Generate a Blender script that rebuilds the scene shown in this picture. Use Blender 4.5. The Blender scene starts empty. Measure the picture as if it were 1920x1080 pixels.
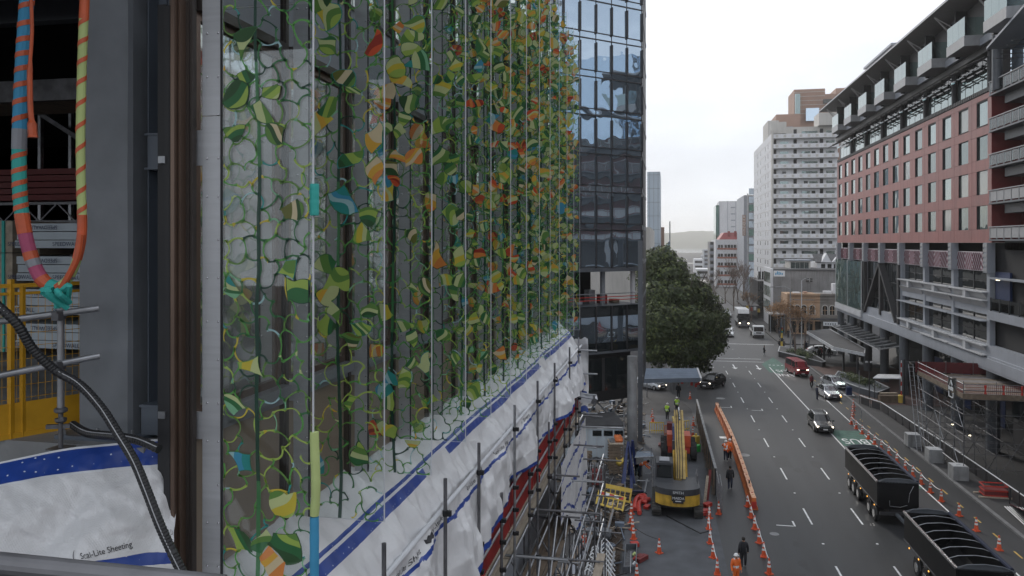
import bpy, bmesh, math, random
from mathutils import Vector, Matrix
from mathutils import noise as mnoise
rnd = random.Random(7)
R = math.radians
sc = bpy.context.scene
COL = sc.collection

# ---------------------------------------------------------------- camera
CAM_H = 19.0
YAW = math.atan((1253.5-960)/1440)
CA, SA = math.cos(YAW), math.sin(YAW)
HY = 455.0
cd = bpy.data.cameras.new('camera'); cam = bpy.data.objects.new('camera', cd); COL.objects.link(cam)
cam.location = (0, 0, CAM_H); cam.rotation_euler = (R(90), 0, YAW)
cd.sensor_width = 36; cd.lens = 27; cd.shift_y = (HY-540)/1920
cd.clip_start = .05; cd.clip_end = 9000
sc.camera = cam

# ---------------------------------------------------------------- world and sun (overcast, bright thin cloud)
SUN_EL, SUN_AZ = 30, -22          # degrees; azimuth measured from +Y towards +X
w = bpy.data.worlds.new('World'); sc.world = w; w.use_nodes = True
nt = w.node_tree; nt.nodes.clear()
def wn(t): return nt.nodes.new(t)
sky = wn('ShaderNodeTexSky'); sky.sky_type = 'NISHITA'; sky.sun_disc = False
sky.sun_elevation = R(SUN_EL); sky.sun_rotation = R(SUN_AZ); sky.air_density = 1.0; sky.dust_density = 1.5
tc = wn('ShaderNodeTexCoord'); mp = wn('ShaderNodeMapping'); mp.inputs['Scale'].default_value = (1, 1, 2.6)
ns = wn('ShaderNodeTexNoise'); ns.inputs['Scale'].default_value = 1.7; ns.inputs['Detail'].default_value = 7; ns.inputs['Roughness'].default_value = .55
rp = wn('ShaderNodeValToRGB'); rp.color_ramp.elements[0].position = .26; rp.color_ramp.elements[1].position = .50
rp.color_ramp.elements[0].color = (.35,)*3+(1,); rp.color_ramp.elements[1].color = (.97,)*3+(1,)
ns2 = wn('ShaderNodeTexNoise'); ns2.inputs['Scale'].default_value = 2.6; ns2.inputs['Detail'].default_value = 6
rp2 = wn('ShaderNodeValToRGB'); rp2.color_ramp.elements[0].position = .35; rp2.color_ramp.elements[1].position = .62
rp2.color_ramp.elements[0].color = (8.0, 8.4, 9.1, 1); rp2.color_ramp.elements[1].color = (10.2, 10.7, 11.4, 1)
mx = wn('ShaderNodeMix'); mx.data_type = 'RGBA'
bg = wn('ShaderNodeBackground'); bg.inputs['Strength'].default_value = .10
out = wn('ShaderNodeOutputWorld')
L = nt.links.new
L(tc.outputs['Generated'], mp.inputs['Vector']); L(mp.outputs[0], ns.inputs['Vector']); L(ns.outputs['Fac'], rp.inputs[0])
L(mp.outputs[0], ns2.inputs['Vector']); L(ns2.outputs['Fac'], rp2.inputs[0])
L(rp.outputs[0], mx.inputs['Factor']); L(sky.outputs[0], mx.inputs['A']); L(rp2.outputs[0], mx.inputs['B'])
L(mx.outputs['Result'], bg.inputs['Color']); L(bg.outputs[0], out.inputs[0])
sl = bpy.data.lights.new('sun', 'SUN'); sl.energy = 1.4; sl.angle = R(14); sl.color = (1, .95, .88)
so = bpy.data.objects.new('sun', sl); COL.objects.link(so)
sd = Vector((math.sin(R(SUN_AZ))*math.cos(R(SUN_EL)), math.cos(R(SUN_AZ))*math.cos(R(SUN_EL)), math.sin(R(SUN_EL))))
so.rotation_euler = sd.to_track_quat('Z', 'Y').to_euler(); so.location = (-30, 60, 120)
vs = sc.view_settings
vs.view_transform = 'Standard'; vs.look = 'None'; vs.exposure = 0.15; vs.gamma = 1; vs.use_curve_mapping = False
sc.render.engine = 'CYCLES'
cy = sc.cycles
cy.max_bounces = 8; cy.diffuse_bounces = 3; cy.glossy_bounces = 4; cy.transparent_max_bounces = 40; cy.transmission_bounces = 4
cy.use_denoising = True; cy.caustics_reflective = False; cy.caustics_refractive = False

# ---------------------------------------------------------------- helpers
def W(px, py, Z):
    "world point seen at photo pixel (px, py) at depth Z metres"
    X = (px-960)/1440*Z
    return Vector((X*CA-Z*SA, X*SA+Z*CA, CAM_H-(py-HY)/1440*Z))
def G(px, py, z=0.0):
    p = W(px, py, 1440*(CAM_H-z)/(py-HY)); p.z = z; return p
RA = math.atan(266/1440)-YAW                     # the road bends slightly to the left of the buildings
RC, RS = math.cos(RA), math.sin(RA)
def RD(t, s, z=0.0):
    "road frame: t metres to the right, s metres along"
    return Vector((t*RC+s*RS, s*RC-t*RS, z))
ROADYAW = -RA

class MB:
    def __init__(s): s.v = []; s.f = []; s.m = []; s.uv = {}
    def add(s, vs, fs, mi=0):
        b = len(s.v); s.v += [tuple(x) for x in vs]
        for f in fs: s.f.append(tuple(i+b for i in f)); s.m.append(mi)
        return b
    def bx(s, x0, x1, y0, y1, z0, z1, mi=0):
        s.add([(x0,y0,z0),(x1,y0,z0),(x1,y1,z0),(x0,y1,z0),(x0,y0,z1),(x1,y0,z1),(x1,y1,z1),(x0,y1,z1)],
              [(3,2,1,0),(4,5,6,7),(0,1,5,4),(1,2,6,5),(2,3,7,6),(3,0,4,7)], mi); return s
    def box(s, c, d, rz=0, mi=0, rx=0, ry=0):
        M = Matrix.Translation(c) @ Matrix.Rotation(rz,4,'Z') @ Matrix.Rotation(ry,4,'Y') @ Matrix.Rotation(rx,4,'X')
        h = [x/2 for x in d]
        P = [M @ Vector((sx*h[0],sy*h[1],sz*h[2])) for sz in (-1,1) for sx,sy in ((-1,-1),(1,-1),(1,1),(-1,1))]
        s.add(P, [(3,2,1,0),(4,5,6,7),(0,1,5,4),(1,2,6,5),(2,3,7,6),(3,0,4,7)], mi); return s
    def beam(s, p, q, wd, ht, mi=0, up=(0,0,1)):
        p, q = Vector(p), Vector(q); d = (q-p).normalized(); u = Vector(up)
        if abs(d.dot(u)) > .97: u = Vector((0,1,0))
        a = d.cross(u).normalized()*wd/2; b = a.cross(d).normalized()*ht/2
        P = [c+x for c in (p, q) for x in (-a-b, a-b, a+b, -a+b)]
        s.add(P, [(3,2,1,0),(4,5,6,7),(0,1,5,4),(1,2,6,5),(2,3,7,6),(3,0,4,7)], mi); return s
    def tube(s, p, q, r, r2=None, n=8, mi=0, cap=True):
        return s.path([p, q], [r, r if r2 is None else r2], n, mi, cap)
    def path(s, pts, r, n=8, mi=0, cap=True):
        pts = [Vector(p) for p in pts]
        if not isinstance(r, (list, tuple)): r = [r]*len(pts)
        b = len(s.v); u = None
        for i, p in enumerate(pts):
            d = (pts[min(i+1,len(pts)-1)]-pts[max(i-1,0)]).normalized()
            if u is None:
                u = Vector((0,0,1)) if abs(d.z) < .9 else Vector((0,1,0))
            u = (u-d*u.dot(d)).normalized(); v = d.cross(u)
            for k in range(n):
                a = 2*math.pi*k/n; s.v.append(tuple(p+(u*math.cos(a)+v*math.sin(a))*r[i]))
        for i in range(len(pts)-1):
            for k in range(n):
                s.f.append((b+i*n+k, b+i*n+(k+1)%n, b+(i+1)*n+(k+1)%n, b+(i+1)*n+k)); s.m.append(mi)
        if cap:
            s.f.append(tuple(b+k for k in range(n))[::-1]); s.m.append(mi)
            e = b+(len(pts)-1)*n; s.f.append(tuple(e+k for k in range(n))); s.m.append(mi)
        return s
    def prism(s, poly, z0, z1, mi=0, mit=None):
        n = len(poly); b = len(s.v)
        s.v += [(p[0],p[1],z0) for p in poly]+[(p[0],p[1],z1) for p in poly]
        for i in range(n): s.f.append((b+i,b+(i+1)%n,b+n+(i+1)%n,b+n+i)); s.m.append(mi)
        s.f.append(tuple(b+i for i in range(n))[::-1]); s.m.append(mi)
        s.f.append(tuple(b+n+i for i in range(n))); s.m.append(mi if mit is None else mit); return s
    def ext(s, poly, d, mi=0):
        "extrude a planar 3-D polygon by vector d"
        n = len(poly); b = len(s.v); d = Vector(d)
        s.v += [tuple(p) for p in poly]+[tuple(Vector(p)+d) for p in poly]
        for i in range(n): s.f.append((b+i,b+(i+1)%n,b+n+(i+1)%n,b+n+i)); s.m.append(mi)
        s.f.append(tuple(b+i for i in range(n))[::-1]); s.m.append(mi)
        s.f.append(tuple(b+n+i for i in range(n))); s.m.append(mi); return s
    def lathe(s, prof, n=12, c=(0,0,0), mi=0, cap=True):
        b = len(s.v)
        for r, z in prof:
            for k in range(n):
                a = 2*math.pi*k/n; s.v.append((c[0]+r*math.cos(a), c[1]+r*math.sin(a), c[2]+z))
        for i in range(len(prof)-1):
            for k in range(n):
                s.f.append((b+i*n+k,b+i*n+(k+1)%n,b+(i+1)*n+(k+1)%n,b+(i+1)*n+k)); s.m.append(mi)
        if cap:
            s.f.append(tuple(b+k for k in range(n))[::-1]); s.m.append(mi)
            e = b+(len(prof)-1)*n; s.f.append(tuple(e+k for k in range(n))); s.m.append(mi)
        return s
    def grid(s, fn, nu, nv, mf=0):
        b = len(s.v)
        for j in range(nv+1):
            for i in range(nu+1): s.v.append(tuple(fn(i/nu, j/nv)))
        for j in range(nv):
            for i in range(nu):
                k = b+j*(nu+1)+i; s.uv[len(s.f)] = ((i/nu,j/nv),((i+1)/nu,j/nv),((i+1)/nu,(j+1)/nv),(i/nu,(j+1)/nv))
                s.f.append((k,k+1,k+nu+2,k+nu+1)); s.m.append(mf(i/nu,(j+.5)/nv) if callable(mf) else mf)
        return s
    def quad(s, a, b_, c, d, mi=0): s.add([a,b_,c,d], [(0,1,2,3)], mi); return s
    def mesh(s, name, mats, smooth=False, fix=True):
        me = bpy.data.meshes.new(name); me.from_pydata(s.v, [], s.f)
        for m in (mats if isinstance(mats, (list, tuple)) else [mats]): me.materials.append(m)
        me.polygons.foreach_set('material_index', s.m)
        if s.uv:
            ul = me.uv_layers.new(name='UVMap')
            for fi, uvs in s.uv.items():
                for li, t in zip(me.polygons[fi].loop_indices, uvs): ul.data[li].uv = t
        if fix:
            bm = bmesh.new(); bm.from_mesh(me); bmesh.ops.recalc_face_normals(bm, faces=bm.faces); bm.to_mesh(me); bm.free()
        if smooth: me.polygons.foreach_set('use_smooth', [True]*len(me.polygons))
        me.update(); return me
    def obj(s, name, mats, parent=None, smooth=False, fix=True, **pr):
        return link(name, s.mesh(name, mats, smooth, fix), parent, **pr)

def link(name, me, parent=None, loc=None, rz=0, **pr):
    o = bpy.data.objects.new(name, me); COL.objects.link(o)
    if loc is not None: o.location = loc
    if rz: o.rotation_euler = (0, 0, rz)
    if parent is not None: adopt(o, parent)
    for k, v in pr.items(): o[k] = v
    return o
def chain_loc(p):
    l = Vector(p.location)
    if p.parent is not None: l = Vector(p.matrix_parent_inverse.translation)+l+chain_loc(p.parent)
    return l
def adopt(o, p):
    o.parent = p; o.matrix_parent_inverse = Matrix.Translation(-chain_loc(p))
def tag(o, label, cat, group=None):
    o['label'] = label; o['category'] = cat
    if group: o['group'] = group
    return o
def thing(name, label, cat, loc=(0,0,0), group=None):
    o = bpy.data.objects.new(name, None); COL.objects.link(o); o.location = loc; o.empty_display_size = .3
    return tag(o, label, cat, group)
def copy_tree(o, parent=None):
    c = o.copy(); COL.objects.link(c)
    if parent is not None: c.parent = parent
    for ch in [x for x in KIDS(o)]: copy_tree(ch, c)
    return c
def KIDS(o):
    return o.children
def place(o, loc, rz=0, label=None, group=None, scale=None):
    o.location = loc; o.rotation_euler = (0, 0, rz)
    if scale: o.scale = (scale,)*3
    if label: o['label'] = label
    if group: o['group'] = group
    return o
ORD = ['first','second','third','fourth','fifth','sixth','seventh','eighth','ninth','tenth','eleventh','twelfth','thirteenth','fourteenth',
       'fifteenth','sixteenth','seventeenth','eighteenth','nineteenth','twentieth','twenty-first','twenty-second','twenty-third','twenty-fourth','twenty-fifth']

# ---------------------------------------------------------------- materials
def mat(name, col, rough=.6, metal=0, var=.12, scale=2.0, bump=0, bscale=25, ior=None, detail=4, stretch=None, emit=None, dirt=0, sheen=0):
    m = bpy.data.materials.new(name); m.use_nodes = True
    n = m.node_tree.nodes; l = m.node_tree.links.new; b = n['Principled BSDF']
    b.inputs['Roughness'].default_value = rough; b.inputs['Metallic'].default_value = metal
    if ior: b.inputs['IOR'].default_value = ior
    c = (*col, 1)
    b.inputs['Base Color'].default_value = c
    if emit:
        b.inputs['Emission Color'].default_value = (*emit[0], 1); b.inputs['Emission Strength'].default_value = emit[1]
    if var or bump or dirt:
        g = n.new('ShaderNodeNewGeometry'); vec = g.outputs['Position']
        if stretch:
            mpn = n.new('ShaderNodeMapping'); mpn.inputs['Scale'].default_value = stretch; l(vec, mpn.inputs['Vector']); vec = mpn.outputs[0]
    if var:
        t = n.new('ShaderNodeTexNoise'); t.inputs['Scale'].default_value = scale; t.inputs['Detail'].default_value = detail
        l(vec, t.inputs['Vector'])
        mr = n.new('ShaderNodeMapRange'); mr.inputs[1].default_value = .3; mr.inputs[2].default_value = .7
        mr.inputs[3].default_value = 1-var; mr.inputs[4].default_value = 1+var; l(t.outputs['Fac'], mr.inputs[0])
        mm = n.new('ShaderNodeMix'); mm.data_type = 'RGBA'; mm.blend_type = 'MULTIPLY'; mm.inputs['Factor'].default_value = 1
        mm.inputs['A'].default_value = c; l(mr.outputs[0], mm.inputs['B']); res = mm.outputs['Result']
        if dirt:
            t3 = n.new('ShaderNodeTexNoise'); t3.inputs['Scale'].default_value = 1; t3.inputs['Detail'].default_value = 6
            mp3 = n.new('ShaderNodeMapping'); mp3.inputs['Scale'].default_value = (2.2, 2.2, .25); l(g.outputs['Position'], mp3.inputs['Vector']); l(mp3.outputs[0], t3.inputs['Vector'])
            mr3 = n.new('ShaderNodeMapRange'); mr3.inputs[1].default_value = .48; mr3.inputs[2].default_value = .75; mr3.inputs[3].default_value = 1; mr3.inputs[4].default_value = 1-dirt
            l(t3.outputs['Fac'], mr3.inputs[0])
            m4 = n.new('ShaderNodeMix'); m4.data_type = 'RGBA'; m4.blend_type = 'MULTIPLY'; m4.inputs['Factor'].default_value = 1
            l(res, m4.inputs['A']); l(mr3.outputs[0], m4.inputs['B']); res = m4.outputs['Result']
        l(res, b.inputs['Base Color'])
        mr2 = n.new('ShaderNodeMapRange'); mr2.inputs[3].default_value = max(.02, rough-.08); mr2.inputs[4].default_value = min(1, rough+.08)
        l(t.outputs['Fac'], mr2.inputs[0]); l(mr2.outputs[0], b.inputs['Roughness'])
    if bump:
        t2 = n.new('ShaderNodeTexNoise'); t2.inputs['Scale'].default_value = bscale; t2.inputs['Detail'].default_value = 3; l(vec, t2.inputs['Vector'])
        bp = n.new('ShaderNodeBump'); bp.inputs['Strength'].default_value = bump; bp.inputs['Distance'].default_value = .02
        l(t2.outputs['Fac'], bp.inputs['Height']); l(bp.outputs[0], b.inputs['Normal'])
    return m
def clear_glass(name, tint=(.93,.96,.95), f=1.0):
    m = bpy.data.materials.new(name); m.use_nodes = True; n = m.node_tree.nodes; l = m.node_tree.links.new
    n.clear(); o = n.new('ShaderNodeOutputMaterial'); mxs = n.new('ShaderNodeMixShader')
    t = n.new('ShaderNodeBsdfTransparent'); t.inputs[0].default_value = (*tint, 1)
    gl = n.new('ShaderNodeBsdfGlossy'); gl.inputs['Roughness'].default_value = .02; gl.inputs[0].default_value = (.95,.98,1,1)
    fr = n.new('ShaderNodeFresnel'); fr.inputs[0].default_value = 1.45
    mu = n.new('ShaderNodeMath'); mu.operation = 'MULTIPLY'; mu.inputs[1].default_value = f; l(fr.outputs[0], mu.inputs[0])
    l(mu.outputs[0], mxs.inputs[0]); l(t.outputs[0], mxs.inputs[1]); l(gl.outputs[0], mxs.inputs[2]); l(mxs.outputs[0], o.inputs[0])
    return m
def wavy_glass(name, col, ior=2.2, rough=.03, strength=.04, scale=.35, metal=0):
    m = mat(name, col, rough, metal, var=0, ior=ior); n = m.node_tree.nodes; l = m.node_tree.links.new
    g = n.new('ShaderNodeNewGeometry'); t = n.new('ShaderNodeTexNoise'); t.inputs['Scale'].default_value = scale; t.inputs['Detail'].default_value = 1
    l(g.outputs['Position'], t.inputs['Vector']); bp = n.new('ShaderNodeBump'); bp.inputs['Strength'].default_value = strength; bp.inputs['Distance'].default_value = 1
    l(t.outputs['Fac'], bp.inputs['Height']); l(bp.outputs[0], n['Principled BSDF'].inputs['Normal']); return m

A = {}
A['asphalt'] = mat('asphalt', (.033,.034,.037), .55, var=.45, scale=1, stretch=(.55,.035,1), bump=.35, bscale=60, detail=6)
A['asphalt_side'] = mat('asphalt_side', (.06,.058,.058), .88, var=.25, scale=.5, bump=.3, bscale=50, detail=6)
A['paving'] = mat('paving', (.046,.045,.047), .8, var=.2, scale=.8, bump=.2, bscale=30)
A['concrete'] = mat('concrete', (.27,.275,.28), .8, var=.2, scale=1.2, bump=.25, bscale=30, dirt=.35)
A['slab'] = mat('site_slab', (.085,.09,.10), .8, var=.22, scale=.9, bump=.25, bscale=35, detail=6)
A['brick_pave'] = mat('brick_paving', (.12,.075,.065), .8, var=.2, scale=2)
A['earth'] = mat('earth', (.055,.04,.03), .95, var=.4, scale=2, bump=.8, bscale=8)
A['white_paint'] = mat('white_paint', (.76,.77,.77), .6, var=.22, scale=3)
A['yellow_line'] = mat('yellow_line', (.55,.36,.08), .6, var=.2, scale=3)
A['green_lane'] = mat('green_lane', (.06,.14,.11), .75, var=.3, scale=1.5, detail=6)
A['kerb'] = mat('kerb_stone', (.16,.16,.165), .8, var=.2)
A['steel_grey'] = mat('painted_steel_grey', (.20,.215,.235), .5, var=.12, scale=3.5, bump=.06, bscale=25, dirt=.3)
A['steel_dark'] = mat('painted_steel_dark', (.10,.11,.125), .45, var=.12, scale=3)
A['prime'] = mat('steel_primer', (.12,.14,.17), .45, var=.1)
A['galv'] = mat('galvanised_tube', (.36,.37,.39), .42, .75, var=.25, scale=6)
A['galv_dark'] = mat('weathered_tube', (.17,.17,.18), .5, .6, var=.35, scale=5)
A['alu'] = mat('brushed_aluminium', (.47,.48,.50), .36, .3, var=.07, scale=1, stretch=(2,2,30))
A['screw'] = mat('screw_steel', (.6,.6,.62), .25, 1, var=0)
A['black'] = mat('black_rubber', (.018,.018,.02), .55, var=.2)
A['tyre'] = mat('tyre_rubber', (.02,.02,.021), .8, var=.2)
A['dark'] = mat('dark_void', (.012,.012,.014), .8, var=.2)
A['mullion'] = mat('dark_bronze_frame', (.085,.072,.066), .35, .5, var=.1)
A['bronze'] = mat('bronze_frame', (.16,.11,.085), .35, .6, var=.1)
A['tan'] = mat('tan_spandrel', (.29,.235,.18), .4, var=.06)
A['sill'] = mat('sill_metal', (.33,.34,.37), .35, .6, var=.1)
A['win'] = wavy_glass('window_glass', (.52,.52,.50), 1.6, .05, .012, .7, .8)
A['dwin'] = wavy_glass('dark_window_glass', (.012,.016,.018), 1.6, .04, .02, .5)
A['bluewin'] = wavy_glass('blue_facade_glass', (.50,.60,.70), 1.6, .015, .03, .45, .88)
A['greenwin'] = wavy_glass('green_facade_glass', (.13,.24,.21), 1.6, .04, .03, .5, .8)
A['hotelwin'] = wavy_glass('hotel_window_glass', (.23,.29,.29), 1.6, .03, .02, .6, .8)
A['hotelwin_dark'] = wavy_glass('hotel_window_dark', (.11,.15,.15), 1.6, .03, .02, .6, .7)
A['hotelwin_curtain'] = wavy_glass('hotel_window_curtain', (.24,.26,.25), 1.6, .12, .02, .6, .35)
A['fin_glass'] = clear_glass('fin_glass', (.955,.975,.97), 1.6)
A['rail_glass'] = clear_glass('rail_glass', (.75,.87,.86), 1.0)
A['cab_glass'] = wavy_glass('vehicle_glass', (.015,.018,.02), 1.7, .03, .01, .8)
A['sheet'] = mat('sheet_white', (.72,.665,.68), .42, var=.07, scale=3, bump=.12, bscale=90)
A['sheet_blue'] = mat('sheet_blue', (.02,.06,.30), .4, var=.15, scale=4)
A['sheet_dot'] = mat('sheet_print_white', (.7,.72,.76), .45, var=.05)
A['ink'] = mat('print_ink', (.03,.03,.035), .6, var=0)
A['redmesh'] = mat('red_debris_mesh', (.20,.025,.03), .6, var=.25, scale=4)
A['timber'] = mat('scaffold_timber', (.40,.34,.27), .75, var=.25, scale=2, stretch=(6,1,6))
A['timber_dark'] = mat('weathered_timber', (.17,.13,.095), .8, var=.3, scale=3)
A['orange_tape'] = mat('orange_tape', (.62,.12,.045), .45, var=.15, scale=8)
A['foam_blue'] = mat('foam_blue', (.06,.32,.55), .7, var=.1, bump=.1, bscale=60)
A['foam_teal'] = mat('foam_teal', (.05,.45,.40), .7, var=.1, bump=.1, bscale=60)
A['foam_lime'] = mat('foam_lime', (.52,.62,.25), .7, var=.1, bump=.1, bscale=60)
A['foam_pink'] = mat('foam_pink', (.5,.1,.2), .7, var=.2, bump=.1, bscale=60)
A['tape_grey'] = mat('duct_tape', (.28,.29,.32), .4, var=.1)
A['yellow_gate'] = mat('yellow_gate_paint', (.62,.33,.02), .5, var=.12, scale=5)
A['hose'] = mat('hose_black', (.022,.022,.024), .45, var=.2)
A['hose_stripe'] = mat('hose_stripe', (.45,.46,.48), .5, var=.2)
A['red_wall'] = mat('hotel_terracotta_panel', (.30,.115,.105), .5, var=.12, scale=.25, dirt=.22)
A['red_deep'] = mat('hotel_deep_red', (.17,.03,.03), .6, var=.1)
A['hotel_grey'] = mat('hotel_grey_cladding', (.31,.33,.37), .5, var=.08, scale=.6, dirt=.1)
A['hotel_light'] = mat('hotel_pale_ledge', (.5,.51,.53), .5, var=.1, scale=1, dirt=.2)
A['hotel_dark'] = mat('hotel_charcoal_steel', (.035,.034,.037), .5, var=.15)
A['balcony'] = mat('balcony_metal', (.34,.34,.35), .45, var=.08, dirt=.1)
A['chev_l'] = mat('chevron_pale', (.48,.43,.46), .6, var=.1)
A['chev_d'] = mat('chevron_plum', (.24,.11,.13), .6, var=.1)
A['soffit'] = mat('pale_soffit', (.40,.38,.37), .6, var=.08)
A['white_wall'] = mat('white_render', (.66,.66,.68), .7, var=.06, scale=.2, dirt=.12)
A['cream_wall'] = mat('cream_render', (.50,.48,.45), .7, var=.08, scale=.2, dirt=.15)
A['grey_wall'] = mat('grey_stucco', (.24,.235,.235), .8, var=.22, scale=.35, dirt=.4)
A['brown_wall'] = mat('brown_brick', (.34,.215,.165), .75, var=.08, scale=.3)
A['heritage'] = mat('heritage_sunlit', (.46,.30,.19), .7, var=.12, scale=.6, dirt=.2)
A['heritage_grey'] = mat('heritage_grey', (.24,.22,.20), .7, var=.12, scale=.6, dirt=.2)
A['pale_slab'] = mat('pale_blue_cladding', (.36,.42,.48), .4, var=.05, scale=.1)
A['roof_red'] = mat('roof_red', (.28,.06,.06), .6, var=.1)
A['band_red'] = mat('band_terracotta', (.36,.14,.10), .7, var=.1)
A['roof_dark'] = mat('roof_membrane', (.07,.07,.075), .8, var=.25, scale=1)
A['prefab'] = mat('prefab_panel', (.47,.53,.58), .5, var=.06, scale=.5, dirt=.15)
A['corr'] = mat('corrugated_steel', (.17,.21,.27), .45, .3, var=.12, scale=1)
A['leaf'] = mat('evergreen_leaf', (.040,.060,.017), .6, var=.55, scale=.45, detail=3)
A['leaf2'] = mat('evergreen_leaf_lit', (.105,.135,.035), .6, var=.4, scale=.5)
A['bark'] = mat('bark', (.09,.075,.06), .9, var=.25, scale=4, bump=.4)
A['twig'] = mat('bare_twig', (.16,.12,.10), .9, var=.25, scale=3)
A['drypetal'] = mat('dry_leaf', (.30,.17,.08), .8, var=.3, scale=3)
A['hedge'] = mat('hedge_leaf', (.04,.06,.03), .7, var=.45, scale=3)
A['hill'] = mat('hill_bush', (.07,.085,.06), .9, var=.3, scale=.01)
A['harbour'] = mat('harbour_water', (.12,.16,.2), .12, var=.05, scale=.02)
A['cone'] = mat('cone_orange', (.62,.09,.03), .55, var=.2, scale=9, dirt=.3)
A['cone_white'] = mat('cone_band', (.75,.75,.75), .45, var=.05)
A['barrier'] = mat('barrier_orange', (.58,.16,.05), .6, var=.25, scale=2, dirt=.35)
A['digger'] = mat('digger_yellow', (.50,.31,.04), .5, var=.2, scale=2.5, dirt=.5)
A['digger_boom'] = mat('digger_boom_yellow', (.52,.37,.13), .55, var=.2, scale=2.5, dirt=.4)
A['digger_grey'] = mat('digger_charcoal', (.045,.048,.055), .5, var=.2)
A['track'] = mat('track_steel', (.06,.058,.055), .7, .3, var=.3, scale=4)
A['loader'] = mat('loader_orange', (.48,.08,.03), .5, var=.15)
A['blue_steel'] = mat('blue_stillage_steel', (.010,.022,.10), .45, var=.2, scale=2)
A['barrier_yellow'] = mat('plastic_yellow', (.62,.44,.08), .5, var=.12)
A['red_plastic'] = mat('plastic_red', (.45,.04,.03), .5, var=.15)
A['skin'] = mat('skin', (.45,.27,.19), .6, var=.05)
A['hair'] = mat('hair_dark', (.02,.015,.012), .7, var=.1)
A['hivis_o'] = mat('hivis_orange', (.85,.17,.03), .6, var=.08)
A['hivis_y'] = mat('hivis_yellow', (.50,.80,.06), .6, var=.08)
A['reflect'] = mat('reflective_tape', (.75,.76,.78), .4, var=.05)
A['cloth_dark'] = mat('cloth_dark', (.018,.019,.024), .85, var=.2)
A['cloth_navy'] = mat('cloth_navy', (.02,.026,.05), .85, var=.2)
A['cloth_grey'] = mat('cloth_grey', (.12,.12,.13), .85, var=.15)
A['cloth_red'] = mat('cloth_red', (.16,.03,.04), .85, var=.15)
A['cloth_pale'] = mat('cloth_pale', (.5,.5,.5), .85, var=.1)
A['helmet_w'] = mat('helmet_white', (.75,.75,.75), .35, var=.03)
A['car_black'] = mat('car_paint_black', (.012,.012,.014), .22, .2, var=.05, ior=1.9)
A['car_silver'] = mat('car_paint_silver', (.46,.48,.51), .28, .7, var=.05)
A['car_white'] = mat('car_paint_white', (.72,.73,.74), .3, var=.05)
A['car_red'] = mat('car_paint_red', (.25,.025,.035), .3, .1, var=.08)
A['tipper'] = mat('tipper_black', (.010,.010,.011), .5, 0, var=.35, scale=1.2, bump=.1, bscale=8)
A['chrome'] = mat('chrome', (.62,.63,.65), .2, 1, var=.05)
A['lamp'] = mat('lit_headlamp', (.9,.88,.8), .3, var=0, emit=((1,.85,.65), 4))
A['amber'] = mat('lit_amber', (.9,.5,.1), .3, var=0, emit=((1,.45,.08), 2))
A['lamp_off'] = mat('headlamp_glass', (.5,.52,.55), .15, var=0)
A['plate'] = mat('number_plate', (.7,.7,.7), .5, var=0)
A['sign_white'] = mat('sign_white', (.72,.74,.76), .5, var=.05)
A['sign_blue'] = mat('sign_blue', (.008,.022,.08), .5, var=.05)
A['glow'] = mat('lit_ceiling_lamp', (.9,.85,.7), .4, var=0, emit=((1,.86,.6), 3))
A['barrier_top'] = mat('barrier_skylit_top', (.72,.42,.26), .5, var=.15, scale=2)  # cream tone paints the sky light on the barrier tops
A['deck_grey'] = mat('worn_deck_ply', (.22,.20,.19), .8, var=.3, scale=1.5)
A['redmesh_dark'] = mat('dark_red_mesh', (.10,.014,.018), .7, var=.25, scale=3)
A['tipper'].node_tree.nodes['Principled BSDF'].inputs['Specular IOR Level'].default_value = .22
A['barrier'].node_tree.nodes['Principled BSDF'].inputs['Specular IOR Level'].default_value = .3
HAZE_TOP, HAZE_DENSITY = 112.0, .0003
# ================================================================ SETTING: ground, road, footpaths
def structure(o): o['kind'] = 'structure'; return o
def rdpoly(pts, z): return [tuple(RD(t, s, z)) for t, s in pts]
def sheet(name, pts, m, z, parent=None):
    b = MB(); b.add([(p[0],p[1],z) for p in pts], [tuple(range(len(pts)))]); return structure(b.obj(name, m, parent, fix=False))
sheet('ground', [(-2000,-300),(2800,-300),(2800,1500),(-2000,1500)], A['paving'], -.06)
sheet('harbour_water', [(-2000,1500),(2800,1500),(2800,3600),(-2000,3600)], A['harbour'], -.5)
road = sheet('road', [RD(t, s) for t, s in ((4.2,-20),(23.2,-20),(23.2,100),(23.2,420),(2,420),(2,100),(4.2,90))], A['asphalt'], 0)
sheet('side_street', [(-40,92),(2.1,92),(2.1,124),(-40,124)], A['asphalt_side'], -.004)
sheet('cross_street', [RD(t, s) for t, s in ((-60,134),(23.3,134),(23.3,128),(120,128),(120,150),(-60,150))], A['asphalt'], -.008)
sheet('work_ground', [(-16,20),(4.6,20),(3.6,92),(-16,92)], A['asphalt_side'], -.012)
# concrete working slab the digger stands on
sheet('concrete_slab', [RD(t, s) for t, s in ((-1.9,20),(4.2,20),(4.2,70),(4.1,86),(-.9,86),(-.9,56.5),(-1.9,55.5))], A['slab'], .006)
# trench
b = MB(); tr = [RD(t, s) for t, s in ((-3.7,24),(-2.0,24),(-2.0,55.6),(-2.9,56.2))]
b.add([(p.x,p.y,-.004) for p in tr], [(0,1,2,3)])
structure(b.obj('trench_earth', A['earth'], fix=False))
b = MB()
for k in range(900):
    p = RD(rnd.uniform(-3.5,-2.0), rnd.uniform(25,55)); r = rnd.uniform(.03,.16)
    b.lathe([(r*.2,r*.7),(r,.1*r),(r*.8,-.02)], 5, (p.x,p.y,0), cap=True)
o = b.obj('soil_clods', A['earth'], fix=False); o['kind'] = 'stuff'

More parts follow.
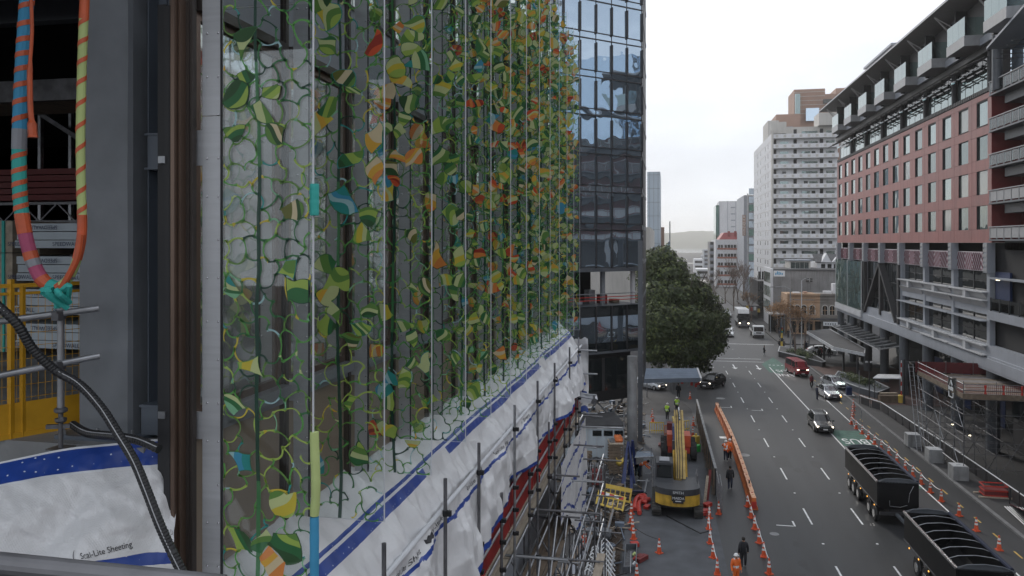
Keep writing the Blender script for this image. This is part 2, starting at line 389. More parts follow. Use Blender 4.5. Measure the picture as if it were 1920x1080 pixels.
# footpath on the far side, kerbs, plaza
PB = RD(23.45, 0)
def strip(name, t0, t1, s0, s1, z0, z1, m, parent=None):
    b = MB(); b.prism([RD(t0,s0)[:2],RD(t1,s0)[:2],RD(t1,s1)[:2],RD(t0,s1)[:2]], z0, z1); return structure(b.obj(name, m, parent))
strip('footpath', 23.5, 36, 20, 124, -.05, .12, A['paving'])
kb = bpy.data.objects.new('kerb', None); COL.objects.link(kb); structure(kb)
for k in range(26):
    b = MB(); s0 = 30+k*3.6
    b.prism([RD(23.2,s0+.015)[:2],RD(23.485,s0+.015)[:2],RD(23.485,s0+3.585)[:2],RD(23.2,s0+3.585)[:2]], -.05, .135)
    b.obj('kerb_stone', A['kerb'], kb)
sheet('plaza_paving', [RD(t, s) for t, s in ((25.0,96),(36,96),(36,124),(23.6,124))], A['brick_pave'], .126)
strip('far_footpath', 23.3, 60, 150.5, 330, -.05, .12, A['paving'])
strip('far_left_footpath', -14, 1.9, 150.5, 330, -.05, .12, A['paving'])
strip('tree_footpath', -12, 1.8, 124.2, 133.8, -.05, .12, A['paving'])

# painted markings
mk = bpy.data.objects.new('road_markings', None); COL.objects.link(mk); structure(mk)
def dash(t0, t1, s0, s1, m='white_paint', z=.004, nm='lane_line'):
    b = MB(); b.add(rdpoly(((t0,s0),(t1,s0),(t1,s1),(t0,s1)), z), [(0,1,2,3)]); return b.obj(nm, A[m], mk, fix=False)
for k in range(-2, 10):
    for t, ph in ((10.5,-.6),(13.85,0)):
        s = 56.8+10*k+ph
        if s < 126: dash(t-.06, t+.06, s-1.6, s+1.6, nm='lane_dash')
        b = MB(); p = RD(t, s+5); b.lathe([(.09,0),(.07,.02),(.0,.025)], 8, (p.x,p.y,.002)); b.obj('road_stud', A['white_paint'], mk)
for k in range(5):
    dash(7.2+.35*k-.06, 7.2+.35*k+.06, 104+k*4.5, 106+k*4.5, nm='lane_dash')
dash(17.28, 17.42, 38, 122.5)
dash(20.42, 20.54, 40, 98)
for k in range(24): dash(21.75, 21.86, 42+k*3, 43.1+k*3, 'yellow_line', nm='kerb_dash')
for k in range(9): dash(17.5+k*.62, 17.85+k*.62, 124.4, 124.7, nm='stop_dash')
b = MB(); b.add([(p.x,p.y,.0025) for p in (G(1428,682.5),G(1450,670),G(1473,687),G(1467,701),G(1443,698))], [(0,1,2,3,4)]); b.obj('green_patch', A['green_lane'], mk, fix=False)
b = MB(); b.add(rdpoly(((17.5,64),(20.4,64),(20.4,82.5),(17.5,82.5)), .0025), [(0,1,2,3)]); b.obj('green_patch', A['green_lane'], mk, fix=False)
def flat_arrow(t, s, turn=0):
    b = MB(); P = [(-.1,0),(.1,0),(.1,3),(.45,3),(0,4.4),(-.45,3),(-.1,3)]
    b.add(rdpoly([(t-x, s-y) for x, y in P], .004), [tuple(range(7))]); b.obj('lane_arrow', A['white_paint'], mk, fix=False)
for t in (8.6, 12.1, 15.6): flat_arrow(t, 124)
for (t, s) in ((8.8,92),(12.1,91),(9.3,54.5)):
    dash(t-.06, t+.06, s-.5, s+.5, nm='corner_mark'); dash(t-1.2, t-.08, s-.52, s-.4, nm='corner_mark')
dash(6.3, 7.1, 77.0, 77.8, nm='worn_patch')
# zebra / stop lines of the crossing
for t0, t1, s in ((3.6,17.2,127.2),(3.6,17.2,130.4)): dash(t0, t1, s, s+.2, nm='crossing_line')
for t0,t1,s in ((10,22,149.2),):dash(t0,t1,s,s+.3,nm='stop_line')
def text_mesh(body, size, m, ext=.0):
    c = bpy.data.curves.new('lettering', 'FONT'); c.body = body; c.size = size; c.align_x = 'CENTER'; c.align_y = 'CENTER'; c.extrude = ext
    o = bpy.data.objects.new('lettering', c); COL.objects.link(o)
    dg = bpy.context.evaluated_depsgraph_get(); dg.update()
    me = bpy.data.meshes.new_from_object(o.evaluated_get(dg)); bpy.data.objects.remove(o); bpy.data.curves.remove(c)
    me.materials.clear(); me.materials.append(m); me.name = 'lettering'; return me
def text(body, size, m, M, parent=None, name='lettering', ext=0.0, bold=0):
    me = text_mesh(body, size, m, ext); me.transform(M); o = bpy.data.objects.new(name, me); COL.objects.link(o)
    if parent is not None: adopt(o, parent)
    return o
for body, t, s in (('BUS',19.0,119.2),('LANE',19.0,115.6),('BUS',19.0,78.2),('LANE',19.0,71)):
    p = RD(t, s, .0055)
    text(body, 1.5, A['white_paint'], Matrix.Translation(p) @ Matrix.Rotation(math.pi+ROADYAW,4,'Z') @ Matrix.Diagonal((.95,1.9,1,1)), mk, 'bus_lane_lettering')
# manhole covers and patches
for px, py, r in ((1351,747,.55),(1394,853,.55),(1452,1001,.3)):
    p = G(px, py); b = MB(); b.lathe([(r,0),(r,.003),(0,.003)], 20, (p.x,p.y,.002)); structure(b.obj('road_manhole', A['concrete']))

# older repair patches, tar seams and oil stains on the carriageway
A['patch_dark'] = mat('asphalt_patch_dark', (.030,.031,.033), .57, var=.3, scale=2, bump=.3, bscale=60)
A['patch_pale'] = mat('asphalt_patch_pale', (.040,.040,.042), .6, var=.3, scale=2, bump=.3, bscale=60)
rr_ = random.Random(5)
for k in range(26):
    t, s = rr_.uniform(5.2,20), rr_.uniform(44,122); w_, l_ = rr_.uniform(.5,1.6), rr_.uniform(1.2,6)
    b = MB(); b.add(rdpoly(((t,s),(t+w_,s+rr_.uniform(-.1,.1)),(t+w_,s+l_),(t,s+l_)), .0012+.00004*k), [(0,1,2,3)]); structure(b.obj('road_patch', A['patch_dark' if k%3 else 'patch_pale'], fix=False))
for k in range(14):
    t, s = rr_.uniform(5,20), rr_.uniform(42,110); b = MB(); P = [Vector(RD(t+.05*mnoise.noise((q*.7,k,0))*8+q*.04, s+q*.9, .0018)) for q in range(9)]
    b.add([tuple(p+Vector((-.025,0,0))) for p in P]+[tuple(p+Vector((.025,0,0))) for p in P], [(q,q+9,q+10,q+1) for q in range(8)]); structure(b.obj('road_seam', A['patch_dark'], fix=False))
for k in range(40):
    t, s, r = rr_.choice((9.0,12.1,15.6))+rr_.gauss(0,.5), rr_.uniform(44,124), rr_.uniform(.08,.35); p = RD(t,s); b = MB()
    b.add([(p.x+r*math.cos(a)*rr_.uniform(.7,1.2),p.y+2*r*math.sin(a)*rr_.uniform(.7,1.2),.0026+.00002*k) for a in [q*.63 for q in range(10)]], [tuple(range(10))]); structure(b.obj('road_stain', A['patch_dark'], fix=False))
# hills beyond the harbour
b = MB()
def hill(u, v):
    x = -1500+u*4200; y = 2600+v*900
    z = (40+46*mnoise.noise((x*.0016,1.3,0))+16*mnoise.noise((x*.006,4,0))+5*mnoise.noise((x*.03,9,0)))*math.sin(min(1,v*1.6)*math.pi/2)
    return (x, y, -3+max(0,z))
b.grid(hill, 260, 10); structure(b.obj('hills', A['hill'], smooth=True))
# ---------------- haze: one closed box of thin pale air round everything
b = MB(); b.bx(-2100,2900,-330,3700,-4,HAZE_TOP); hz = b.obj('haze', A['white_paint']); hz['kind'] = 'stuff'
hm = bpy.data.materials.new('haze_air'); hm.use_nodes = True; hn = hm.node_tree.nodes; hn.clear()
ho = hn.new('ShaderNodeOutputMaterial'); hv = hn.new('ShaderNodeVolumePrincipled'); hv.inputs['Color'].default_value = (1,.975,.94,1); hv.inputs['Anisotropy'].default_value = .6; hv.inputs['Density'].default_value = HAZE_DENSITY
hm.node_tree.links.new(hv.outputs[0], ho.inputs['Volume']); hz.data.materials.clear(); hz.data.materials.append(hm)
# ================================================================ LEFT BUILDING: glazed wall, glass fins, interior
FY = [5.104+1.403*k for k in range(14)]            # fin positions along the wall
FX0, FX1, FXG = -3.37, -2.495, -3.21
Z0, ZJ, Z1 = CAM_H-2.5, CAM_H+1.72, CAM_H+5.78
bl = thing('office_building', 'grey metal clad building with a glazed wall running behind the painted glass fins', 'building', (-3.6, 5, 0))
YE = 25.2
b = MB(); b.bx(-30,-3.6,5.6,YE,33,34); b.bx(-30,-3.62,24.9,YE,0,33); b.bx(-30,-29.6,4.9,24.9,0,33); b.bx(-30,-3.7,26-1.1,24.9,17,23)
b.obj('shell_wall', A['hotel_grey'], bl)
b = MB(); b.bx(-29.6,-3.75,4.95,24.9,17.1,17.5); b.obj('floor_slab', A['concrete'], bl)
b = MB(); b.bx(-29.6,-3.6,4.9,24.9,22.6,23.0); b.bx(-29.6,-3.40,-3.0,4.88,22.6,23.0); b.obj('ceiling_with_shade_overhang', A['dark'], bl)  # front box is an unseen overhang added to shade the near column and sheet
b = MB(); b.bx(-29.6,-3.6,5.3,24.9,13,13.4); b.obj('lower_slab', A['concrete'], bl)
# glazed wall behind the fins, one unit per fin
def once(fn):
    c = {}
    def g(*a):
        if a not in c: c[a] = fn(*a)
        return c[a]
    return g
P = 1.403
mu = MB(); mu.bx(-3.58,-3.42,-.04,.04,Z0-.02,33); mu.bx(-3.42,-3.40,-.025,.025,Z0-.02,33)
m_mul = mu.mesh('mullion', A['mullion'])
m_frame = MB().bx(-3.50,-3.43,.06,.12,17.72,20.72).bx(-3.50,-3.43,P-.12,P-.06,17.72,20.72).bx(-3.50,-3.43,.12,P-.12,20.66,20.72).bx(-3.50,-3.43,.12,P-.12,17.72,17.78).mesh('window_frame', A['bronze'])
m_pane = MB().bx(-3.49,-3.46,.12,P-.12,17.78,20.66).mesh('pane', A['win'])
m_pane2 = MB().bx(-3.49,-3.46,.07,P-.07,21.62,24.9).mesh('pane', A['win'])
m_tan = MB().bx(-3.52,-3.45,.06,P-.06,Z0-.02,17.55).mesh('spandrel_panel', A['tan'])
m_grey = MB().bx(-3.52,-3.44,.06,P-.06,20.80,21.58).mesh('grey_panel', A['hotel_grey'])
m_trans = MB().bx(-3.56,-3.38,.06,P-.06,20.72,20.80).bx(-3.54,-3.42,.06,P-.06,21.58,21.62).bx(-3.54,-3.42,.06,P-.06,24.9,25.0).mesh('transom', A['mullion'])
m_sill = MB().bx(-3.60,-3.33,.06,P-.06,17.62,17.72).bx(-3.60,-3.40,.06,P-.06,17.55,17.62).mesh('sill', A['sill'])
m_top = MB().bx(-3.52,-3.45,.06,P-.06,25.0,33).mesh('upper_panel', A['hotel_grey'])
for k in range(14):
    y = FY[k]-.06
    o = link('mullion', m_mul, bl, (0,y,0))
    if k == 13: break
    f = link('window_frame', m_frame, bl, (0,y,0)); link('pane', m_pane, f, (0,y,0))
    for nm, me in (('spandrel_panel',m_tan),('sill',m_sill),('transom',m_trans),('grey_panel',m_grey),('upper_pane',m_pane2),('upper_panel',m_top)):
        link(nm, me, bl, (0,y,0))
b = MB(); b.bx(-3.95,-3.6,5.2,24.8,0,Z0-.1); b.obj('lower_wall', A['hotel_grey'], bl)
# cut end of the wall: dark gaskets, bronze edge, jamb cleats
b = MB(); b.bx(-3.62,-3.555,4.93,5.0,16.2,20.72); b.bx(-3.55,-3.50,4.90,5.0,16.2,20.70); b.bx(-3.64,-3.60,4.96,5.1,16.2,20.66); b.obj('end_gasket', A['black'], bl)
b = MB(); b.bx(-3.495,-3.465,4.9,5.02,16.35,20.75); b.bx(-3.46,-3.445,4.94,5.03,16.35,20.76); b.obj('end_trim', A['bronze'], bl)
b = MB(); b.bx(-3.585,-3.53,4.885,4.9,19.57,19.62); b.bx(-3.585,-3.53,4.885,4.9,17.74,17.79); b.obj('cleat', A['galv'], bl)

# ---------------- painted vine artwork on the fins
AC = {}
def art(n, c):
    "translucent printed ink on the glass"
    m = mat('paint_'+n, tuple(min(.85,x*1.12) for x in c), .45, var=.05, scale=6); q = m.node_tree.nodes; l = m.node_tree.links.new
    t = q.new('ShaderNodeBsdfTransparent'); t.inputs[0].default_value = (*[min(1,.45+x) for x in c], 1); mxs = q.new('ShaderNodeMixShader'); mxs.inputs[0].default_value = .2
    l(q['Principled BSDF'].outputs[0], mxs.inputs[1]); l(t.outputs[0], mxs.inputs[2]); l(mxs.outputs[0], q['Material Output'].inputs[0]); AC[n] = len(ART); ART.append(m)
ART = []
for n, c in (('dkgreen',(.012,.055,.035)),('green',(.035,.16,.055)),('mid',(.13,.27,.06)),('lime',(.36,.5,.10)),('pale',(.55,.62,.30)),('yellow',(.62,.5,.06)),
             ('gold',(.72,.42,.06)),('cream',(.66,.56,.36)),('orange',(.72,.25,.06)),('red',(.62,.09,.03)),('dkred',(.32,.035,.02)),('teal',(.03,.28,.26)),
             ('blue',(.06,.30,.46)),('paleblue',(.36,.56,.58)),('olive',(.14,.15,.03)),('forest',(.03,.09,.03)),('mint',(.22,.48,.28)),('vine',(.10,.32,.07)),('stem',(.05,.19,.07))): art(n, c)
PAL = [(('green','mid','pale','forest'),5),(('lime','mid','pale','green'),6),(('olive','cream','forest','mid'),3),(('forest','green','lime','mid'),4),
       (('orange','gold','cream','orange'),2.8),(('red','dkred','orange','red'),2.6),(('yellow','gold','pale','yellow'),2),(('teal','paleblue','blue','teal'),2.6),(('lime','yellow','pale','mid'),4),(('pale','lime','mid','lime'),4),(('mint','green','pale','teal'),2)]
def pick_pal(r):
    x = r.uniform(0, sum(p[1] for p in PAL))
    for p, wgt in PAL:
        x -= wgt
        if x <= 0: return p
    return PAL[0][0]
def chaikin(P, it):
    for _ in range(it):
        Q = []
        for i in range(len(P)):
            a, c = P[i], P[(i+1)%len(P)]
            Q += [(a[0]*.78+c[0]*.22, a[1]*.78+c[1]*.22), (a[0]*.22+c[0]*.78, a[1]*.22+c[1]*.78)]
        P = Q
    return P
def clip_curve(P, d, amp, fr, ph, c):
    "part of polygon P on the far side of the wavy line dot(p,d)+amp*sin(fr*dot(p,perp)+ph) = c"
    pr = (-d[1], d[0]); F = lambda p: p[0]*d[0]+p[1]*d[1]+amp*math.sin(fr*(p[0]*pr[0]+p[1]*pr[1])+ph)-c
    Q = []; n = len(P); fl = [F(p) for p in P]; cross = []
    for i in range(n):
        j = (i+1)%n
        if fl[i] >= 0: Q.append(P[i])
        if (fl[i] >= 0) != (fl[j] >= 0):
            t = fl[i]/(fl[i]-fl[j]); q = (P[i][0]+(P[j][0]-P[i][0])*t, P[i][1]+(P[j][1]-P[i][1])*t); Q.append(q); cross.append((len(Q)-1, fl[i] >= 0))
    if len(cross) == 2:
        ex = cross[0][0] if cross[0][1] else cross[1][0]; en = cross[1][0] if cross[0][1] else cross[0][0]
        a, b_ = Q[ex], Q[en]; ta = a[0]*pr[0]+a[1]*pr[1]; tb = b_[0]*pr[0]+b_[1]*pr[1]; mid = []
        for k in range(1, 7):
            t = ta+(tb-ta)*k/7; o = c-amp*math.sin(fr*t+ph); mid.append((pr[0]*t+d[0]*o, pr[1]*t+d[1]*o))
        Q = Q[:ex+1]+mid+Q[ex+1:]
    return Q if len(Q) > 2 and len(cross) == 2 else None
def fin_art(k, fin, top):
    r = random.Random(100+k); x0, x1 = FXG+.012, FX1-.012; wd = x1-x0
    s = .094 if k < 4 else (.09 if k < 7 else .088)        # hexagon side
    dx, dy = s*math.sqrt(3), s*1.5
    nz = int((top-Z0)/dy)+1; ncol = int(wd/dx)+1
    vert, cells, edges = {}, [], {}
    def V(cx, cz, i, key):
        if key not in vert:
            a = math.pi/6+i*math.pi/3; j = s*.46
            vert[key] = (cx+s*math.cos(a)+r.uniform(-j,j), cz+s*math.sin(a)+r.uniform(-j,j))
        return vert[key]
    ys = FY[k]-.0105; b = MB()
    for row in range(-1, nz+1):
        for c in range(-1, ncol+1):
            cx = x0+(c+.5*(row%2))*dx; cz = Z0+.05+row*dy; ks = []
            for i in range(6):
                a = math.pi/6+i*math.pi/3
                key = (round((cx+s*math.cos(a))*150), round((cz+s*math.sin(a))*150))
                for dk in ((0,0),(1,0),(-1,0),(0,1),(0,-1)):
                    if (key[0]+dk[0],key[1]+dk[1]) in vert: key = (key[0]+dk[0],key[1]+dk[1]); break
                V(cx, cz, i, key); ks.append(key)
            cells.append((cx, cz, ks))
            for i in range(6):
                e = tuple(sorted((ks[i], ks[(i+1)%6]))); edges.setdefault(e, None)
    clip = lambda p: (min(max(p[0],x0),x1), min(max(p[1],Z0+.02),top-.02))
    def ins(p): return x0 <= p[0] <= x1 and Z0+.01 <= p[1] <= top-.01
    xs = x0+wd*.40
    for (ka, kb_) in edges:
        pa, pb = vert[ka], vert[kb_]
        if not (ins(pa) or ins(pb)): continue
        hgt = (pa[1]-Z0)/(top-Z0)
        if r.random() < .06+.07*(hgt < .35): continue
        pa, pb = clip(pa), clip(pb)
        Lg = math.hypot(pb[0]-pa[0], pb[1]-pa[1])
        if Lg < .01: continue
        zz = mnoise.noise((pa[0]*2.6+k*9.1, pa[1]*1.3, k*3.3))+.25*(abs(pa[0]-xs) > .2)
        lo = ('dkgreen','vine','green')[r.randrange(3)] if zz < -.12 else ('green','vine','mid')[r.randrange(3)] if zz < .18 else ('vine','lime','mid')[r.randrange(3)]
        col = AC[lo] if r.random() < .84 else AC[('teal','yellow','mint','lime','paleblue')[r.randrange(5)]]
        nx, nz_ = -(pb[1]-pa[1])/Lg, (pb[0]-pa[0])/Lg
        bow = r.choice((-1,1))*r.uniform(.05,.30)*Lg; w0 = r.uniform(.010,.020); w1 = r.uniform(.007,.0135)*(1 if k < 7 else .85); n = 7
        L_, R_ = [], []
        for i in range(n+1):
            t = i/n; q = 4*t*(1-t); wv = (w0*(1-q)**1.6+w1)*.55
            x = pa[0]+(pb[0]-pa[0])*t+nx*bow*q; z = pa[1]+(pb[1]-pa[1])*t+nz_*bow*q
            L_.append((min(max(x+nx*wv,x0),x1),ys,z+nz_*wv)); R_.append((min(max(x-nx*wv,x0),x1),ys,z-nz_*wv))
        b.add(L_+R_, [(i,i+1,n+2+i,n+1+i) for i in range(n)], col)
        if r.random() < .10 and lo in ('vine','lime','mid'): b.add([(q[0],q[1]-.0006,q[2]) for q in (L_[:3]+R_[:3])], [(0,1,4,3),(1,2,5,4)], AC[r.choice(('gold','yellow','pale','mint'))])
    # main stem
    zs, n = [], 80
    for i in range(n+1):
        z = Z0+.01+(top-Z0-.02)*i/n; x = xs+.035*mnoise.noise((k*7.7,z*.8,0))+.012*mnoise.noise((k*3.1,z*3,5)); wv = .0125*(1.35-.65*i/n)*(1+.25*mnoise.noise((k,z*5,9)))
        zs.append((x,z,wv))
    base = len(b.v); b.v += [(x-wv,ys-.0008,z) for x,z,wv in zs]+[(x+wv,ys-.0008,z) for x,z,wv in zs]
    for i in range(n):
        b.f.append((base+i,base+i+1,base+n+2+i,base+n+1+i)); b.m.append(AC['dkgreen' if (i//9+k)%4 else 'stem'])
    b.obj('painted_vine', ART, fin, fix=False)
    # leaves
    far = MB(); lc = [0]
    for cx, cz, ks in cells:
        if not (x0+.03 < cx < x1-.03 and Z0+.10 < cz < top-.06): continue
        h = (cz-Z0)/(top-Z0)
        pr = .17+.12*h+.022*max(0,k-2)*(h > .2)+(.10 if h > .5 else 0)
        if r.random() > min(.5, pr): continue
        Pg = [vert[q] for q in ks]
        mxx = sum(p[0] for p in Pg)/6; mxz = sum(p[1] for p in Pg)/6; g = r.uniform(.72,1.02)
        if r.random() < .2: g *= r.uniform(1.25,1.6)
        st = r.uniform(.85,1.2) if g > 1.15 else 1.0; tip = r.randrange(6) if r.random() < .5 else -1; ang = r.uniform(0,3.14); ca, sa = math.cos(ang), math.sin(ang)
        Q = []
        for i, p in enumerate(Pg):
            u, v = p[0]-mxx, p[1]-mxz; f = g*(r.uniform(1.2,1.5) if i == tip else r.uniform(.85,1.0))
            a, c = (u*ca+v*sa)*st, (-u*sa+v*ca)/st; Q.append(clip((mxx+(a*ca-c*sa)*f, mxz+(a*sa+c*ca)*f)))
        if r.random() < .3: Q = [(max(p[0],xs) if mxx > xs else min(p[0],xs), p[1]) for p in Q]      # some leaves end straight on the stem
        if r.random() < .55: Q.pop(r.randrange(len(Q)))
        Pg = []; nn_ = 4 if k < 8 else 2
        for i in range(len(Q)):                                 # corners stay sharp, the sides bow in or out
            p, q = Q[i], Q[(i+1)%len(Q)]; bo = r.uniform(-.10,.22)
            for j in range(nn_): t = j/nn_; w_ = 4*t*(1-t)*bo; Pg.append((p[0]+(q[0]-p[0])*t+(q[1]-p[1])*w_, p[1]+(q[1]-p[1])*t-(q[0]-p[0])*w_))
        pal = pick_pal(r)
        if k >= 5 and r.random() < .4: pal = r.choice((('lime','pale','yellow','mid'),('orange','gold','pale','red'),('pale','lime','gold','lime'),('red','orange','cream','red')))
        lb = MB() if k < 6 else far; lc[0] += 1
        yo = ys-.0012-.0006*(lc[0]%9); dirr = r.uniform(0,6.28); d = (math.cos(dirr), math.sin(dirr))
        if r.random() < .7: lb.add([(mxx+(p[0]-mxx)*1.07,yo,mxz+(p[1]-mxz)*1.07) for p in Pg], [tuple(range(len(Pg)))], AC[r.choice(('dkgreen','forest','green','vine','teal'))])
        yo -= .0006; lb.add([(p[0],yo,p[1]) for p in Pg], [tuple(range(len(Pg)))], AC[pal[0]])
        pj = [p[0]*d[0]+p[1]*d[1] for p in Pg]; lo, hi = min(pj), max(pj); amp = (hi-lo)*r.uniform(.08,.28); fr = r.uniform(8,22); ph = r.uniform(0,6)
        nb = r.choice((2,3,3,4)) if k < 8 else 2; cur = lo-(hi-lo)*.05
        for q in range(nb):
            cur += (hi-lo)*r.uniform(.18,.36)
            C = clip_curve(Pg, d, amp, fr, ph+q*.25, cur)
            if not C: continue
            yo -= .0005; lb.add([(p[0],yo,p[1]) for p in C], [tuple(range(len(C)))], AC[pal[(q+1)%4]])
        if k < 6: lb.obj('painted_leaf', ART, fin, fix=False)
    if far.f:
        o = far.obj('painted_leaves', ART, fin, fix=False); o['kind'] = 'stuff'

TOPS = [Z1]*14
HOW = ['carrying the foam noodle pieces on its outer edge','overlapping the fin with the foam noodles','','','','','','','','','','','','standing last in the row beside the blue glass tower']
for k in range(13):
    y = FY[k]
    fin = thing('glass_fin', f'glass fin painted with green vines and leaves, {ORD[k]} along from the grey steel column' if not HOW[k] else f'painted vine glass fin {HOW[k]}',
                'glass fin', (FX0,y,Z0), 'painted glass fins along the wall')
    b = MB(); b.bx(FX0,FXG,y-.008,y+.008,Z0,19.93); b.bx(FX0,FXG,y-.008,y+.008,19.936,24.2)
    for za, zb in ((19.57,19.83),(17.55,17.75),(22.0,22.25)): b.bx(-3.47,FX0,y-.007,y+.007,za,zb)
    b.obj('aluminium_plate', A['alu'], fin)
    b = MB(); nst = 20 if k < 6 else 8
    for i in range(nst):
        z = Z0+.12+i*.30+(.02 if i%2 else 0)
        for x in ((FXG-.03,),(FXG-.03,FX0+.04))[i%3 != 2]:
            b.lathe([(.009,0),(.008,.004),(.003,.007)], 6, (0,0,0)); nv = 18
            for j in range(len(b.v)-nv, len(b.v)): vx, vy, vz = b.v[j]; b.v[j] = (x+vx, y-.008-vz, z+vy)
    o = b.obj('screw', A['screw'], fin); o['kind'] = 'stuff'
    for za, zb in ((Z0,ZJ-.006),(ZJ+.006,Z1)):
        b = MB(); b.bx(FXG-.01,FX1,y-.0065,y+.0065,za,zb)
        b.obj('glass_pane', A['fin_glass'], fin)
    b = MB(); b.bx(FX1,FX1+.006,y-.009,y+.009,Z0,Z1); b.bx(FXG,FX1,y-.008,y-.0072,Z0,Z0+.004); b.obj('polished_edge_glint', A['sheet_dot'], fin)  # white colour paints the light caught by the glass edge
    b = MB(); b.bx(FXG-.012,FXG+.004,y-.012,y-.0085,Z0,Z1); b.obj('gasket', A['black'], fin)
    fin_art(k, fin, Z1 if k > 2 else Z1-1.5)

# foam noodle pieces slipped over the outer edge of the first fin
for nm, col, za, zb, lab in (('teal','foam_teal',W(588,404,5.5).z,W(588,345,5.5).z,'short teal foam noodle piece on the edge of the nearest glass fin'),
                             ('lime','foam_lime',W(588,966,5.5).z,W(588,810,5.5).z,'pale yellow-green foam noodle slipped over the glass fin edge'),
                             ('blue','foam_blue',Z0-.0,W(588,968,5.5).z,'bright blue foam noodle at the foot of the glass fin edge')):
    if nm == 'blue': za = W(588,1100,5.5).z
    b = MB(); n = 10; pts = []
    for i in range(n+1):
        t = i/n; z = za+(zb-za)*t
        pts.append((FX1+.012+(.02*math.sin(t*3.0) if nm == 'lime' else 0)*(1-t), FY[0]-.002, z))
    rr = [.0335+.001*math.sin(i*2.1) for i in range(n+1)]; rr[0] = rr[-1] = .032
    b.path(pts, rr, 14)
    tag(b.obj('foam_noodle', A[col], smooth=False), lab, 'foam noodle', 'foam noodles on the fin edge')

# ---------------- foreground steelwork
c = thing('steel_column', 'big grey painted box column with a ragged brushed paint edge', 'column', (-4.2,5.3,17.5))
b = MB(); b.bx(-4.47,-4.0,5.16,5.62,17.5,22.6); o = b.obj('column_face', A['steel_grey'], c)
b = MB(); 
pts = []
for i in range(61):
    z = 17.5+5.1*i/60; pts.append((z, -4.045+.006*mnoise.noise((z*9,0,0))+.012*mnoise.noise((z*1.1,3,0))))
bb = len(b.v); b.v += [(x,5.158,z) for z,x in pts]+[(-3.998,5.158,z) for z,x in pts]
for i in range(60): b.f.append((bb+i,bb+61+i,bb+62+i,bb+i+1)); b.m.append(0)
b.obj('bare_primer_edge', A['steel_dark'], c, fix=False)
b = MB(); b.bx(-4.6,-3.9,5.05,5.7,17.5,17.53); b.obj('base_plate', A['prime'], c)
for x, y in ((-4.55,5.09),(-3.95,5.09),(-4.25,5.09)): b = MB(); b.lathe([(.02,0),(.02,.03),(.012,.03),(.012,.06)],6,(x,y,17.53)); b.obj('anchor_bolt', A['galv'], c)
c = thing('steel_mullion_post', 'slim grey steel I-section post with a bolted bracket beside the box column', 'steel post', (-3.85,5.4,17.5))
b = MB(); b.bx(-3.965,-3.955,5.28,5.55,17.5,22.6); b.bx(-3.955,-3.79,5.4,5.415,17.5,22.6); b.bx(-3.79,-3.775,5.30,5.54,17.5,22.6); b.bx(-3.885,-3.873,5.385,5.4,17.5,22.6); b.obj('section', A['prime'], c)
b = MB(); b.bx(-3.95,-3.80,5.26,5.40,19.58,19.83); b.bx(-3.97,-3.74,5.25,5.40,19.83,19.845); b.bx(-3.97,-3.74,5.25,5.40,19.565,19.58); b.bx(-3.80,-3.72,5.255,5.40,19.58,19.83)
b.obj('bracket', A['prime'], c)
b = MB(); b.bx(-3.96,-3.74,5.2,5.41,17.53,17.74); b.bx(-3.97,-3.73,5.19,5.42,17.74,17.76); b.obj('base_box', A['prime'], c)

# padded lifting slings: foam sleeves with spiral orange tape
def spl(P, n):
    P = [Vector(p) for p in P]; Q = []
    for i in range(len(P)-1):
        p0, p1, p2, p3 = P[max(0,i-1)], P[i], P[i+1], P[min(len(P)-1,i+2)]
        for j in range(n):
            t = j/n; Q.append(.5*((2*p1)+(-p0+p2)*t+(2*p0-5*p1+4*p2-p3)*t*t+(-p0+3*p1-3*p2+p3)*t**3))
    Q.append(P[-1]); return Q
sg = thing('padded_sling', 'hanging sling padded with blue, teal and pale green foam and spiral orange tape', 'sling', W(105,538,5.4))
lf = spl([W(x,y,5.45) for x,y in ((52,-25),(46,60),(41,140),(37,230),(36,330),(42,410),(58,480),(80,525),(108,540))], 8)
rt = spl([W(x,y,5.35) for x,y in ((160,-25),(156,60),(153,150),(151,250),(152,350),(154,430),(146,480),(130,520),(108,540))], 8)
def seg(P, a, c_, r, m, nm, sub=None):
    i0, i1 = int(a*(len(P)-1)), int(c_*(len(P)-1)); b = MB(); b.path(P[i0:i1+1], r, 12); return b.obj(nm, A[m], sg)
for a, c_, m in ((0,.40,'foam_blue'),(.40,.445,'tape_grey'),(.445,.62,'foam_teal'),(.62,.68,'orange_tape'),(.68,.74,'foam_pink'),(.74,.78,'orange_tape'),(.78,.80,'tape_grey'),(.80,.86,'foam_pink'),(.86,.93,'orange_tape'),(.93,1,'foam_teal')):
    seg(lf, a, c_, .047 if 'foam' in m else .049, m, 'foam_sleeve' if 'foam' in m else 'tape_wrap')
for a, c_, m in ((0,.10,'orange_tape'),(.10,.58,'foam_lime'),(.58,.78,'orange_tape'),(.78,.86,'foam_lime'),(.86,.89,'tape_grey'),(.89,.96,'foam_lime'),(.96,1,'orange_tape')):
    seg(rt, a, c_, .030 if 'foam' in m else .032, m, 'foam_sleeve' if 'foam' in m else 'tape_wrap')
def spiral(P, r, turns, wdt, a, c_):
    i0, i1 = int(a*(len(P)-1)), int(c_*(len(P)-1)); Q = P[i0:i1+1]; b = MB(); n = turns*14; prev = None; bi = 0
    for i in range(n+1):
        t = i/n*(len(Q)-1); j = min(int(t), len(Q)-2); p = Q[j].lerp(Q[j+1], t-j); d = (Q[j+1]-Q[j]).normalized()
        u = Vector((0,1,0)); u = (u-d*u.dot(d)).normalized(); v = d.cross(u); an = 2*math.pi*turns*i/n
        e = (u*math.cos(an)+v*math.sin(an))*r
        b.v += [tuple(p+e-d*wdt/2), tuple(p+e+d*wdt/2)]
        if i: b.f.append((2*i-2,2*i-1,2*i+1,2*i)); b.m.append(0)
    return b.obj('tape_spiral', A['orange_tape'], sg, fix=False)
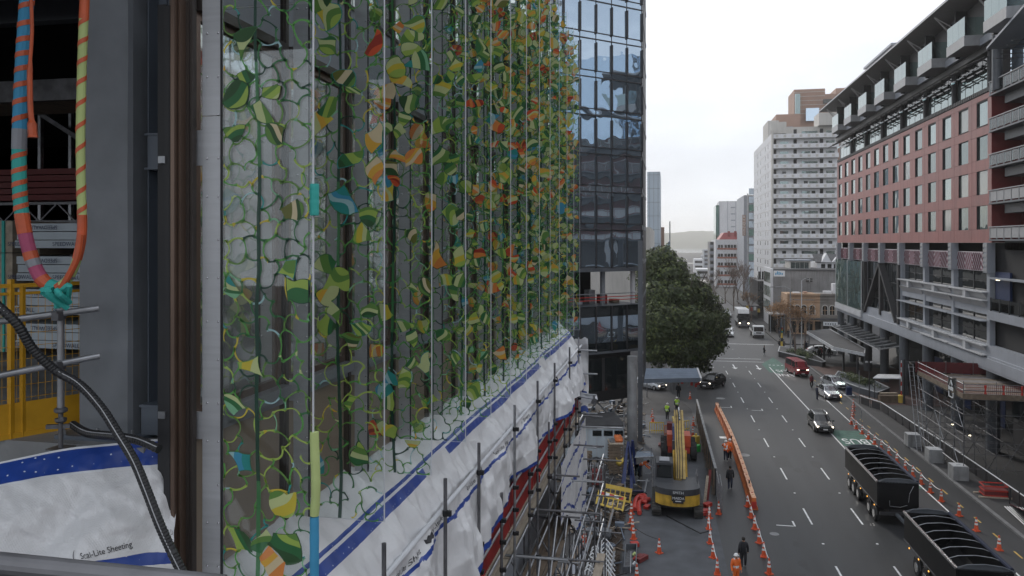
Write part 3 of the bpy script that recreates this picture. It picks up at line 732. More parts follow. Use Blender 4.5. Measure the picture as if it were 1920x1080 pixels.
spiral(lf, .0495, 9, .038, 0, .40); spiral(lf, .0495, 5, .035, .445, .62); spiral(rt, .0325, 10, .035, .08, .6)
b = MB(); b.path(spl([W(58,-10,5.38),W(60,60,5.38),W(56,130,5.37),W(57,200,5.36),W(60,232,5.35),W(62,258,5.35)],4), [.012]*8+[.018]*8+[.03]*4+[.034], 8); b.obj('loose_strap', A['orange_tape'], sg)
b = MB(); b.path(spl([W(152,440,5.3),W(146,480,5.3),W(130,515,5.3),W(112,545,5.3)],5), .022, 8); b.obj('loose_strap', A['orange_tape'], sg)
b = MB()
for q in range(7):
    a0 = q*.9; p = W(106,541,5.3); b.path(spl([p+Vector((.05*math.cos(a0),.04*math.sin(a0),-.01)),p+Vector((.10*math.cos(a0),.05*math.sin(a0),.02-.01*q)),p+Vector((.05*math.cos(a0+1),.06,-.10-.02*(q%3)))],4), .022, 6)
b.obj('knotted_cloth', A['foam_teal'], sg)
# scaffold post with rails and base jack
sp = thing('scaffold_post', 'short scaffold post on a base jack with two horizontal rails and couplers', 'scaffold post', W(115,835,5.6))
P0 = W(114,835,5.6); zt = W(114,555,5.6).z
b = MB(); b.tube((P0.x,P0.y,17.78),(P0.x,P0.y,zt),.0242,n=14); b.obj('standard', A['galv'], sp)
for (xa,ya,xb,yb,za,zb) in ((-40,608,185,578,5.3,5.66),(-40,712,187,667,5.3,5.66)):
    b = MB(); b.tube(W(xa,ya,za),W(xb,yb,zb),.0242,n=14); b.obj('rail', A['galv'], sp)
for py in (592,686):
    q = W(112,py,5.56); b = MB(); b.lathe([(.034,-.03),(.036,0),(.034,.03)], 12, (P0.x,P0.y,q.z)); b.box(q+Vector((.02,-.045,0)),(.06,.05,.06)); b.tube(q+Vector((.04,-.08,.03)),q+Vector((.04,-.02,.03)),.008,n=6); b.obj('coupler', A['galv_dark'], sp)
b = MB(); b.tube((P0.x,P0.y,17.5),(P0.x,P0.y,17.8),.017,n=10); b.lathe([(.03,0),(.045,.01),(.045,.03),(.03,.04)],10,(P0.x,P0.y,17.76)); b.box((P0.x-.02,P0.y,17.66),(.16,.03,.03),.4); b.box((P0.x,P0.y,17.72),(.10,.03,.03),-.8)
b.lathe([(.03,0),(.04,.012),(.04,.03)],10,(P0.x,P0.y,17.69)); b.bx(P0.x-.07,P0.x+.07,P0.y-.07,P0.y+.07,17.5,17.508); b.obj('base_jack', A['galv_dark'], sp)
# corrugated hoses
def hose(pts, r, lab):
    b = MB(); P = spl(pts, 14); Q, rr = [], []; acc = 0
    fine = []
    for i in range(len(P)-1):
        n = max(1, int((P[i+1]-P[i]).length/.007))
        for j in range(n): fine.append(P[i].lerp(P[i+1], j/n))
    fine.append(P[-1]); b.path(fine, [r*(1+.05*(1 if i%3 else -1)) for i in range(len(fine))], 12)
    o = b.obj('corrugated_hose', A['hose'], smooth=False); tag(o, lab, 'hose')
    b = MB(); off = Vector((.002,-.75,.66)).normalized()*r*1.06
    b.path([p+off for p in P], .0035, 5); b.obj('white_stripe', A['hose_stripe'], o)
    return o
hose([W(x,y,z) for x,y,z in ((-20,560,5.25),(30,605,5.25),(62,655,5.3),(105,695,5.35),(150,722,5.35),(190,765,5.3),(222,815,5.2),(252,865,5.1),(275,920,5.0),(300,985,4.9),(325,1040,4.85),(350,1090,4.8))], .031, 'long ribbed black hose with white stripe running down over the white sheet')
hose([W(x,y,z) for x,y,z in ((136,796,5.75),(165,812,5.6),(215,818,5.4),(260,826,5.3),(298,842,5.25))], .03, 'short cut length of ribbed black hose lying behind the post')
# yellow mesh gate
gt = thing('mesh_gate', 'yellow framed edge protection panel with orange wire mesh and solid kick plate', 'safety gate', W(80,820,6.2))
p0, p1 = W(-25,845,5.75), W(160,792,6.3); ug = (p1-p0); ug.z = 0; Lg = ug.length; ug.normalize(); ht = 1.17
def gp(u, z): q = p0+ug*u; return Vector((q.x, q.y, 17.5+z))
b = MB(); b.beam(gp(0,.02),gp(Lg,.02),.03,.04); b.beam(gp(0,ht),gp(Lg,ht),.03,.03); b.beam(gp(0,ht-.06),gp(Lg,ht-.06),.02,.02); b.beam(gp(.16,0),gp(.16,ht+.05),.035,.035); b.beam(gp(.24,0),gp(.24,ht),.03,.03); b.beam(gp(Lg-.02,0),gp(Lg-.02,ht),.03,.03); b.obj('gate_frame', A['yellow_gate'], gt)
b = MB(); n = Vector((ug.y,-ug.x,0))*.006; b.ext([gp(0,.03),gp(Lg,.03),gp(Lg,.27),gp(0,.27)], n); b.obj('kick_plate', A['yellow_gate'], gt)
b = MB()
for i in range(int(Lg/.05)): b.tube(gp(i*.05,.27),gp(i*.05,ht-.06),.0022,n=4,cap=False)
for j in range(9): b.tube(gp(0,.30+j*.1),gp(Lg,.30+j*.1),.0022,n=4,cap=False)
o = b.obj('wire_mesh', A['yellow_gate'], gt); o['kind'] = 'stuff'
# stacks of wall panels inside
for j, z in enumerate((18.93,18.50,18.07,17.62)):
    st = thing('wall_panel_stack', ('topmost','second from top','third from top','bottom')[j]+' strapped bundle of grey wall panels with dark blue lettering', 'panel stack', (-7.5,9,z), 'stacked wall panels inside')
    for i in range(3):
        b = MB(); dx = rnd.uniform(-.03,.03); b.bx(-8.42+dx,-4.9+dx,8.6+rnd.uniform(-.02,.02),9.8,z+i*.11,z+i*.11+.10); b.obj('wall_panel', A['prefab'], st)
    for i, xx in ((0,-7.62),(2,-7.95),(1,-6.9),(2,-6.2),(0,-8.3)):
        text('SPEEDWALL', .075, A['sign_blue'], Matrix.Translation((xx,8.56,z+i*.11+.05)) @ Matrix.Rotation(R(90),4,'X') @ Matrix.Rotation(math.pi if i == 2 else 0,4,'Z'), st)
    b = MB(); b.bx(-8.78,-8.47,8.6,9.6,z-.06,z+.36); b.obj('end_bundle', A['timber'], st); b = MB(); b.bx(-8.62,-8.58,8.58,8.6,z-.06,z+.36); b.obj('green_strap', A['foam_teal'], st)
    for xx in (-8.2,-7.4,-6.2): b = MB(); b.bx(xx,xx+.1,8.65,9.7,z-.09,z-.004); b.obj('bearer', A['timber_dark'], st)
# interior clutter: studs, roof truss, boards, beams
sf = thing('stud_partition', 'bare metal stud wall standing in the dark interior', 'partition', (-12,15,17.5))
for i in range(9): b = MB(); b.bx(-14+i*.8,-13.93+i*.8,14.9,15,17.5,22.5); b.obj('stud', A['galv'], sf)
b = MB(); b.beam((-14,14.8,22),(-8,14.8,18.5),.1,.1); b.obj('brace', A['galv_dark'], sf)
tt = thing('lattice_truss', 'light steel lattice girder behind the panel stacks', 'truss', (-9,12.5,19.3))
b = MB(); b.beam((-13,12.6,19.75),(-5,12.6,19.75),.05,.05); b.beam((-13,12.6,19.4),(-5,12.6,19.4),.05,.05); b.obj('chord', A['galv_dark'], tt)
for i in range(20): b = MB(); b.beam((-13+i*.4,12.6,19.4 if i%2 else 19.75),(-12.6+i*.4,12.6,19.75 if i%2 else 19.4),.025,.025); b.obj('lattice_bar', A['galv_dark'], tt)
bd = thing('board_stack', 'long rusty brown boards stacked above the lattice girder', 'boards', (-9,13.5,19.8))
for i in range(5): b = MB(); b.bx(-13.5,-4.6,13.2,14.2,19.85+i*.13,19.96+i*.13); b.obj('board', A['red_deep'], bd)
cb = thing('ceiling_duct', 'pale flat duct panel hung under the dark ceiling', 'duct', (-9,12,21.6))
b = MB(); b.bx(-13,-5.4,11.0,12.6,21.45,21.6); b.obj('duct_panel', A['timber'], cb); b = MB(); b.bx(-13,-5.2,10.9,11,21.35,21.7); b.obj('duct_edge', A['galv_dark'], cb)
for i, y in enumerate((7.5, 9.6)):
    bmn = thing('ceiling_beam', f'dark steel beam under the interior ceiling, {"nearer" if i == 0 else "farther"} one', 'beam', (-10,y,22.2), 'ceiling beams inside')
    b = MB(); b.bx(-20,-4.6,y-.1,y+.1,22.2,22.23); b.bx(-20,-4.6,y-.1,y+.1,22.57,22.6); b.bx(-20,-4.6,y-.01,y+.01,22.23,22.57); b.obj('beam_section', A['steel_dark'], bmn)

# ---------------- white sheeting over the slab edge (near)
def fold(x, y, s): return mnoise.noise((x*s, y*s, 2.2))
TE = spl([W(-60,880,5.35),W(0,868,5.3),W(110,845,5.45),W(220,832,5.6),W(323,823,5.72)], 8)
BE = spl([W(-60,1150,4.55),W(0,1150,4.6),W(110,1150,4.75),W(235,1140,4.95),W(338,1120,5.3)], 8)
def ev(P, t): t *= len(P)-1; i = min(int(t), len(P)-2); return P[i].lerp(P[i+1], t-i)
def near_sheet(u, v):
    p = ev(TE,u).lerp(ev(BE,u), v); a = math.sin(math.pi*min(1,v*1.2))
    cr = mnoise.voronoi((u*2.6+v*1.6,v*1.5-u*.4,4.4))[0]; c2 = mnoise.voronoi((u*6-v*3,v*3.2,9.1))[0]
    f = .10*fold(u*3+v*1.4,v*.9,1.6)+.10*(cr[1]-cr[0])-.05*(c2[1]-c2[0])+.012*fold(u*20,v*9,2)
    q = p+Vector((.25*f*a,-f*(.25+a),.15*f*a))
    if v < .04: q += Vector((0,.02,.004))
    return q
ns_ = MB(); ns_.grid(near_sheet, 110, 70, lambda u, v: 1 if .02 < v < .155 else (2 if .155 <= v < .175 or v <= .02 else (1 if .72 < v < .79 and .5 < u+.25*(v-.75) < .98 else 0)))
def band_mat(name, dots=34.0):
    "printed blue band with rows of small white dots (flat print)"
    m = mat(name, (.02,.06,.30), .4, var=.12, scale=4); n = m.node_tree.nodes; l = m.node_tree.links.new; bs = n['Principled BSDF']
    g = n.new('ShaderNodeNewGeometry'); vo = n.new('ShaderNodeTexVoronoi'); vo.inputs['Scale'].default_value = 17; vo.inputs['Randomness'].default_value = .5
    l(g.outputs['Position'], vo.inputs['Vector']); lt = n.new('ShaderNodeMath'); lt.operation = 'LESS_THAN'; lt.inputs[1].default_value = .11; l(vo.outputs['Distance'], lt.inputs[0])
    src = bs.inputs['Base Color'].links[0].from_socket; mm = n.new('ShaderNodeMix'); mm.data_type = 'RGBA'; mm.inputs['B'].default_value = (.6,.65,.75,1)
    l(lt.outputs[0], mm.inputs['Factor']); l(src, mm.inputs['A']); l(mm.outputs['Result'], bs.inputs['Base Color']); return m
A['band'] = band_mat('sheet_blue_band')
def weave_mat():
    m = mat('sheet_woven_white', (.70,.705,.72), .36, var=.07, scale=2.5); n = m.node_tree.nodes; l = m.node_tree.links.new
    g = n.new('ShaderNodeNewGeometry'); w1 = n.new('ShaderNodeTexVoronoi'); w1.inputs['Scale'].default_value = 75; w1.inputs['Randomness'].default_value = .1
    l(g.outputs['Position'], w1.inputs['Vector']); nn = n.new('ShaderNodeTexNoise'); nn.inputs['Scale'].default_value = 9; nn.inputs['Detail'].default_value = 5; nn.inputs['Distortion'].default_value = 1.2; l(g.outputs['Position'], nn.inputs['Vector'])
    b1 = n.new('ShaderNodeBump'); b1.inputs['Strength'].default_value = .35; b1.inputs['Distance'].default_value = .006; l(w1.outputs['Distance'], b1.inputs['Height'])
    b2 = n.new('ShaderNodeBump'); b2.inputs['Strength'].default_value = .22; b2.inputs['Distance'].default_value = .03; l(nn.outputs['Fac'], b2.inputs['Height']); l(b1.outputs[0], b2.inputs['Normal'])
    l(b2.outputs[0], n['Principled BSDF'].inputs['Normal']); return m
A['weave'] = weave_mat()
nso = ns_.obj('plastic_sheet', [A['weave'],A['band'],A['sheet_dot']], smooth=True, fix=False); tag(nso, 'white woven plastic sheet with blue dotted bands hung over the near floor edge', 'sheeting')
def on_surface(fn, u, v, e=.004):
    p = Vector(fn(u,v)); du = (Vector(fn(u+.01,v))-p); dv = (Vector(fn(u,v-.01))-p); n = du.cross(dv).normalized(); x = du.normalized(); y = n.cross(x).normalized()
    M = Matrix((x,y,n)).transposed().to_4x4(); M.translation = p+n*e; return M
def draped(fn, body, size, u0, v0, su, sv, parent, slant=0.0):
    "lettering that follows the folds of a sheet"
    me = text_mesh(body, size, A['ink']); bm = bmesh.new(); bm.from_mesh(me)
    bmesh.ops.triangulate(bm, faces=bm.faces)
    for v in bm.verts:
        u, vv = u0+v.co.x*su, v0-v.co.y*sv+v.co.x*slant
        p = Vector(fn(u,vv)); du = Vector(fn(u+.005,vv))-p; dv = Vector(fn(u,vv-.005))-p; n = du.cross(dv).normalized()
        if n.dot(Vector((0,0,CAM_H))-p) < 0: n = -n
        v.co = p+n*.006
    bm.to_mesh(me); bm.free(); return link('sheet_lettering', me, parent)
draped(near_sheet, 'Scal-Lite Sheeting', 1.0, .70, .66, .0250, .055, nso, -.004)
draped(near_sheet, '(', 1.7, .585, .675, .02, .055, nso)
draped(near_sheet, 'Scal-Lite', 1.0, .96, .60, .02, .045, nso)
def badge(fn, u, v, w_, h_, parent):
    b = MB(); P = [(-1,-.1),(-1,1),(-.6,.5),(-.2,1),(.2,.55),(.6,1),(1,.5),(1,-.4),(.6,-.9),(.1,-.4),(-.4,-.9)]
    pts = []
    for x, y in P:
        p = Vector(fn(u+x*w_,v-y*h_)); n = (Vector((0,0,CAM_H))-p).normalized(); pts.append(p+n*.008)
    b.add(pts, [tuple(range(len(P)))]); return b.obj('sheet_logo', A['ink'], parent, fix=False)
badge(near_sheet, .44, .76, .022, .035, nso)
# dark handrail close to the lens
b = MB(); b.tube(W(-60,1052,1.72),W(420,1100,1.78),.026,n=16); tag(b.obj('handrail_tube', A['galv_dark']), 'dark handrail tube crossing just in front of the viewpoint', 'handrail')
# ================================================================ SCAFFOLD along the wall with its sheeting
PROF = [(-3.52,16.55),(-3.36,16.36),(-3.14,16.16),(-3.0,15.92),(-2.85,15.70),(-2.80,15.48),(-2.76,15.25),(-2.70,14.95),(-2.71,14.60)]
def prof(v):
    t = v*(len(PROF)-1); i = min(int(t), len(PROF)-2); f = t-i; f = f*f*(3-2*f)*.5+f*.5
    return PROF[i][0]+(PROF[i+1][0]-PROF[i][0])*f, PROF[i][1]+(PROF[i+1][1]-PROF[i][1])*f
PY = [None]*8
for i, px in enumerate((720,835,898,965,1008,1040,1068,1085)):
    Zp = 1440*2.755/(1253.5-px); X = (px-960)/1440*Zp; PY[i] = X*SA+Zp*CA
def crease(p):
    d = mnoise.voronoi(p)[0]; return d[1]-d[0]          # straight-sided facets meeting in sharp creases
def big_sheet(u, v):
    y = 4.2+u*(24.6-4.2); x, z = prof(v)
    k = max(0.0, (v-.5)*2); a = .085+.11*v*v; q_ = 1-.7*max(0,1-abs(v-.28)/.14); a *= q_
    f1 = mnoise.noise((y*.8, v*1.5, 0)); c1 = crease((y*.9+v*.9, v*1.1-y*.25, 3.1)); c2 = crease((y*1.9-v*1.6, v*2.6+y*.5, 7.7)); c3 = crease((y*4.2+v*2.5, v*3.5, 1.3))
    d = min(abs(y-p) for p in PY)                       # the poles pin the sheet, it bellies out between them
    pin = min(1, d/.9)
    x += a*(1.0*f1+1.0*c1-.85*c2+.5*c3+.12*mnoise.noise((y*11,v*9,2)))+.22*k*(pin-.35)*(.7+.6*mnoise.noise((y*.45,7,0)))
    z += (.12*c1-.09*c2+.05*c3-.04)*min(1,v*8)*q_-k*.16*abs(mnoise.noise((y*.55,3.3,0)))+k*k*.25*mnoise.noise((y*.33,1.7,5))
    if v < .3: x = max(x, -3.5)
    return (x, y, z)
bs_ = MB()
def bmf(u, v):
    if .230 < v < .268 or (.286 < v < .324 and mnoise.noise((u*9,0,2)) > -.3): return 1
    if .268 <= v <= .286: return 2
    if abs(v-(.645+.03*mnoise.noise((u*60,3,0)))) < .016: return 1
    if v > .968 and mnoise.noise((u*5,8,1)) > -.12: return 1
    return 0
bs_.grid(big_sheet, 400, 120, bmf)
bso = bs_.obj('plastic_sheet', [A['weave'],A['band'],A['sheet_dot']], smooth=True, fix=False)
tag(bso, 'long crumpled white plastic sheet draped from the wall over the scaffold handrail', 'sheeting')
for i, u in enumerate((.075,.125,.185,.245,.33,.42,.52,.62,.72)):
    draped(big_sheet, 'Scal-Lite Sheeting', 1.0, u, .585, .0058, .042, bso)
    if i % 2 == 0: badge(big_sheet, u+.031, .585, .004, .025, bso)
scf = thing('tube_scaffold', 'tall steel tube scaffold along the building with red mesh and timber toe boards', 'scaffold', (-2.8,14,0))
XO, XI, XM = -2.70, -3.45, -2.05
ys_ = [4.6]+PY+[24.9]
def st(x, y, z0, z1, m='galv_dark'): b = MB(); b.tube((x,y,z0),(x,y,z1),.0242,n=8); return b.obj('standard', A[m], scf)
def coup(p, q=0):
    b = MB(); b.lathe([(.035,-.035),(.038,0),(.035,.035)], 8, p); b.box(Vector(p)+Vector((.04,0,.0)),(.07,.06,.06),q); b.tube(Vector(p)+Vector((.03,-.05,.03)),Vector(p)+Vector((.09,-.05,.03)),.009,n=5); return b.obj('coupler', A['black'], scf)
for i, y in enumerate(PY):
    st(XO, y, 0, 16.09, 'galv' if i in (3,7) else 'galv_dark')
    for z in (15.66,14.62,14.22,13.8,12.4): coup((XO,y,z))
for i, (a, c_) in enumerate(zip(PY, PY[1:])):
    m = (a+c_)/2; st(XO+.05, m, 0, 14.95-.1*(i%2)); coup((XO+.05,m,14.5)); coup((XO+.05,m,14.15)); coup((XO+.05,m,13.7))
for y in ys_[::2]: st(XI, y, 0, 13.4)
for i, y in enumerate(ys_[1:]):
    st(XM-.05*(i%2), y+.5, 0, 12.7-.5*(i%3)); 
def led(x, z, y0=4.3, y1=25.1, m='galv', r=.0242):
    b = MB(); n = 4
    for j in range(n):
        ya, yb = y0+(y1-y0)*j/n, y0+(y1-y0)*(j+1)/n; b.tube((x+.004*(j%2),ya-.15,z+.004*(j%2)),(x+.004*(j%2),yb,z+.004*(j%2)),r,n=8)
    return b.obj('ledger', A[m], scf)
led(XO-.06, 15.68, m='sheet_dot', r=.03)
for z in (14.62,14.22,13.78): led(XO-.055, z, m='galv')
for z in (13.35,12.4,11.3,10.2,8.2,6.2,4.2): led(XO-.055, z); led(XI+.05, z-.08)
for z in (12.1,11.2,10.0,8.0,6.0): led(XM-.02, z, y0=6, m='galv')
def trans(y, z, x0, x1, m='galv_dark', nm='transom'):
    b = MB(); b.tube((x0,y,z),(x1,y,z),.0242,n=8); return b.obj(nm, A[m], scf)
for i, y in enumerate(ys_):
    for j, z in enumerate((13.3,12.3,11.2,10.1,8.1,6.1)):
        trans(y+.1, z+.05, -3.7, -1.9+.35*((i*7+j*3)%3)-.2, 'galv' if (i+j)%4 == 0 else 'galv_dark')
for i, (a, c_) in enumerate(zip(ys_[:-1], ys_[1:])):
    for z0, z1 in ((10.2,12.4),(6.2,10.2)):
        b = MB(); b.tube((XO+.06,a,z0),(XO+.06,c_,z1),.0242,n=6); b.obj('brace', A['galv'], scf)
        b = MB(); b.tube((XM+.05,a+.4,z0-.4),(XI,a+.6,z1-.3),.0242,n=6); b.obj('brace', A['galv_dark'], scf)
# stub transoms that stick out at the far end
for y, z in ((24.2,15.6),(24.3,14.85),(24.0,14.25),(24.3,13.6),(24.1,13.2),(24.0,12.6)): trans(y, z, -2.9, -2.2, 'galv')
# red mesh panels and toe boards, one per bay
for i, (a, c_) in enumerate(zip(ys_[:-1], ys_[1:])):
    b = MB(); n = max(2,int((c_-a)/.1))
    b.grid(lambda u, v: (XO-.09+.012*mnoise.noise((u*9+i*5,v*4,0)), a+.03+u*(c_-a-.06), 13.86+v*.78), n, 8); mesh_ = b.obj('mesh_panel', A['redmesh'], scf, smooth=True, fix=False)
    b = MB()
    for q in range(int((c_-a)/.075)): b.bx(XO-.084,XO-.078,a+.04+q*.075,a+.052+q*.075,13.86,14.6)
    o = b.obj('mesh_wire', A['red_plastic'], scf); o['kind'] = 'stuff'
    if i % 2: b = MB(); b.box((XO-.03,a+.4,13.95),(.03,.12,.2),.2,0,.5); b.obj('red_tie', A['red_plastic'], scf)
    for z, dz in ((13.56,.24),(13.30,.03)):
        b = MB(); b.bx(XO-.13 if dz > .1 else XI+.1, XO-.09 if dz > .1 else XO-.1, a-.05 if i%2 else a+.02, c_-.02, z, z+dz); b.obj('toe_board' if dz > .1 else 'deck_board', A['timber'], scf)
for z in (11.15,8.05):
    for j in range(3):
        for i, (a, c_) in enumerate(zip(ys_[:-1], ys_[1:])): b = MB(); b.bx(XI+.12+j*.24,XI+.34+j*.24,a+.02,c_-.02,z+.1,z+.14); b.obj('deck_board', A['timber_dark'], scf)
for y0 in (13,16,19.5):
    b = MB(); b.bx(XM+.05,XM+.28,y0,y0+2.6,10.05,10.09); b.obj('deck_board', A['timber'], scf)
# lilac-white sheet hung on the far bays
def far_sheet(u, v):
    y = 18.8+u*6.0; zt = 13.55-.2*u; zb = 12.0-1.9*u+(.25*math.sin(u*9)); z = zt+(zb-zt)*v
    return (XO+.10+.06*mnoise.noise((y*1.2,z*.8,0))+.03*mnoise.noise((y*4,z*2,3))+.25*max(0,v-.8)*u, y, z)
b = MB(); b.grid(far_sheet, 60, 50, lambda u, v: 1 if (v*3.4+u*1.2)%1 < .13 else 0)
tag(b.obj('plastic_sheet', [A['weave'],A['band']], smooth=True, fix=False), 'white sheet with slanting blue bands hung below the far end of the scaffold', 'sheeting')
# second sheet wrapped round the far end
def end_sheet(u, v):
    x = -3.5+u*.95; z = 15.9-v*2.0-.5*u*v; return (x+.08*mnoise.noise((u*4,v*3,1)), 24.75+.18*mnoise.noise((u*3,v*4,0))+.25*math.sin(v*2.5)*u, z+.12*mnoise.noise((u*5,v*2,5)))
b = MB(); b.grid(end_sheet, 30, 40, lambda u, v: 1 if v > .93 or abs(v-.5-.3*u) < .035 else 0)
tag(b.obj('plastic_sheet', [A['weave'],A['band']], smooth=True, fix=False), 'crumpled white sheet end wrapping the last scaffold bay beside the glass tower', 'sheeting')
# floodlight on the scaffold end
fl = thing('floodlight', 'grey box floodlight clamped to the far end of the scaffold', 'floodlight', W(1098,745,24))
p = W(1100,748,24)
b = MB(); b.box(p+Vector((-.05,0,.05)),(.5,.35,.14),.3,0,.25,.2); b.obj('housing', A['tape_grey'], fl)
b = MB(); b.box(p+Vector((-.02,-.17,-.02)),(.36,.03,.12),.3,0,.25,.2); b.obj('lamp_glass', A['sheet_dot'], fl)
b = MB(); b.box(p+Vector((.24,-.02,.0)),(.10,.34,.20),.3,0,.25,.5); b.obj('visor', A['galv'], fl); b = MB(); b.tube(p+Vector((-.5,.1,.1)),p+Vector((-.1,.1,.05)),.024); b.obj('arm', A['galv'], fl)
# ================================================================ HOTEL on the right
HX, HB = 28.36, 8.93          # facade plane, bay length along the street
HY0 = 76.0; HY1 = HY0+7.2*HB
h_ = lambda d: CAM_H+d        # heights given relative to the camera
ht = thing('hotel_building', 'terracotta panelled hotel block on a pale grey concrete and glass podium', 'hotel', (HX,HY0,0))
# ---- red upper wall with real window openings, built panel by panel
NW = 14; WP = (HY1-HY0)/NW
rows = [(1.24,3.4),(4.45,6.63),(7.67,9.85),(10.7,13.1)]
m_win = MB(); m_win.bx(HX+.15,HX+.18,-1.24,1.24,-1.09,1.09); m_wps = [m_win.mesh('pane', A[q]) for q in ('hotelwin','hotelwin','hotelwin_dark','hotelwin_curtain')]; wr2 = random.Random(3)
b = MB()
for y0,y1,z0,z1 in ((-1.29,-1.24,-1.15,1.15),(1.24,1.29,-1.15,1.15),(-1.24,1.24,1.09,1.15),(-1.24,1.24,-1.15,-1.09)): b.bx(HX+.02,HX+.21,y0,y1,z0,z1); m_wf = b.mesh('window_frame', A['hotel_dark'])
levels = [0]+[x for r_ in rows for x in r_]+[13.64]
pan = {}
for i in range(NW):
    ya, yb = HY0+i*WP, HY0+(i+1)*WP; ym = (ya+yb)/2-.15
    for j, (za, zb) in enumerate(zip(levels[:-1], levels[1:])):
        if j % 2 == 0:                       # solid spandrel panel
            key = ('s', j)
            if key not in pan: pan[key] = MB().bx(HX,HX+.25,.022,WP-.022,h_(za)+(.02 if j else 0),h_(zb)-.02).mesh('wall_panel', A['red_wall'])
            link('wall_panel', pan[key], ht, (0,ya,0))
        else:
            key = ('p', j)
            if key not in pan:
                q = WP/2-.15; pan[key] = MB().bx(HX,HX+.25,.022,q-1.29,h_(za),h_(zb)).mesh('wall_panel', A['red_wall']); pan[key,1] = MB().bx(HX,HX+.25,q+1.29,WP-.022,h_(za),h_(zb)).mesh('wall_panel', A['red_wall'])
            link('wall_panel', pan[key], ht, (0,ya,0)); link('wall_panel', pan[key,1], ht, (0,ya,0))
            f = link('window_frame', m_wf, ht, (0,ym,h_((za+zb)/2))); link('pane', m_wps[wr2.choice((0,0,1,2,2,3)) if j > 4 else wr2.choice((0,2,2,2,3))], f, (0,ym,h_((za+zb)/2)))  # upper rows favour paler panes, painting in their brighter reflections
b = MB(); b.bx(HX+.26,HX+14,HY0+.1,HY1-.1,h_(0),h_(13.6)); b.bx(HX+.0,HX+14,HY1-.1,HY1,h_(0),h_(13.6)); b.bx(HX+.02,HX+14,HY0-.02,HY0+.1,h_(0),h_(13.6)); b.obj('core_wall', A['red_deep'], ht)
b = MB()
for i in range(140): b.bx(HX-.06,HX+.1,HY0+i*(HY1-HY0)/140,HY0+i*(HY1-HY0)/140+.28,h_(13.72),h_(14.1))
b.bx(HX+.1,HX+.3,HY0,HY1,h_(13.64),h_(14.15)); o = b.obj('dentil_course', A['hotel_dark'], ht)
# ---- glazed storey, columns, sun louvres
def bays(fn):
    for i in range(7): fn(i, HY0+.6+i*HB)
m_gl = MB().bx(HX+.3,HX+.34,0,1.95,h_(14.15),h_(15.9)).mesh('pane', A['hotelwin']); m_gl2 = MB().bx(HX+.33,HX+.36,0,1.95,h_(15.9),h_(17.3)).mesh('upper_pane', A['dwin'])
m_col = MB().lathe([(.28,0),(.28,3.3)],12,(HX+.15,0,h_(14.1))).mesh('round_column', A['hotel_dark'])
m_lv = MB(); [m_lv.bx(HX-1.7+q*.28,HX-1.5+q*.28,0,HB-.12,h_(16.3)+q*.10,h_(16.34)+q*.10) for q in range(6)]
LV = [MB().bx(HX-1.75+q*.28,HX-1.55+q*.28,0,HB-.12,h_(16.15)+q*.13,h_(16.19)+q*.13).mesh('louvre', A['hotel_dark']) for q in range(6)]
m_arm = MB().beam((HX-1.85,0,h_(16.05)),(HX+.3,0,h_(17.0)),.08,.12).beam((HX-1.2,0,h_(16.3)),(HX-.2,.9,h_(16.9)),.05,.05).mesh('louvre_arm', A['hotel_dark'])
m_lvl = MB().bx(HX-.3,HX-.24,0,HB-.3,h_(15.95),h_(16.2)).mesh('light_shelf', A['rail_glass'])
def glz(i, y):
    link('round_column', m_col, ht, (0,y,0))
    for q in range(4): link('pane', m_gl, ht, (0,y+.3+q*2.08,0)); link('upper_pane', m_gl2, ht, (0,y+.3+q*2.08,0))
    for m_ in LV: link('louvre', m_, ht, (0,y,0))
    for q in range(4): link('louvre_arm', m_arm, ht, (0,y+q*HB/4,0))
    link('light_shelf', m_lvl, ht, (0,y,0))
bays(glz)
b = MB(); b.bx(HX-.2,HX+3,HY0,HY1,h_(17.3),h_(17.9)); b.bx(HX+.4,HX+12,HY0,HY1,h_(13.62),h_(17.3)); b.obj('storey_slab', A['hotel_dark'], ht)
# ---- top storey with balconies, glass screens, roof overhang and struts
b = MB(); b.bx(HX+.2,HX+5,HY0-5,HY1,h_(17.9),h_(22.6)); b.obj('top_storey_wall', A['hotel_grey'], ht)
m_bal = MB().bx(HX-1.86,HX-.02,0,4.6,h_(18),h_(18.12)).bx(HX-1.86,HX-1.78,0,4.6,h_(18.12),h_(18.95)).bx(HX-1.78,HX-.02,0,.08,h_(18.12),h_(18.95)).bx(HX-1.78,HX-.02,4.52,4.6,h_(18.12),h_(18.95)).mesh('balcony_box', A['balcony'])
m_bgl = [MB().bx(HX-1.80,HX-1.78,.05+q*1.51,1.53+q*1.51,h_(18.95),h_(20.7)).mesh('glass_screen', A['hotelwin']) for q in range(3)]
m_bgl.append(MB().bx(HX-1.76,HX-.1,.03,.05,h_(18.95),h_(20.6)).mesh('glass_screen', A['rail_glass']))
m_pier = MB().bx(HX-1.0,HX+.2,4.75,5.0,h_(17.9),h_(22.5)).bx(HX-.1,HX+.2,.2,4.5,h_(18.9),h_(22.4)).mesh('pier', A['hotel_dark'])
m_strut = MB().beam((HX-2.3,6.6,h_(22.5)),(HX-.1,6.6,h_(19.9)),.12,.12).beam((HX-2.3,6.6,h_(22.5)),(HX-.1,5.2,h_(20.4)),.08,.08).mesh('roof_strut', A['soffit'])
m_wgl = MB().bx(HX+.12,HX+.19,5.1,8.7,h_(18.3),h_(22.2)).mesh('pane', A['greenwin'])
m_apron = MB().bx(HX-.6,HX-.1,4.65,8.85,h_(17.9),h_(18.6)).mesh('apron_panel', A['hotel_grey'])
for i in range(-1, 7):
    y = HY0+1.1+i*HB
    for nm, me in (('balcony_box',m_bal),('pier',m_pier),('roof_strut',m_strut),('pane',m_wgl),('apron_panel',m_apron)): link(nm, me, ht, (0,y,0))
    for me in m_bgl: link('glass_screen', me, ht, (0,y,0))
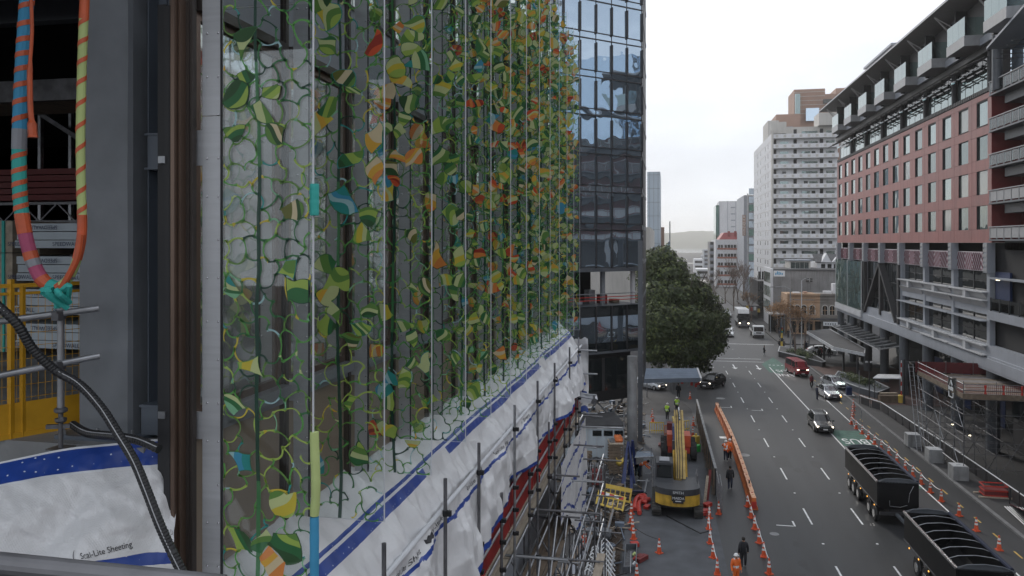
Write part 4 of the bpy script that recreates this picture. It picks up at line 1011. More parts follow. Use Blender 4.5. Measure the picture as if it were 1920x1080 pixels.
# curved sloping roof
b = MB(); pr = [(HX-2.6,22.75),(HX-2.5,22.95),(HX-1.2,23.25),(HX+.6,23.5),(HX+4,23.6),(HX+4,23.2),(HX+.2,22.7)]
b.ext([(x,HY0-9,h_(z)) for x,z in pr], (0,HY1-HY0+10.5,0)); b.obj('roof', A['soffit'], ht)
b = MB(); b.bx(HX-2.72,HX-2.6,HY0-9,HY1+1.5,h_(22.7),h_(22.92)); b.obj('gutter', A['balcony'], ht)
b = MB(); b.bx(HX+2,HX+9,HY0+36,HY0+50,h_(23.4),h_(26.6)); b.bx(HX+1,HX+9.5,HY0+35.5,HY0+50.5,h_(26.6),h_(26.9)); b.bx(HX+4,HX+9,HY0+26,HY0+33,h_(23.4),h_(28.3)); b.obj('plant_room', A['hotel_grey'], ht)
b = MB(); b.bx(HX+1.95,HX+2,HY0+37,HY0+48,h_(24.6),h_(25.8)); b.obj('plant_louvre', A['hotel_dark'], ht)
# ---- podium
PX = HX+.35
m_box = MB().bx(HX-.25,HX+.4,-.45,.45,h_(-2.75),h_(-.02)).mesh('column_head', A['hotel_grey'])
b = MB()
for q in range(6): b.bx(HX-.31,HX-.25,-.36,.36,h_(-2.6)+q*.44,h_(-2.35)+q*.44)
b.bx(HX-.30,HX-.25,-.45,-.38,h_(-2.75),h_(-.05)); b.bx(HX-.30,HX-.25,.38,.45,h_(-2.75),h_(-.05)); m_lat = b.mesh('bolted_plate', A['balcony'])
b = MB()
m_pcol = MB().bx(HX-.02,HX+.45,-.32,.32,h_(-10.4),h_(-2.75)).mesh('column', A['hotel_grey'])
m_gap = MB().bx(PX+.25,PX+.3,.45,HB-.45,h_(-.85),h_(-.02)).mesh('dark_recess', A['dark'])
m_chb = MB().bx(PX-.05,PX+.1,.45,HB-.45,h_(-2.65),h_(-.85)).mesh('chevron_panel', A['chev_l'])
CH = []
b = MB(); n = 17; ya, yb = .5, HB-.5
for q in range(-4, n+4):                      # herringbone: slats rise toward the quarter points and fall again
    y0 = ya+q*(yb-ya)/n
    for seg_ in range(4):
        sa, sb_ = ya+seg_*(yb-ya)/4, ya+(seg_+1)*(yb-ya)/4; up = 1 if seg_%2 == 0 else -1
        yA, yB = (y0, y0+1.1) if up > 0 else (y0+1.1, y0); zA, zB = h_(-2.58), h_(-.95)
        lo_, hi_ = min(yA,yB), max(yA,yB)
        if hi_ <= sa or lo_ >= sb_: continue
        f = lambda y: zA+(zB-zA)*(y-yA)/(yB-yA); c0, c1 = max(lo_,sa), min(hi_,sb_)
        b.beam((PX-.075,c0,f(c0)),(PX-.075,c1,f(c1)),.05,.10,up=(1,0,0))
m_chv = b.mesh('chevron_slat', A['chev_d'])
m_pw = [MB().bx(PX+.06,PX+.1,y0,y1,h_(z0),h_(z1)).mesh('pane', A['dwin']) for (z0,z1) in ((-4.4,-2.72),(-9.2,-7.2),(-7.1,-6.6)) for (y0,y1) in ((.4,4.35),(4.55,HB-.4))]
m_pm = MB().bx(PX-.0,PX+.12,4.37,4.53,h_(-4.4),h_(-2.7)).bx(PX-.0,PX+.12,4.37,4.53,h_(-9.2),h_(-6.6)).bx(PX,PX+.05,.35,HB-.35,h_(-3.6),h_(-3.56)).bx(PX,PX+.05,.35,HB-.35,h_(-8.3),h_(-8.24)).mesh('window_bar', A['hotel_dark'])
m_led = [MB().bx(HX-.55,HX+.4,.05,HB-.30,h_(z),h_(z+.10)).mesh('ledge', A['hotel_light']) for z in (-4.55,-5.3,-9.4,-10.25)]
m_shelf = MB().bx(HX-.6,HX+.4,.2,HB-.2,h_(-7.16),h_(-7.08)).mesh('sun_shelf', A['hotel_grey'])
b = MB()
for z in (-4.55,-5.3,-9.4,-10.25):
    b.ext([(HX-.35,.3,h_(z)),(HX+.35,.3,h_(z)),(HX+.35,.3,h_(z-.6)),(HX-.02,.3,h_(z-.6))],(0,HB-.8,0))
m_wav = b.mesh('sloping_panel', A['balcony'])
b = MB(); [b.bx(HX-.5,HX+.3,y,y+.7,h_(z-.75),h_(z-.002)) for z in (-4.55,-9.4) for y in (4.1,)]; m_brk = b.mesh('bracket', A['hotel_light'])
m_band = MB().bx(HX+.05,HX+.45,.32,HB-.32,h_(-6.55),h_(-4.45)).mesh('grey_band', A['hotel_grey'])
m_fasc = MB().bx(HX-.35,HX+.5,.01,HB-.01,h_(-11.3),h_(-10.4)).bx(HX-.1,HX+.5,.01,HB-.01,h_(-10.4),h_(-9.25)).mesh('fascia', A['hotel_grey'])
for i in range(-2, 8):
    y = HY0+.7+i*HB
    if i < 8: 
        link('column_head', m_box, ht, (0,y,0)); link('bolted_plate', m_lat, ht, (0,y,0))
        if i not in (4,): link('column', m_pcol, ht, (0,y,0))
    if i == 7: break
    if i >= 0:
        link('dark_recess', m_gap, ht, (0,y,0)); p = link('chevron_panel', m_chb, ht, (0,y,0)); o = link('chevron_slats', m_chv, p, (0,y,0)); o['kind'] = 'stuff'
    link('fascia', m_fasc, ht, (0,y,0))
    if 0 <= i < 3:
        for me in m_pw: link('pane', me, ht, (0,y,0))
        link('window_bar', m_pm, ht, (0,y,0)); link('sun_shelf', m_shelf, ht, (0,y,0)); link('grey_band', m_band, ht, (0,y,0)); link('sloping_panel', m_wav, ht, (0,y,0)); link('bracket', m_brk, ht, (0,y,0))
        for j, me in enumerate(m_led):
            if not (i == 2 and j in (1,3)): link('ledge', me, ht, (0,y,0))
# the big inverted V frame over two bays and the green glass corner
y3, y5, y7 = HY0+.7+3*HB, HY0+.7+5*HB, HY0+.7+7*HB
b = MB()
for (a, c_) in (((y3+.5,-10.2),(y3+.5,-2.8)),((y5-.3,-10.2),(y5-.3,-2.8)),(((y3+y5)/2,-9.8),((y3+y5)/2,-2.8)),(((y3+y5)/2,-2.9),(y3+1.2,-10)),(((y3+y5)/2,-2.9),(y5-1.0,-10))):
    b.beam((HX-.05,a[0],h_(a[1])),(HX-.05,c_[0],h_(c_[1])),.75,.4,up=(0,1,0) if a[0] != c_[0] else (1,0,0))
b.obj('inverted_v_frame', A['hotel_dark'], ht)
for q in range(8):
    for z0, z1 in ((-10,-7.8),(-7.7,-5.3),(-5.2,-2.8)):
        b = MB(); yy = y3+.9+q*(y5-y3-1.5)/8; b.bx(PX,PX+.04,yy,yy+(y5-y3-1.5)/8-.1,h_(z0),h_(z1)); b.obj('pane', A['dwin'], ht)
b = MB()
for q in range(9): yy = y3+.85+q*(y5-y3-1.5)/8; b.bx(PX-.05,PX+.06,yy-.05,yy+.05,h_(-10.2),h_(-2.8))
b.bx(PX-.03,PX+.05,y3,y5,h_(-7.8),h_(-7.7)); b.bx(PX-.03,PX+.05,y3,y5,h_(-5.3),h_(-5.2)); b.obj('glazing_bars', A['hotel_dark'], ht)
for q in range(6):
    for z0, z1 in ((-10,-7.7),(-7.65,-5.25),(-5.2,-2.8)):
        b = MB(); yy = y5+.2+q*(y7-y5)/6; b.bx(HX-.45,HX-.4,yy,yy+(y7-y5)/6-.06,h_(z0),h_(z1)); b.obj('green_pane', A['greenwin'], ht)
b = MB(); b.bx(HX-.5,HX-.38,y5+.05,y5+.2,h_(-10.2),h_(-2.7)); b.bx(HX-.5,HX-.38,y7-.1,y7+.05,h_(-10.2),h_(-2.7)); b.bx(HX-.6,HX+.4,y5,y7,h_(-11),h_(-10.1)); b.bx(HX-.55,HX+.3,(y5+y7)/2-.06,(y5+y7)/2+.06,h_(-10.2),h_(-2.7)); b.obj('corner_frame', A['hotel_light'], ht)
b = MB(); b.bx(HX+.6,HX+14,HY0-24,y7,h_(-11),h_(-.01)); b.obj('podium_core', A['dark'], ht)
b = MB(); b.bx(HX-.3,HX+14,HY0-24,y7,h_(-11.5),h_(-11.3)); b.obj('podium_soffit', A['hotel_grey'], ht)
b = MB(); b.bx(HX+5,HX+5.2,HY0-24,y7-6,.12,h_(-11.5)); b.obj('ground_floor_glazing', A['dwin'], ht)
for i in range(-1, 8):
    y = HY0+.7+i*HB; b = MB(); b.lathe([(.55,.12),(.55,h_(-11.5))],18,(HX+.4,y,0)); b.obj('round_pillar', A['steel_dark'], ht)
for q in range(5):
    b = MB(); yy = y5+1+q*3.2; b.bx(HX+1.2,HX+1.26,yy,yy+3.05,.3,h_(-11.6)); b.obj('lobby_pane', A['hotelwin'] if q > 2 else A['dwin'], ht)
for q in range(5): b = MB(); b.bx(HX+5.0,HX+4.95,HY0-8+q*9,HY0-5+q*9,.2,4.5); b.obj('blue_door_panel', A['sign_blue'], ht)
for q in range(9): b = MB(); b.lathe([(.16,0),(.16,.05)],8,(HX+2.2,HY0+8+q*6,h_(-11.56))); b.obj('soffit_lamp', A['glow'], ht)
# ---- balcony stack and red recess at the near corner
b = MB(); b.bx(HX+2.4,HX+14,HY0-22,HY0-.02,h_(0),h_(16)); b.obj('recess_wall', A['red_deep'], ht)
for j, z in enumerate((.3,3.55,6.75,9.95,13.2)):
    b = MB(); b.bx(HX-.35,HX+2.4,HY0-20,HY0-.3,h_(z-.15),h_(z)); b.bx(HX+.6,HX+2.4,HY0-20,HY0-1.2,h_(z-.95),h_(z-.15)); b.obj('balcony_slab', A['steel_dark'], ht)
    for q in range(12):
        y = HY0-.4-q*1.45
        b = MB(); b.bx(HX-.33,HX-.24,y-.06,y+.02,h_(z),h_(z+1.05)); b.obj('balcony_post', A['balcony'], ht)
        b = MB(); b.bx(HX-.30,HX-.28,y-1.35,y-.1,h_(z+.12),h_(z+.98)); b.obj('balcony_pane', A['rail_glass'] if j > 1 else A['balcony'], ht)
    b = MB(); b.bx(HX-.38,HX-.22,HY0-20,HY0-.3,h_(z+1.05),h_(z+1.13)); b.bx(HX-.36,HX+2.4,HY0-.36,HY0-.3,h_(z+1.05),h_(z+1.12)); b.obj('balcony_rail', A['balcony'], ht)
b = MB(); b.lathe([(.42,h_(13.3)),(.42,h_(26))],16,(HX-.3,HY0-2.0,0)); b.obj('tall_round_column', A['steel_dark'], ht)
b = MB(); b.bx(HX+.5,HX+.56,HY0-20,HY0-2.6,h_(14.6),h_(26)); b.obj('stair_glazing', A['bluewin'], ht)
b = MB(); b.ext([(HX-1.6,HY0-3.2,h_(16.6)),(HX+1,HY0-3.2,h_(16.6)),(HX+1,HY0-3.2,h_(17.0)),(HX-1.6,HY0-3.2,h_(16.8))],(0,-14,3.0)); b.obj('terrace_canopy', A['hotel_grey'], ht)
for q in range(5): b = MB(); b.bx(HX-1.2,HX+.5,HY0-4-q*.8,HY0-3.9-q*.8,h_(15.6)+q*.18,h_(15.66)+q*.18); b.obj('louvre', A['hotel_dark'], ht)
# podium terrace beyond the near corner
b = MB(); b.bx(HX-.2,HX+4,HY0-22,HY0+.3,h_(-6.9),h_(-6.1)); b.bx(HX-.25,HX+4,HY0-22,HY0+.3,h_(-11.3),h_(-10.2)); b.obj('terrace_slab', A['hotel_grey'], ht)
for q in range(10):
    b = MB(); y = HY0-.2-q*1.9; b.bx(HX-.2,HX-.1,y-.08,y,h_(-6.1),h_(-4.9)); b.obj('terrace_post', A['hotel_dark'], ht); b = MB(); b.bx(HX-.17,HX-.15,y-1.8,y-.1,h_(-6.0),h_(-4.95)); b.obj('terrace_pane', A['rail_glass'], ht)
b = MB(); b.bx(HX+.3,HX+.5,HY0-3,HY0,h_(-6.1),h_(-2.6)); b.obj('blue_terrace_wall', A['sign_blue'], ht)
b = MB(); b.lathe([(.16,0),(.16,.05)],8,(HX+.1,HY0-1.5,h_(-3.3))); b.bx(HX-.3,HX+1,HY0-12,HY0,h_(-3.24),h_(-3.1)); b.obj('terrace_soffit', A['hotel_grey'], ht)
b = MB(); b.lathe([(.14,0),(.2,.05)],8,(HX-.05,HY0-1.5,h_(-3.32))); b.obj('soffit_lamp', A['glow'], ht)
# awnings
cp = thing('plaza_canopy', 'dark pointed triangular canopy with pale edge over the plaza by the hotel corner', 'canopy', G(1600,690))
P = [G(1513,622,4.2),G(1556,618,4.2),G(1622,655,4.2),G(1621,664,4.2),G(1563,652,4.2)]
b = MB(); b.prism([p[:2] for p in P],4.0,4.25,0); b.obj('roof_deck', A['roof_dark'], cp)
b = MB()
for i in range(len(P)): a, c_ = P[i], P[(i+1)%len(P)]; b.beam((a.x,a.y,4.12),(c_.x,c_.y,4.12),.12,.42)
b.obj('edge_fascia', A['hotel_light'], cp)
for px, py in ((1582,648),(1608,664),(1545,632)):
    q = G(px,py,4.0); b = MB(); b.tube((q.x,q.y,.12),(q.x,q.y,4.0),.14,n=10); b.obj('canopy_post', A['hotel_dark'], cp)
an = thing('glass_awning', 'slim glass awning hung under the podium beam of the hotel', 'awning', (HX-1.5,HY0+40,5))
for q in range(11):
    b = MB(); y = HY0+28+q*2.6; b.ext([(HX-2.4,y,5.5),(HX+.3,y,6.0),(HX+.3,y+2.5,6.0),(HX-2.4,y+2.5,5.5)],(0,0,.04)); b.obj('awning_pane', A['dwin'], an); b = MB(); b.beam((HX-2.4,y-.05,5.55),(HX+.3,y-.05,6.1),.06,.16); b.obj('awning_rib', A['balcony'], an)
b = MB(); b.beam((HX-2.45,HY0+28,5.5),(HX-2.45,HY0+56.6,5.5),.08,.1); b.obj('awning_edge', A['balcony'], an)
# ================================================================ BLUE GLASS TOWER
C0 = W(1203, 455, 75); C0.z = 0
TD = Vector((-.737,-.676,0)); TN = Vector((.676,-.737,0))
def TF(u, w_, z): q = C0+TD*u+TN*w_; return Vector((q.x,q.y,z))
gtw = thing('glass_tower', 'blue glass office tower under construction with reflective bays and one open floor', 'tower', TF(6,0,0))
def slabT(b, u0, u1, w0, w1, z0, z1, mi=0): b.ext([TF(u0,w0,z0),TF(u1,w0,z0),TF(u1,w1,z0),TF(u0,w1,z0)], (0,0,z1-z0), mi)
FLZ = [20.35+3.58*k for k in range(11)]
BW = 1.86; NB = 9
b = MB()
for z in FLZ: slabT(b, -.1, NB*BW, -.5, -.04, z-.15, z+.45)
b.obj('floor_edge', A['hotel_dark'], gtw)
b = MB(); q1, q2 = TF(.5,-.7,17), TF(NB*BW,-.7,17); b.ext([q1,q2,(q2.x-6,q2.y+20,17),(-3.0,92,17)], (0,0,43)); b.obj('tower_core', A['hotel_grey'], gtw)
for j, z in enumerate(FLZ[:-1]):
    for i in range(NB):
        b = MB(); q = .012*math.sin(i*2.3+j*1.7); r_ = .012*math.cos(i*1.1+j*2.9)
        u0, u1 = i*BW+.06, (i+1)*BW-.06
        b.ext([TF(u0,q,z+.5),TF(u1,-q,z+.5),TF(u1,-q+r_,z+3.38),TF(u0,q+r_,z+3.38)], TN*-.03)
        b.obj('vision_pane', A['bluewin'], gtw)
        b = MB(); b.ext([TF(u0,0,z-.12),TF(u1,0,z-.12),TF(u1,0,z+.42),TF(u0,0,z+.42)], TN*-.03); b.obj('spandrel_pane', A['bluewin'], gtw)
for i in range(NB+1):
    for j, z in enumerate(FLZ[:-1]):
        b = MB(); u = i*BW; b.beam(TF(u,.1,z+.35),TF(u,.1,z+3.1),.10,.2,up=TN); b.obj('mullion_fin', A['hotel_dark'], gtw)
for z in FLZ:
    b = MB(); b.beam(TF(-.05,.03,z-.16),TF(NB*BW,.03,z-.16),.07,.10); b.beam(TF(-.05,.03,z+.46),TF(NB*BW,.03,z+.46),.07,.08); b.obj('transom', A['hotel_dark'], gtw)
# street side return and corner strip
b = MB(); b.bx(-2.95,-2.62,76.6,92,4,60); b.obj('street_face', A['hotel_dark'], gtw)
for j in range(14): b = MB(); b.bx(-2.62,-2.56,76.7,91.5,13.2+j*3.58,13.3+j*3.58+.25); b.obj('street_band', A['steel_grey'], gtw)
b = MB(); b.bx(-2.5,-2.44,77.2,77.3,4.5,60); b.obj('edge_tube', A['galv_dark'], gtw)
# tall glazed lift between 16.6 and the floor above
for i in range(NB):
    u0, u1 = i*BW+.06, (i+1)*BW-.06
    b = MB(); b.ext([TF(u0,0,16.7),TF(u1,0,16.7),TF(u1,0,20.1),TF(u0,0,20.1)], TN*-.03); b.obj('vision_pane', A['bluewin'], gtw)
    b = MB(); b.ext([TF(u0,0,9.55),TF(u1,0,9.55),TF(u1,0,12.0),TF(u0,0,12.0)], TN*-.03); b.obj('vision_pane', A['bluewin'], gtw)
    for z0, z1 in ((8.75,9.5),(12.05,13.0)):
        b = MB(); b.ext([TF(u0,0,z0),TF(u1,0,z0),TF(u1,0,z1),TF(u0,0,z1)], TN*-.03); b.obj('spandrel_pane', A['dwin'], gtw)
    b = MB(); b.beam(TF(i*BW,.05,8.7),TF(i*BW,.05,13),.10,.14,up=TN); b.beam(TF(i*BW,.05,16.6),TF(i*BW,.05,20.2),.10,.14,up=TN); b.obj('mullion_fin', A['hotel_dark'], gtw)
b = MB(); slabT(b,-.15,NB*BW,-8,-.04,12.6,13.05); slabT(b,-.15,NB*BW,-8,-.04,16.25,16.65); slabT(b,-.15,NB*BW,-8,.04,8.5,8.72); b.obj('open_floor_slab', A['steel_dark'], gtw)
b = MB(); slabT(b,.2,NB*BW,-8.2,-8,13,16.3); slabT(b,.3,NB*BW,-5,-.2,8.7,12.6); b.obj('open_floor_back', A['dark'], gtw)
for i in (0,2,4,7): b = MB(); slabT(b,i*BW+.1,i*BW+.45,-1.2,-.85,13.05,16.25); b.obj('open_floor_column', A['white_wall'] if i == 0 else A['steel_grey'], gtw)
for z, m_ in ((13.55,'red_plastic'),(13.85,'red_plastic'),(14.15,'galv')): b = MB(); b.tube(TF(.1,-.1,z),TF(NB*BW,-.1,z),.04); b.obj('open_floor_rail', A[m_], gtw)
for q in range(8): b = MB(); slabT(b,1+q*1.5,1.7+q*1.5,-3,-2.2,13.05,13.4+.5*(q%3)); b.obj('stored_material', A[('timber_dark','red_deep','galv','hotel_grey')[q%4]], gtw)
for z in (13.3,13.7,14.1,14.5,15,15.5):b = MB(); b.tube(TF(.35,.05,z),TF(.05,.15,z),.03,n=5); b.obj('corner_bracket', A['galv'], gtw)
# lower dark box, trusses, columns
b = MB(); slabT(b,1.0,NB*BW,-6,-.5,3.9,4.9); slabT(b,1.0,NB*BW,-6,-.5,8.0,8.5); b.obj('lower_box_frame', A['dark'], gtw)
for i in range(5): b = MB(); u0 = 1.05+i*3.2; b.ext([TF(u0,-.5,4.9),TF(u0+3.1,-.5,4.9),TF(u0+3.1,-.5,8.0),TF(u0,-.5,8.0)], TN*-.05); b.obj('lower_pane', A['dwin'], gtw)
b = MB(); slabT(b,4.2,4.5,-.6,-.42,4.9,8.0); slabT(b,1.0,1.2,-.6,-.42,4.9,8); b.obj('lower_mullion', A['hotel_dark'], gtw)
for q in range(7): b = MB(); b.beam(TF(1.5+q*1.6,-1,2.2 if q%2 else 3.8),TF(3.1+q*1.6,-1,3.8 if q%2 else 2.2),.12,.12); b.obj('truss_bar', A['steel_grey'], gtw)
b = MB(); b.beam(TF(1,-1,2.1),TF(14,-1,2.1),.2,.25); b.obj('truss_chord', A['steel_grey'], gtw)
p = W(1185.5,700,71.5); b = MB(); b.lathe([(.47,0),(.47,8.45)],20,(p.x,p.y,0)); b.lathe([(.475,3.4),(.478,3.42),(.475,3.44)],20,(p.x,p.y,0),cap=False); b.obj('concrete_column', A['concrete'], gtw)
p = W(1200.5,700,73); b = MB(); b.box((p.x,p.y,9.6),(.42,.5,19.2)); b.obj('steel_corner_post', A['steel_dark'], gtw)
for q in range(9): b = MB(); b.box((p.x+.26,p.y-.2,2+q*2.2),(.04,.12,.2)); b.obj('post_cleat', A['hotel_light'], gtw)

# ================================================================ DISTANT BUILDINGS
def bpx(px0, px1, pyt, Z): p, q = W(px0,pyt,Z), W(px1,pyt,Z); return p.x, q.x, (p.y+q.y)/2, p.z
def wgrid(par, nm, m, xs, y, zs, w_, hh, rec=.06, frame=None):
    me = MB().bx(-w_/2,w_/2,-rec,.02,-hh/2,hh/2).mesh(nm, m)
    for x in xs:
        for z in zs: link(nm, me, par, (x,y,z))
def wgrid_y(par, nm, m, x, ys, zs, w_, hh, rec=.06):
    me = MB().bx(-rec,.02,-w_/2,w_/2,-hh/2,hh/2).mesh(nm, m)
    for y in ys:
        for z in zs: link(nm, me, par, (x,y,z))
# white apartment tower
x0, x1, y0, zt = 28.0, 45.5, 223.0, 50.5
wt = thing('apartment_tower', 'tall white apartment tower with stacked open access balconies on its front', 'apartment tower', (36,240,0))
b = MB(); b.bx(x0,x1,y0+1.4,y0+45,0,zt-1.2); b.obj('wall', A['white_wall'], wt)
b = MB(); b.bx(x0,x0+.5,y0-.2,y0+1.4,0,zt-.2); b.bx(x0,x0+4,y0+.6,y0+1.4,zt-1.2,zt+2); b.bx(x0+4,x1,y0+3,y0+20,zt-1.2,zt+.8); b.bx(x1-5,x1,y0+.6,y0+8,zt+.8,zt+4.2); b.obj('parapet', A['cream_wall'], wt)
fh = 2.76
for k in range(18):
    z = zt-2.4-k*fh
    b = MB(); b.bx(x0+.5,x1,y0,y0+1.4,z-.2,z); b.obj('balcony_slab', A['cream_wall'], wt)
    b = MB(); b.bx(x0+.5,x1,y0-.06,y0+.04,z-.25,z+.95); b.obj('balustrade', A['white_wall'], wt)
    if k == 0: continue
m_op = MB().bx(-.42,.42,1.28,1.42,0,2.3).mesh('door_opening', A['dark']); m_wn = MB().bx(-1.1,1.1,1.3,1.42,.95,1.75).mesh('window', A['hotelwin']); m_w2 = MB().bx(-.5,.5,1.3,1.42,.95,1.75).mesh('window', A['dwin'])
m_bp = MB().bx(-.35,.35,-.09,-.06,.0,.7).mesh('balustrade_panel', A['cream_wall'])
for k in range(18):
    z = zt-2.4-k*fh
    for x in (1.0,6.4,13.3): link('door_opening', m_op, wt, (x0+x,y0,z+.02))
    for i, x in enumerate((3.5,9.2,11.2,15.6)): link('window', (m_wn if (k*3+i)%4 else m_w2), wt, (x0+x,y0,z))
    for x in range(8): link('balustrade_panel', m_bp, wt, (x0+1.4+x*2.1,y0,z))
wgrid_y(wt, 'side_window', A['dwin'], x0, [y0+8,y0+14,y0+26,y0+34], [zt-4-k*fh for k in range(16)], 1.1, 1.2)
b = MB(); [b.bx(x0-.03,x0+.01,y0+1.5,y0+45,zt-3.2-k*fh,zt-3.1-k*fh) for k in range(16)]; b.obj('floor_line', A['cream_wall'], wt)
for j, x in enumerate((30,33,41)): b = MB(); b.bx(x,x+1.5,y0+6,y0+8,zt,zt+1.4); b.obj('roof_unit', A['hotel_grey'], wt)
# brown tower behind
bt = thing('brown_tower', 'stepped brown brick tower rising behind the white apartment tower', 'tower', W(1520,455,270))
for px0, px1, pt, Z, m_ in ((1490,1546,167,272,'brown_wall'),(1456,1500,214,268,'brown_wall'),(1440,1460,226,266,'cream_wall'),(1540,1575,176,280,'brown_wall'),(1568,1590,165,285,'brown_wall')):
    xa, xb, ya, z = bpx(px0,px1,pt,Z); b = MB(); b.bx(xa,xb,ya,ya+14,20,z); b.obj('wall', A[m_], bt)
xa, xb, ya, z = bpx(1511,1535,203,271); b = MB(); b.bx(xa,xb,ya-.6,ya+.2,z-4.5,z); b.obj('blue_window', A['bluewin'], bt)
xa, xb, ya, z = bpx(1544,1572,186,270); b = MB(); b.bx(xa,xb,ya-.5,ya+1,z-1.5,z); b.obj('dark_louvre', A['dwin'], bt)
xa, xb, ya, z = bpx(1491,1500,176,271); b = MB(); b.bx(xa,xb,ya-.4,ya+.4,z-8,z); b.obj('sloped_glass', A['hotelwin'], bt)
for q in range(6): b = MB(); xa, xb, ya, z = bpx(1490,1546,172+q*8,271.2); b.bx(xa,xb,ya-.05,ya+.1,z-.12,z); b.obj('course_line', A['cream_wall'], bt)
# grey stucco building with roof additions
gb = thing('stucco_building', 'weathered grey stucco building with small windows and a white gable on its roof', 'building', W(1510,640,172))
xa, xb, ya, z = bpx(1451,1580,507,172); b = MB(); b.bx(xa,xb,ya,ya+14,0,z); b.obj('wall', A['grey_wall'], gb)
b = MB(); b.bx(xa-.2,xb,ya-.15,ya+14,z-.1,z+.25); b.obj('parapet', A['roof_dark'], gb)
b = MB(); b.bx(xa-.5,xa,ya-.3,ya+13,0,z+.4); b.obj('street_wall', A['white_wall'], gb)
for q in range(3):
    for k in range(3): b = MB(); b.bx(xa-.56,xa-.5,ya+.6+q*4,ya+4.1+q*4,3.4+k*3.2,5.8+k*3.2); b.obj('street_window', A['greenwin'], gb)
for px0, px1, pa, pb in ((1512,1523,522,528),(1534.5,1543,522,535),(1549,1554,560,575)):
    a_, c_, yy, zz = bpx(px0,px1,pa,171.8); b = MB(); b.bx(a_,c_,yy-.12,yy+.4,W(px0,pb,172).z,zz); b.obj('window_opening', A['dark'], gb)
    b = MB(); b.bx((a_+c_)/2-.06,(a_+c_)/2+.06,yy-.16,yy-.1,W(px0,pb,172).z,zz); b.bx(a_,c_,yy-.16,yy-.1,W(px0,(pa+pb)/2,172).z-.05,W(px0,(pa+pb)/2,172).z+.05); b.obj('window_bar', A['cream_wall'], gb)
a_, c_, yy, zz = bpx(1451,1471,507.5,171.5); b = MB(); b.bx(a_,c_,yy-.3,yy,W(1451,518,172).z,zz); sg_ = b.obj('roof_sign', A['sign_white'], gb)
b = MB(); [b.bx(a_+.3+q*.34,a_+.52+q*.34,yy-.33,yy-.3,zz-.95+.1*(q%2),zz-.5+.12*((q*3)%4)) for q in range(5)]; b.obj('sign_blur', A['foam_blue'], sg_)
a_, c_, yy, zz = bpx(1481,1519,489,178); b = MB(); b.bx(a_,c_,yy,yy+7,10,zz); b.obj('penthouse', A['cream_wall'], gb)
b = MB(); b.bx(a_-.3,c_+.3,yy-.4,yy+7,zz,zz+.25); b.obj('penthouse_roof', A['hotel_grey'], gb)
for q in range(4): b = MB(); w_ = (c_-a_-.6)/4; b.bx(a_+.3+q*w_,a_+.2+(q+1)*w_,yy-.06,yy,11.6,zz-.35); b.obj('penthouse_pane', A['hotelwin'], gb)
a_, c_, yy, zz = bpx(1532,1575,487,180); zb = W(1532,507,180).z
b = MB(); b.bx(a_,c_,yy,yy+8,zb-2,zz-.6); b.obj('gable_house', A['white_wall'], gb); b = MB(); b.ext([(a_-.3,yy-.3,zz-.7),(c_,yy-.3,zz-.7),(c_,yy+4,zz+1.2),(a_-.3,yy+4,zz+1.2)],(0,0,.12)); b.obj('gable_roof', A['roof_dark'], gb)
b = MB(); b.ext([(a_+1,yy-.5,zz-.6),(a_+3.2,yy-.5,zz-.6),(a_+2.1,yy-.5,zz+1.5)],(0,3,0)); b.ext([(a_+3.2,yy-.5,zz-.6),(a_+4.6,yy-.5,zz+.6),(a_+5.4,yy-.5,zz-.6)],(0,3,0)); b.obj('dormer_gable', A['white_wall'], gb)
for q in range(3): b = MB(); b.bx(a_+1+q*1.4,a_+1.9+q*1.4,yy-.05,yy,zb-.6,zz-1); b.obj('gable_window', A['dwin'], gb)
# heritage building
hb = thing('heritage_building', 'two storey ochre heritage building with arched windows and stepped cornice', 'building', W(1525,640,158))
xa, xb, ya, z = bpx(1478,1580,553,158); xm = W(1537,553,158).x
b = MB(); b.bx(xa,xm,ya,ya+9,0,z); b.obj('wall', A['heritage'], hb); b = MB(); b.bx(xm+.01,xb,ya,ya+9,0,z); b.obj('unlit_wall', A['heritage_grey'], hb)  # warm left part paints a sun patch into the wall, ending at the seam
for zz, d_, hh in ((z-.1,.45,.4),(z-.9,.2,.25),(z-4.6,.22,.2),(z-1.5,.12,.12)): b = MB(); b.bx(xa-.1,xm,ya-d_,ya-.003,zz,zz+hh); b.obj('cornice', A['heritage'], hb); b = MB(); b.bx(xm+.01,xb,ya-d_,ya-.003,zz,zz+hh); b.obj('cornice', A['heritage_grey'], hb)
def arch(w_, hh): return [(-w_/2,0),(w_/2,0),(w_/2,hh-w_/2)]+[(w_/2*math.cos(a),hh-w_/2+w_/2*math.sin(a)) for a in [math.pi*k/8 for k in range(1,8)]]+[(-w_/2,hh-w_/2)]
m_arch = MB().ext([(x,-.03,z_) for x,z_ in arch(.95,1.9)],(0,.06,0)).mesh('arched_window', A['dwin'])
b = MB(); P = arch(1.25,2.1); Q = arch(.95,1.9)
for i in range(len(P)): b.ext([(P[i][0],-.14,P[i][1]-.05),(P[(i+1)%len(P)][0],-.14,P[(i+1)%len(P)][1]-.05),(Q[(i+1)%len(P)][0],-.14,Q[(i+1)%len(P)][1]),(Q[i][0],-.14,Q[i][1])],(0,.14,0))
m_asur = b.mesh('window_surround', A['cream_wall']); m_abar = MB().bx(-.04,.04,-.06,-.03,0,1.85).bx(-.45,.45,-.06,-.03,.9,.98).mesh('window_bar', A['heritage'])
for px in (1486,1496,1508,1523,1546,1559,1572):
    x = W(px,580,158).x; o = link('arched_window', m_arch, hb, (x,ya,W(px,590,158).z)); link('window_surround', m_asur, o, (x,ya,W(px,590,158).z)); link('window_bar', m_abar, o, (x,ya,W(px,590,158).z))
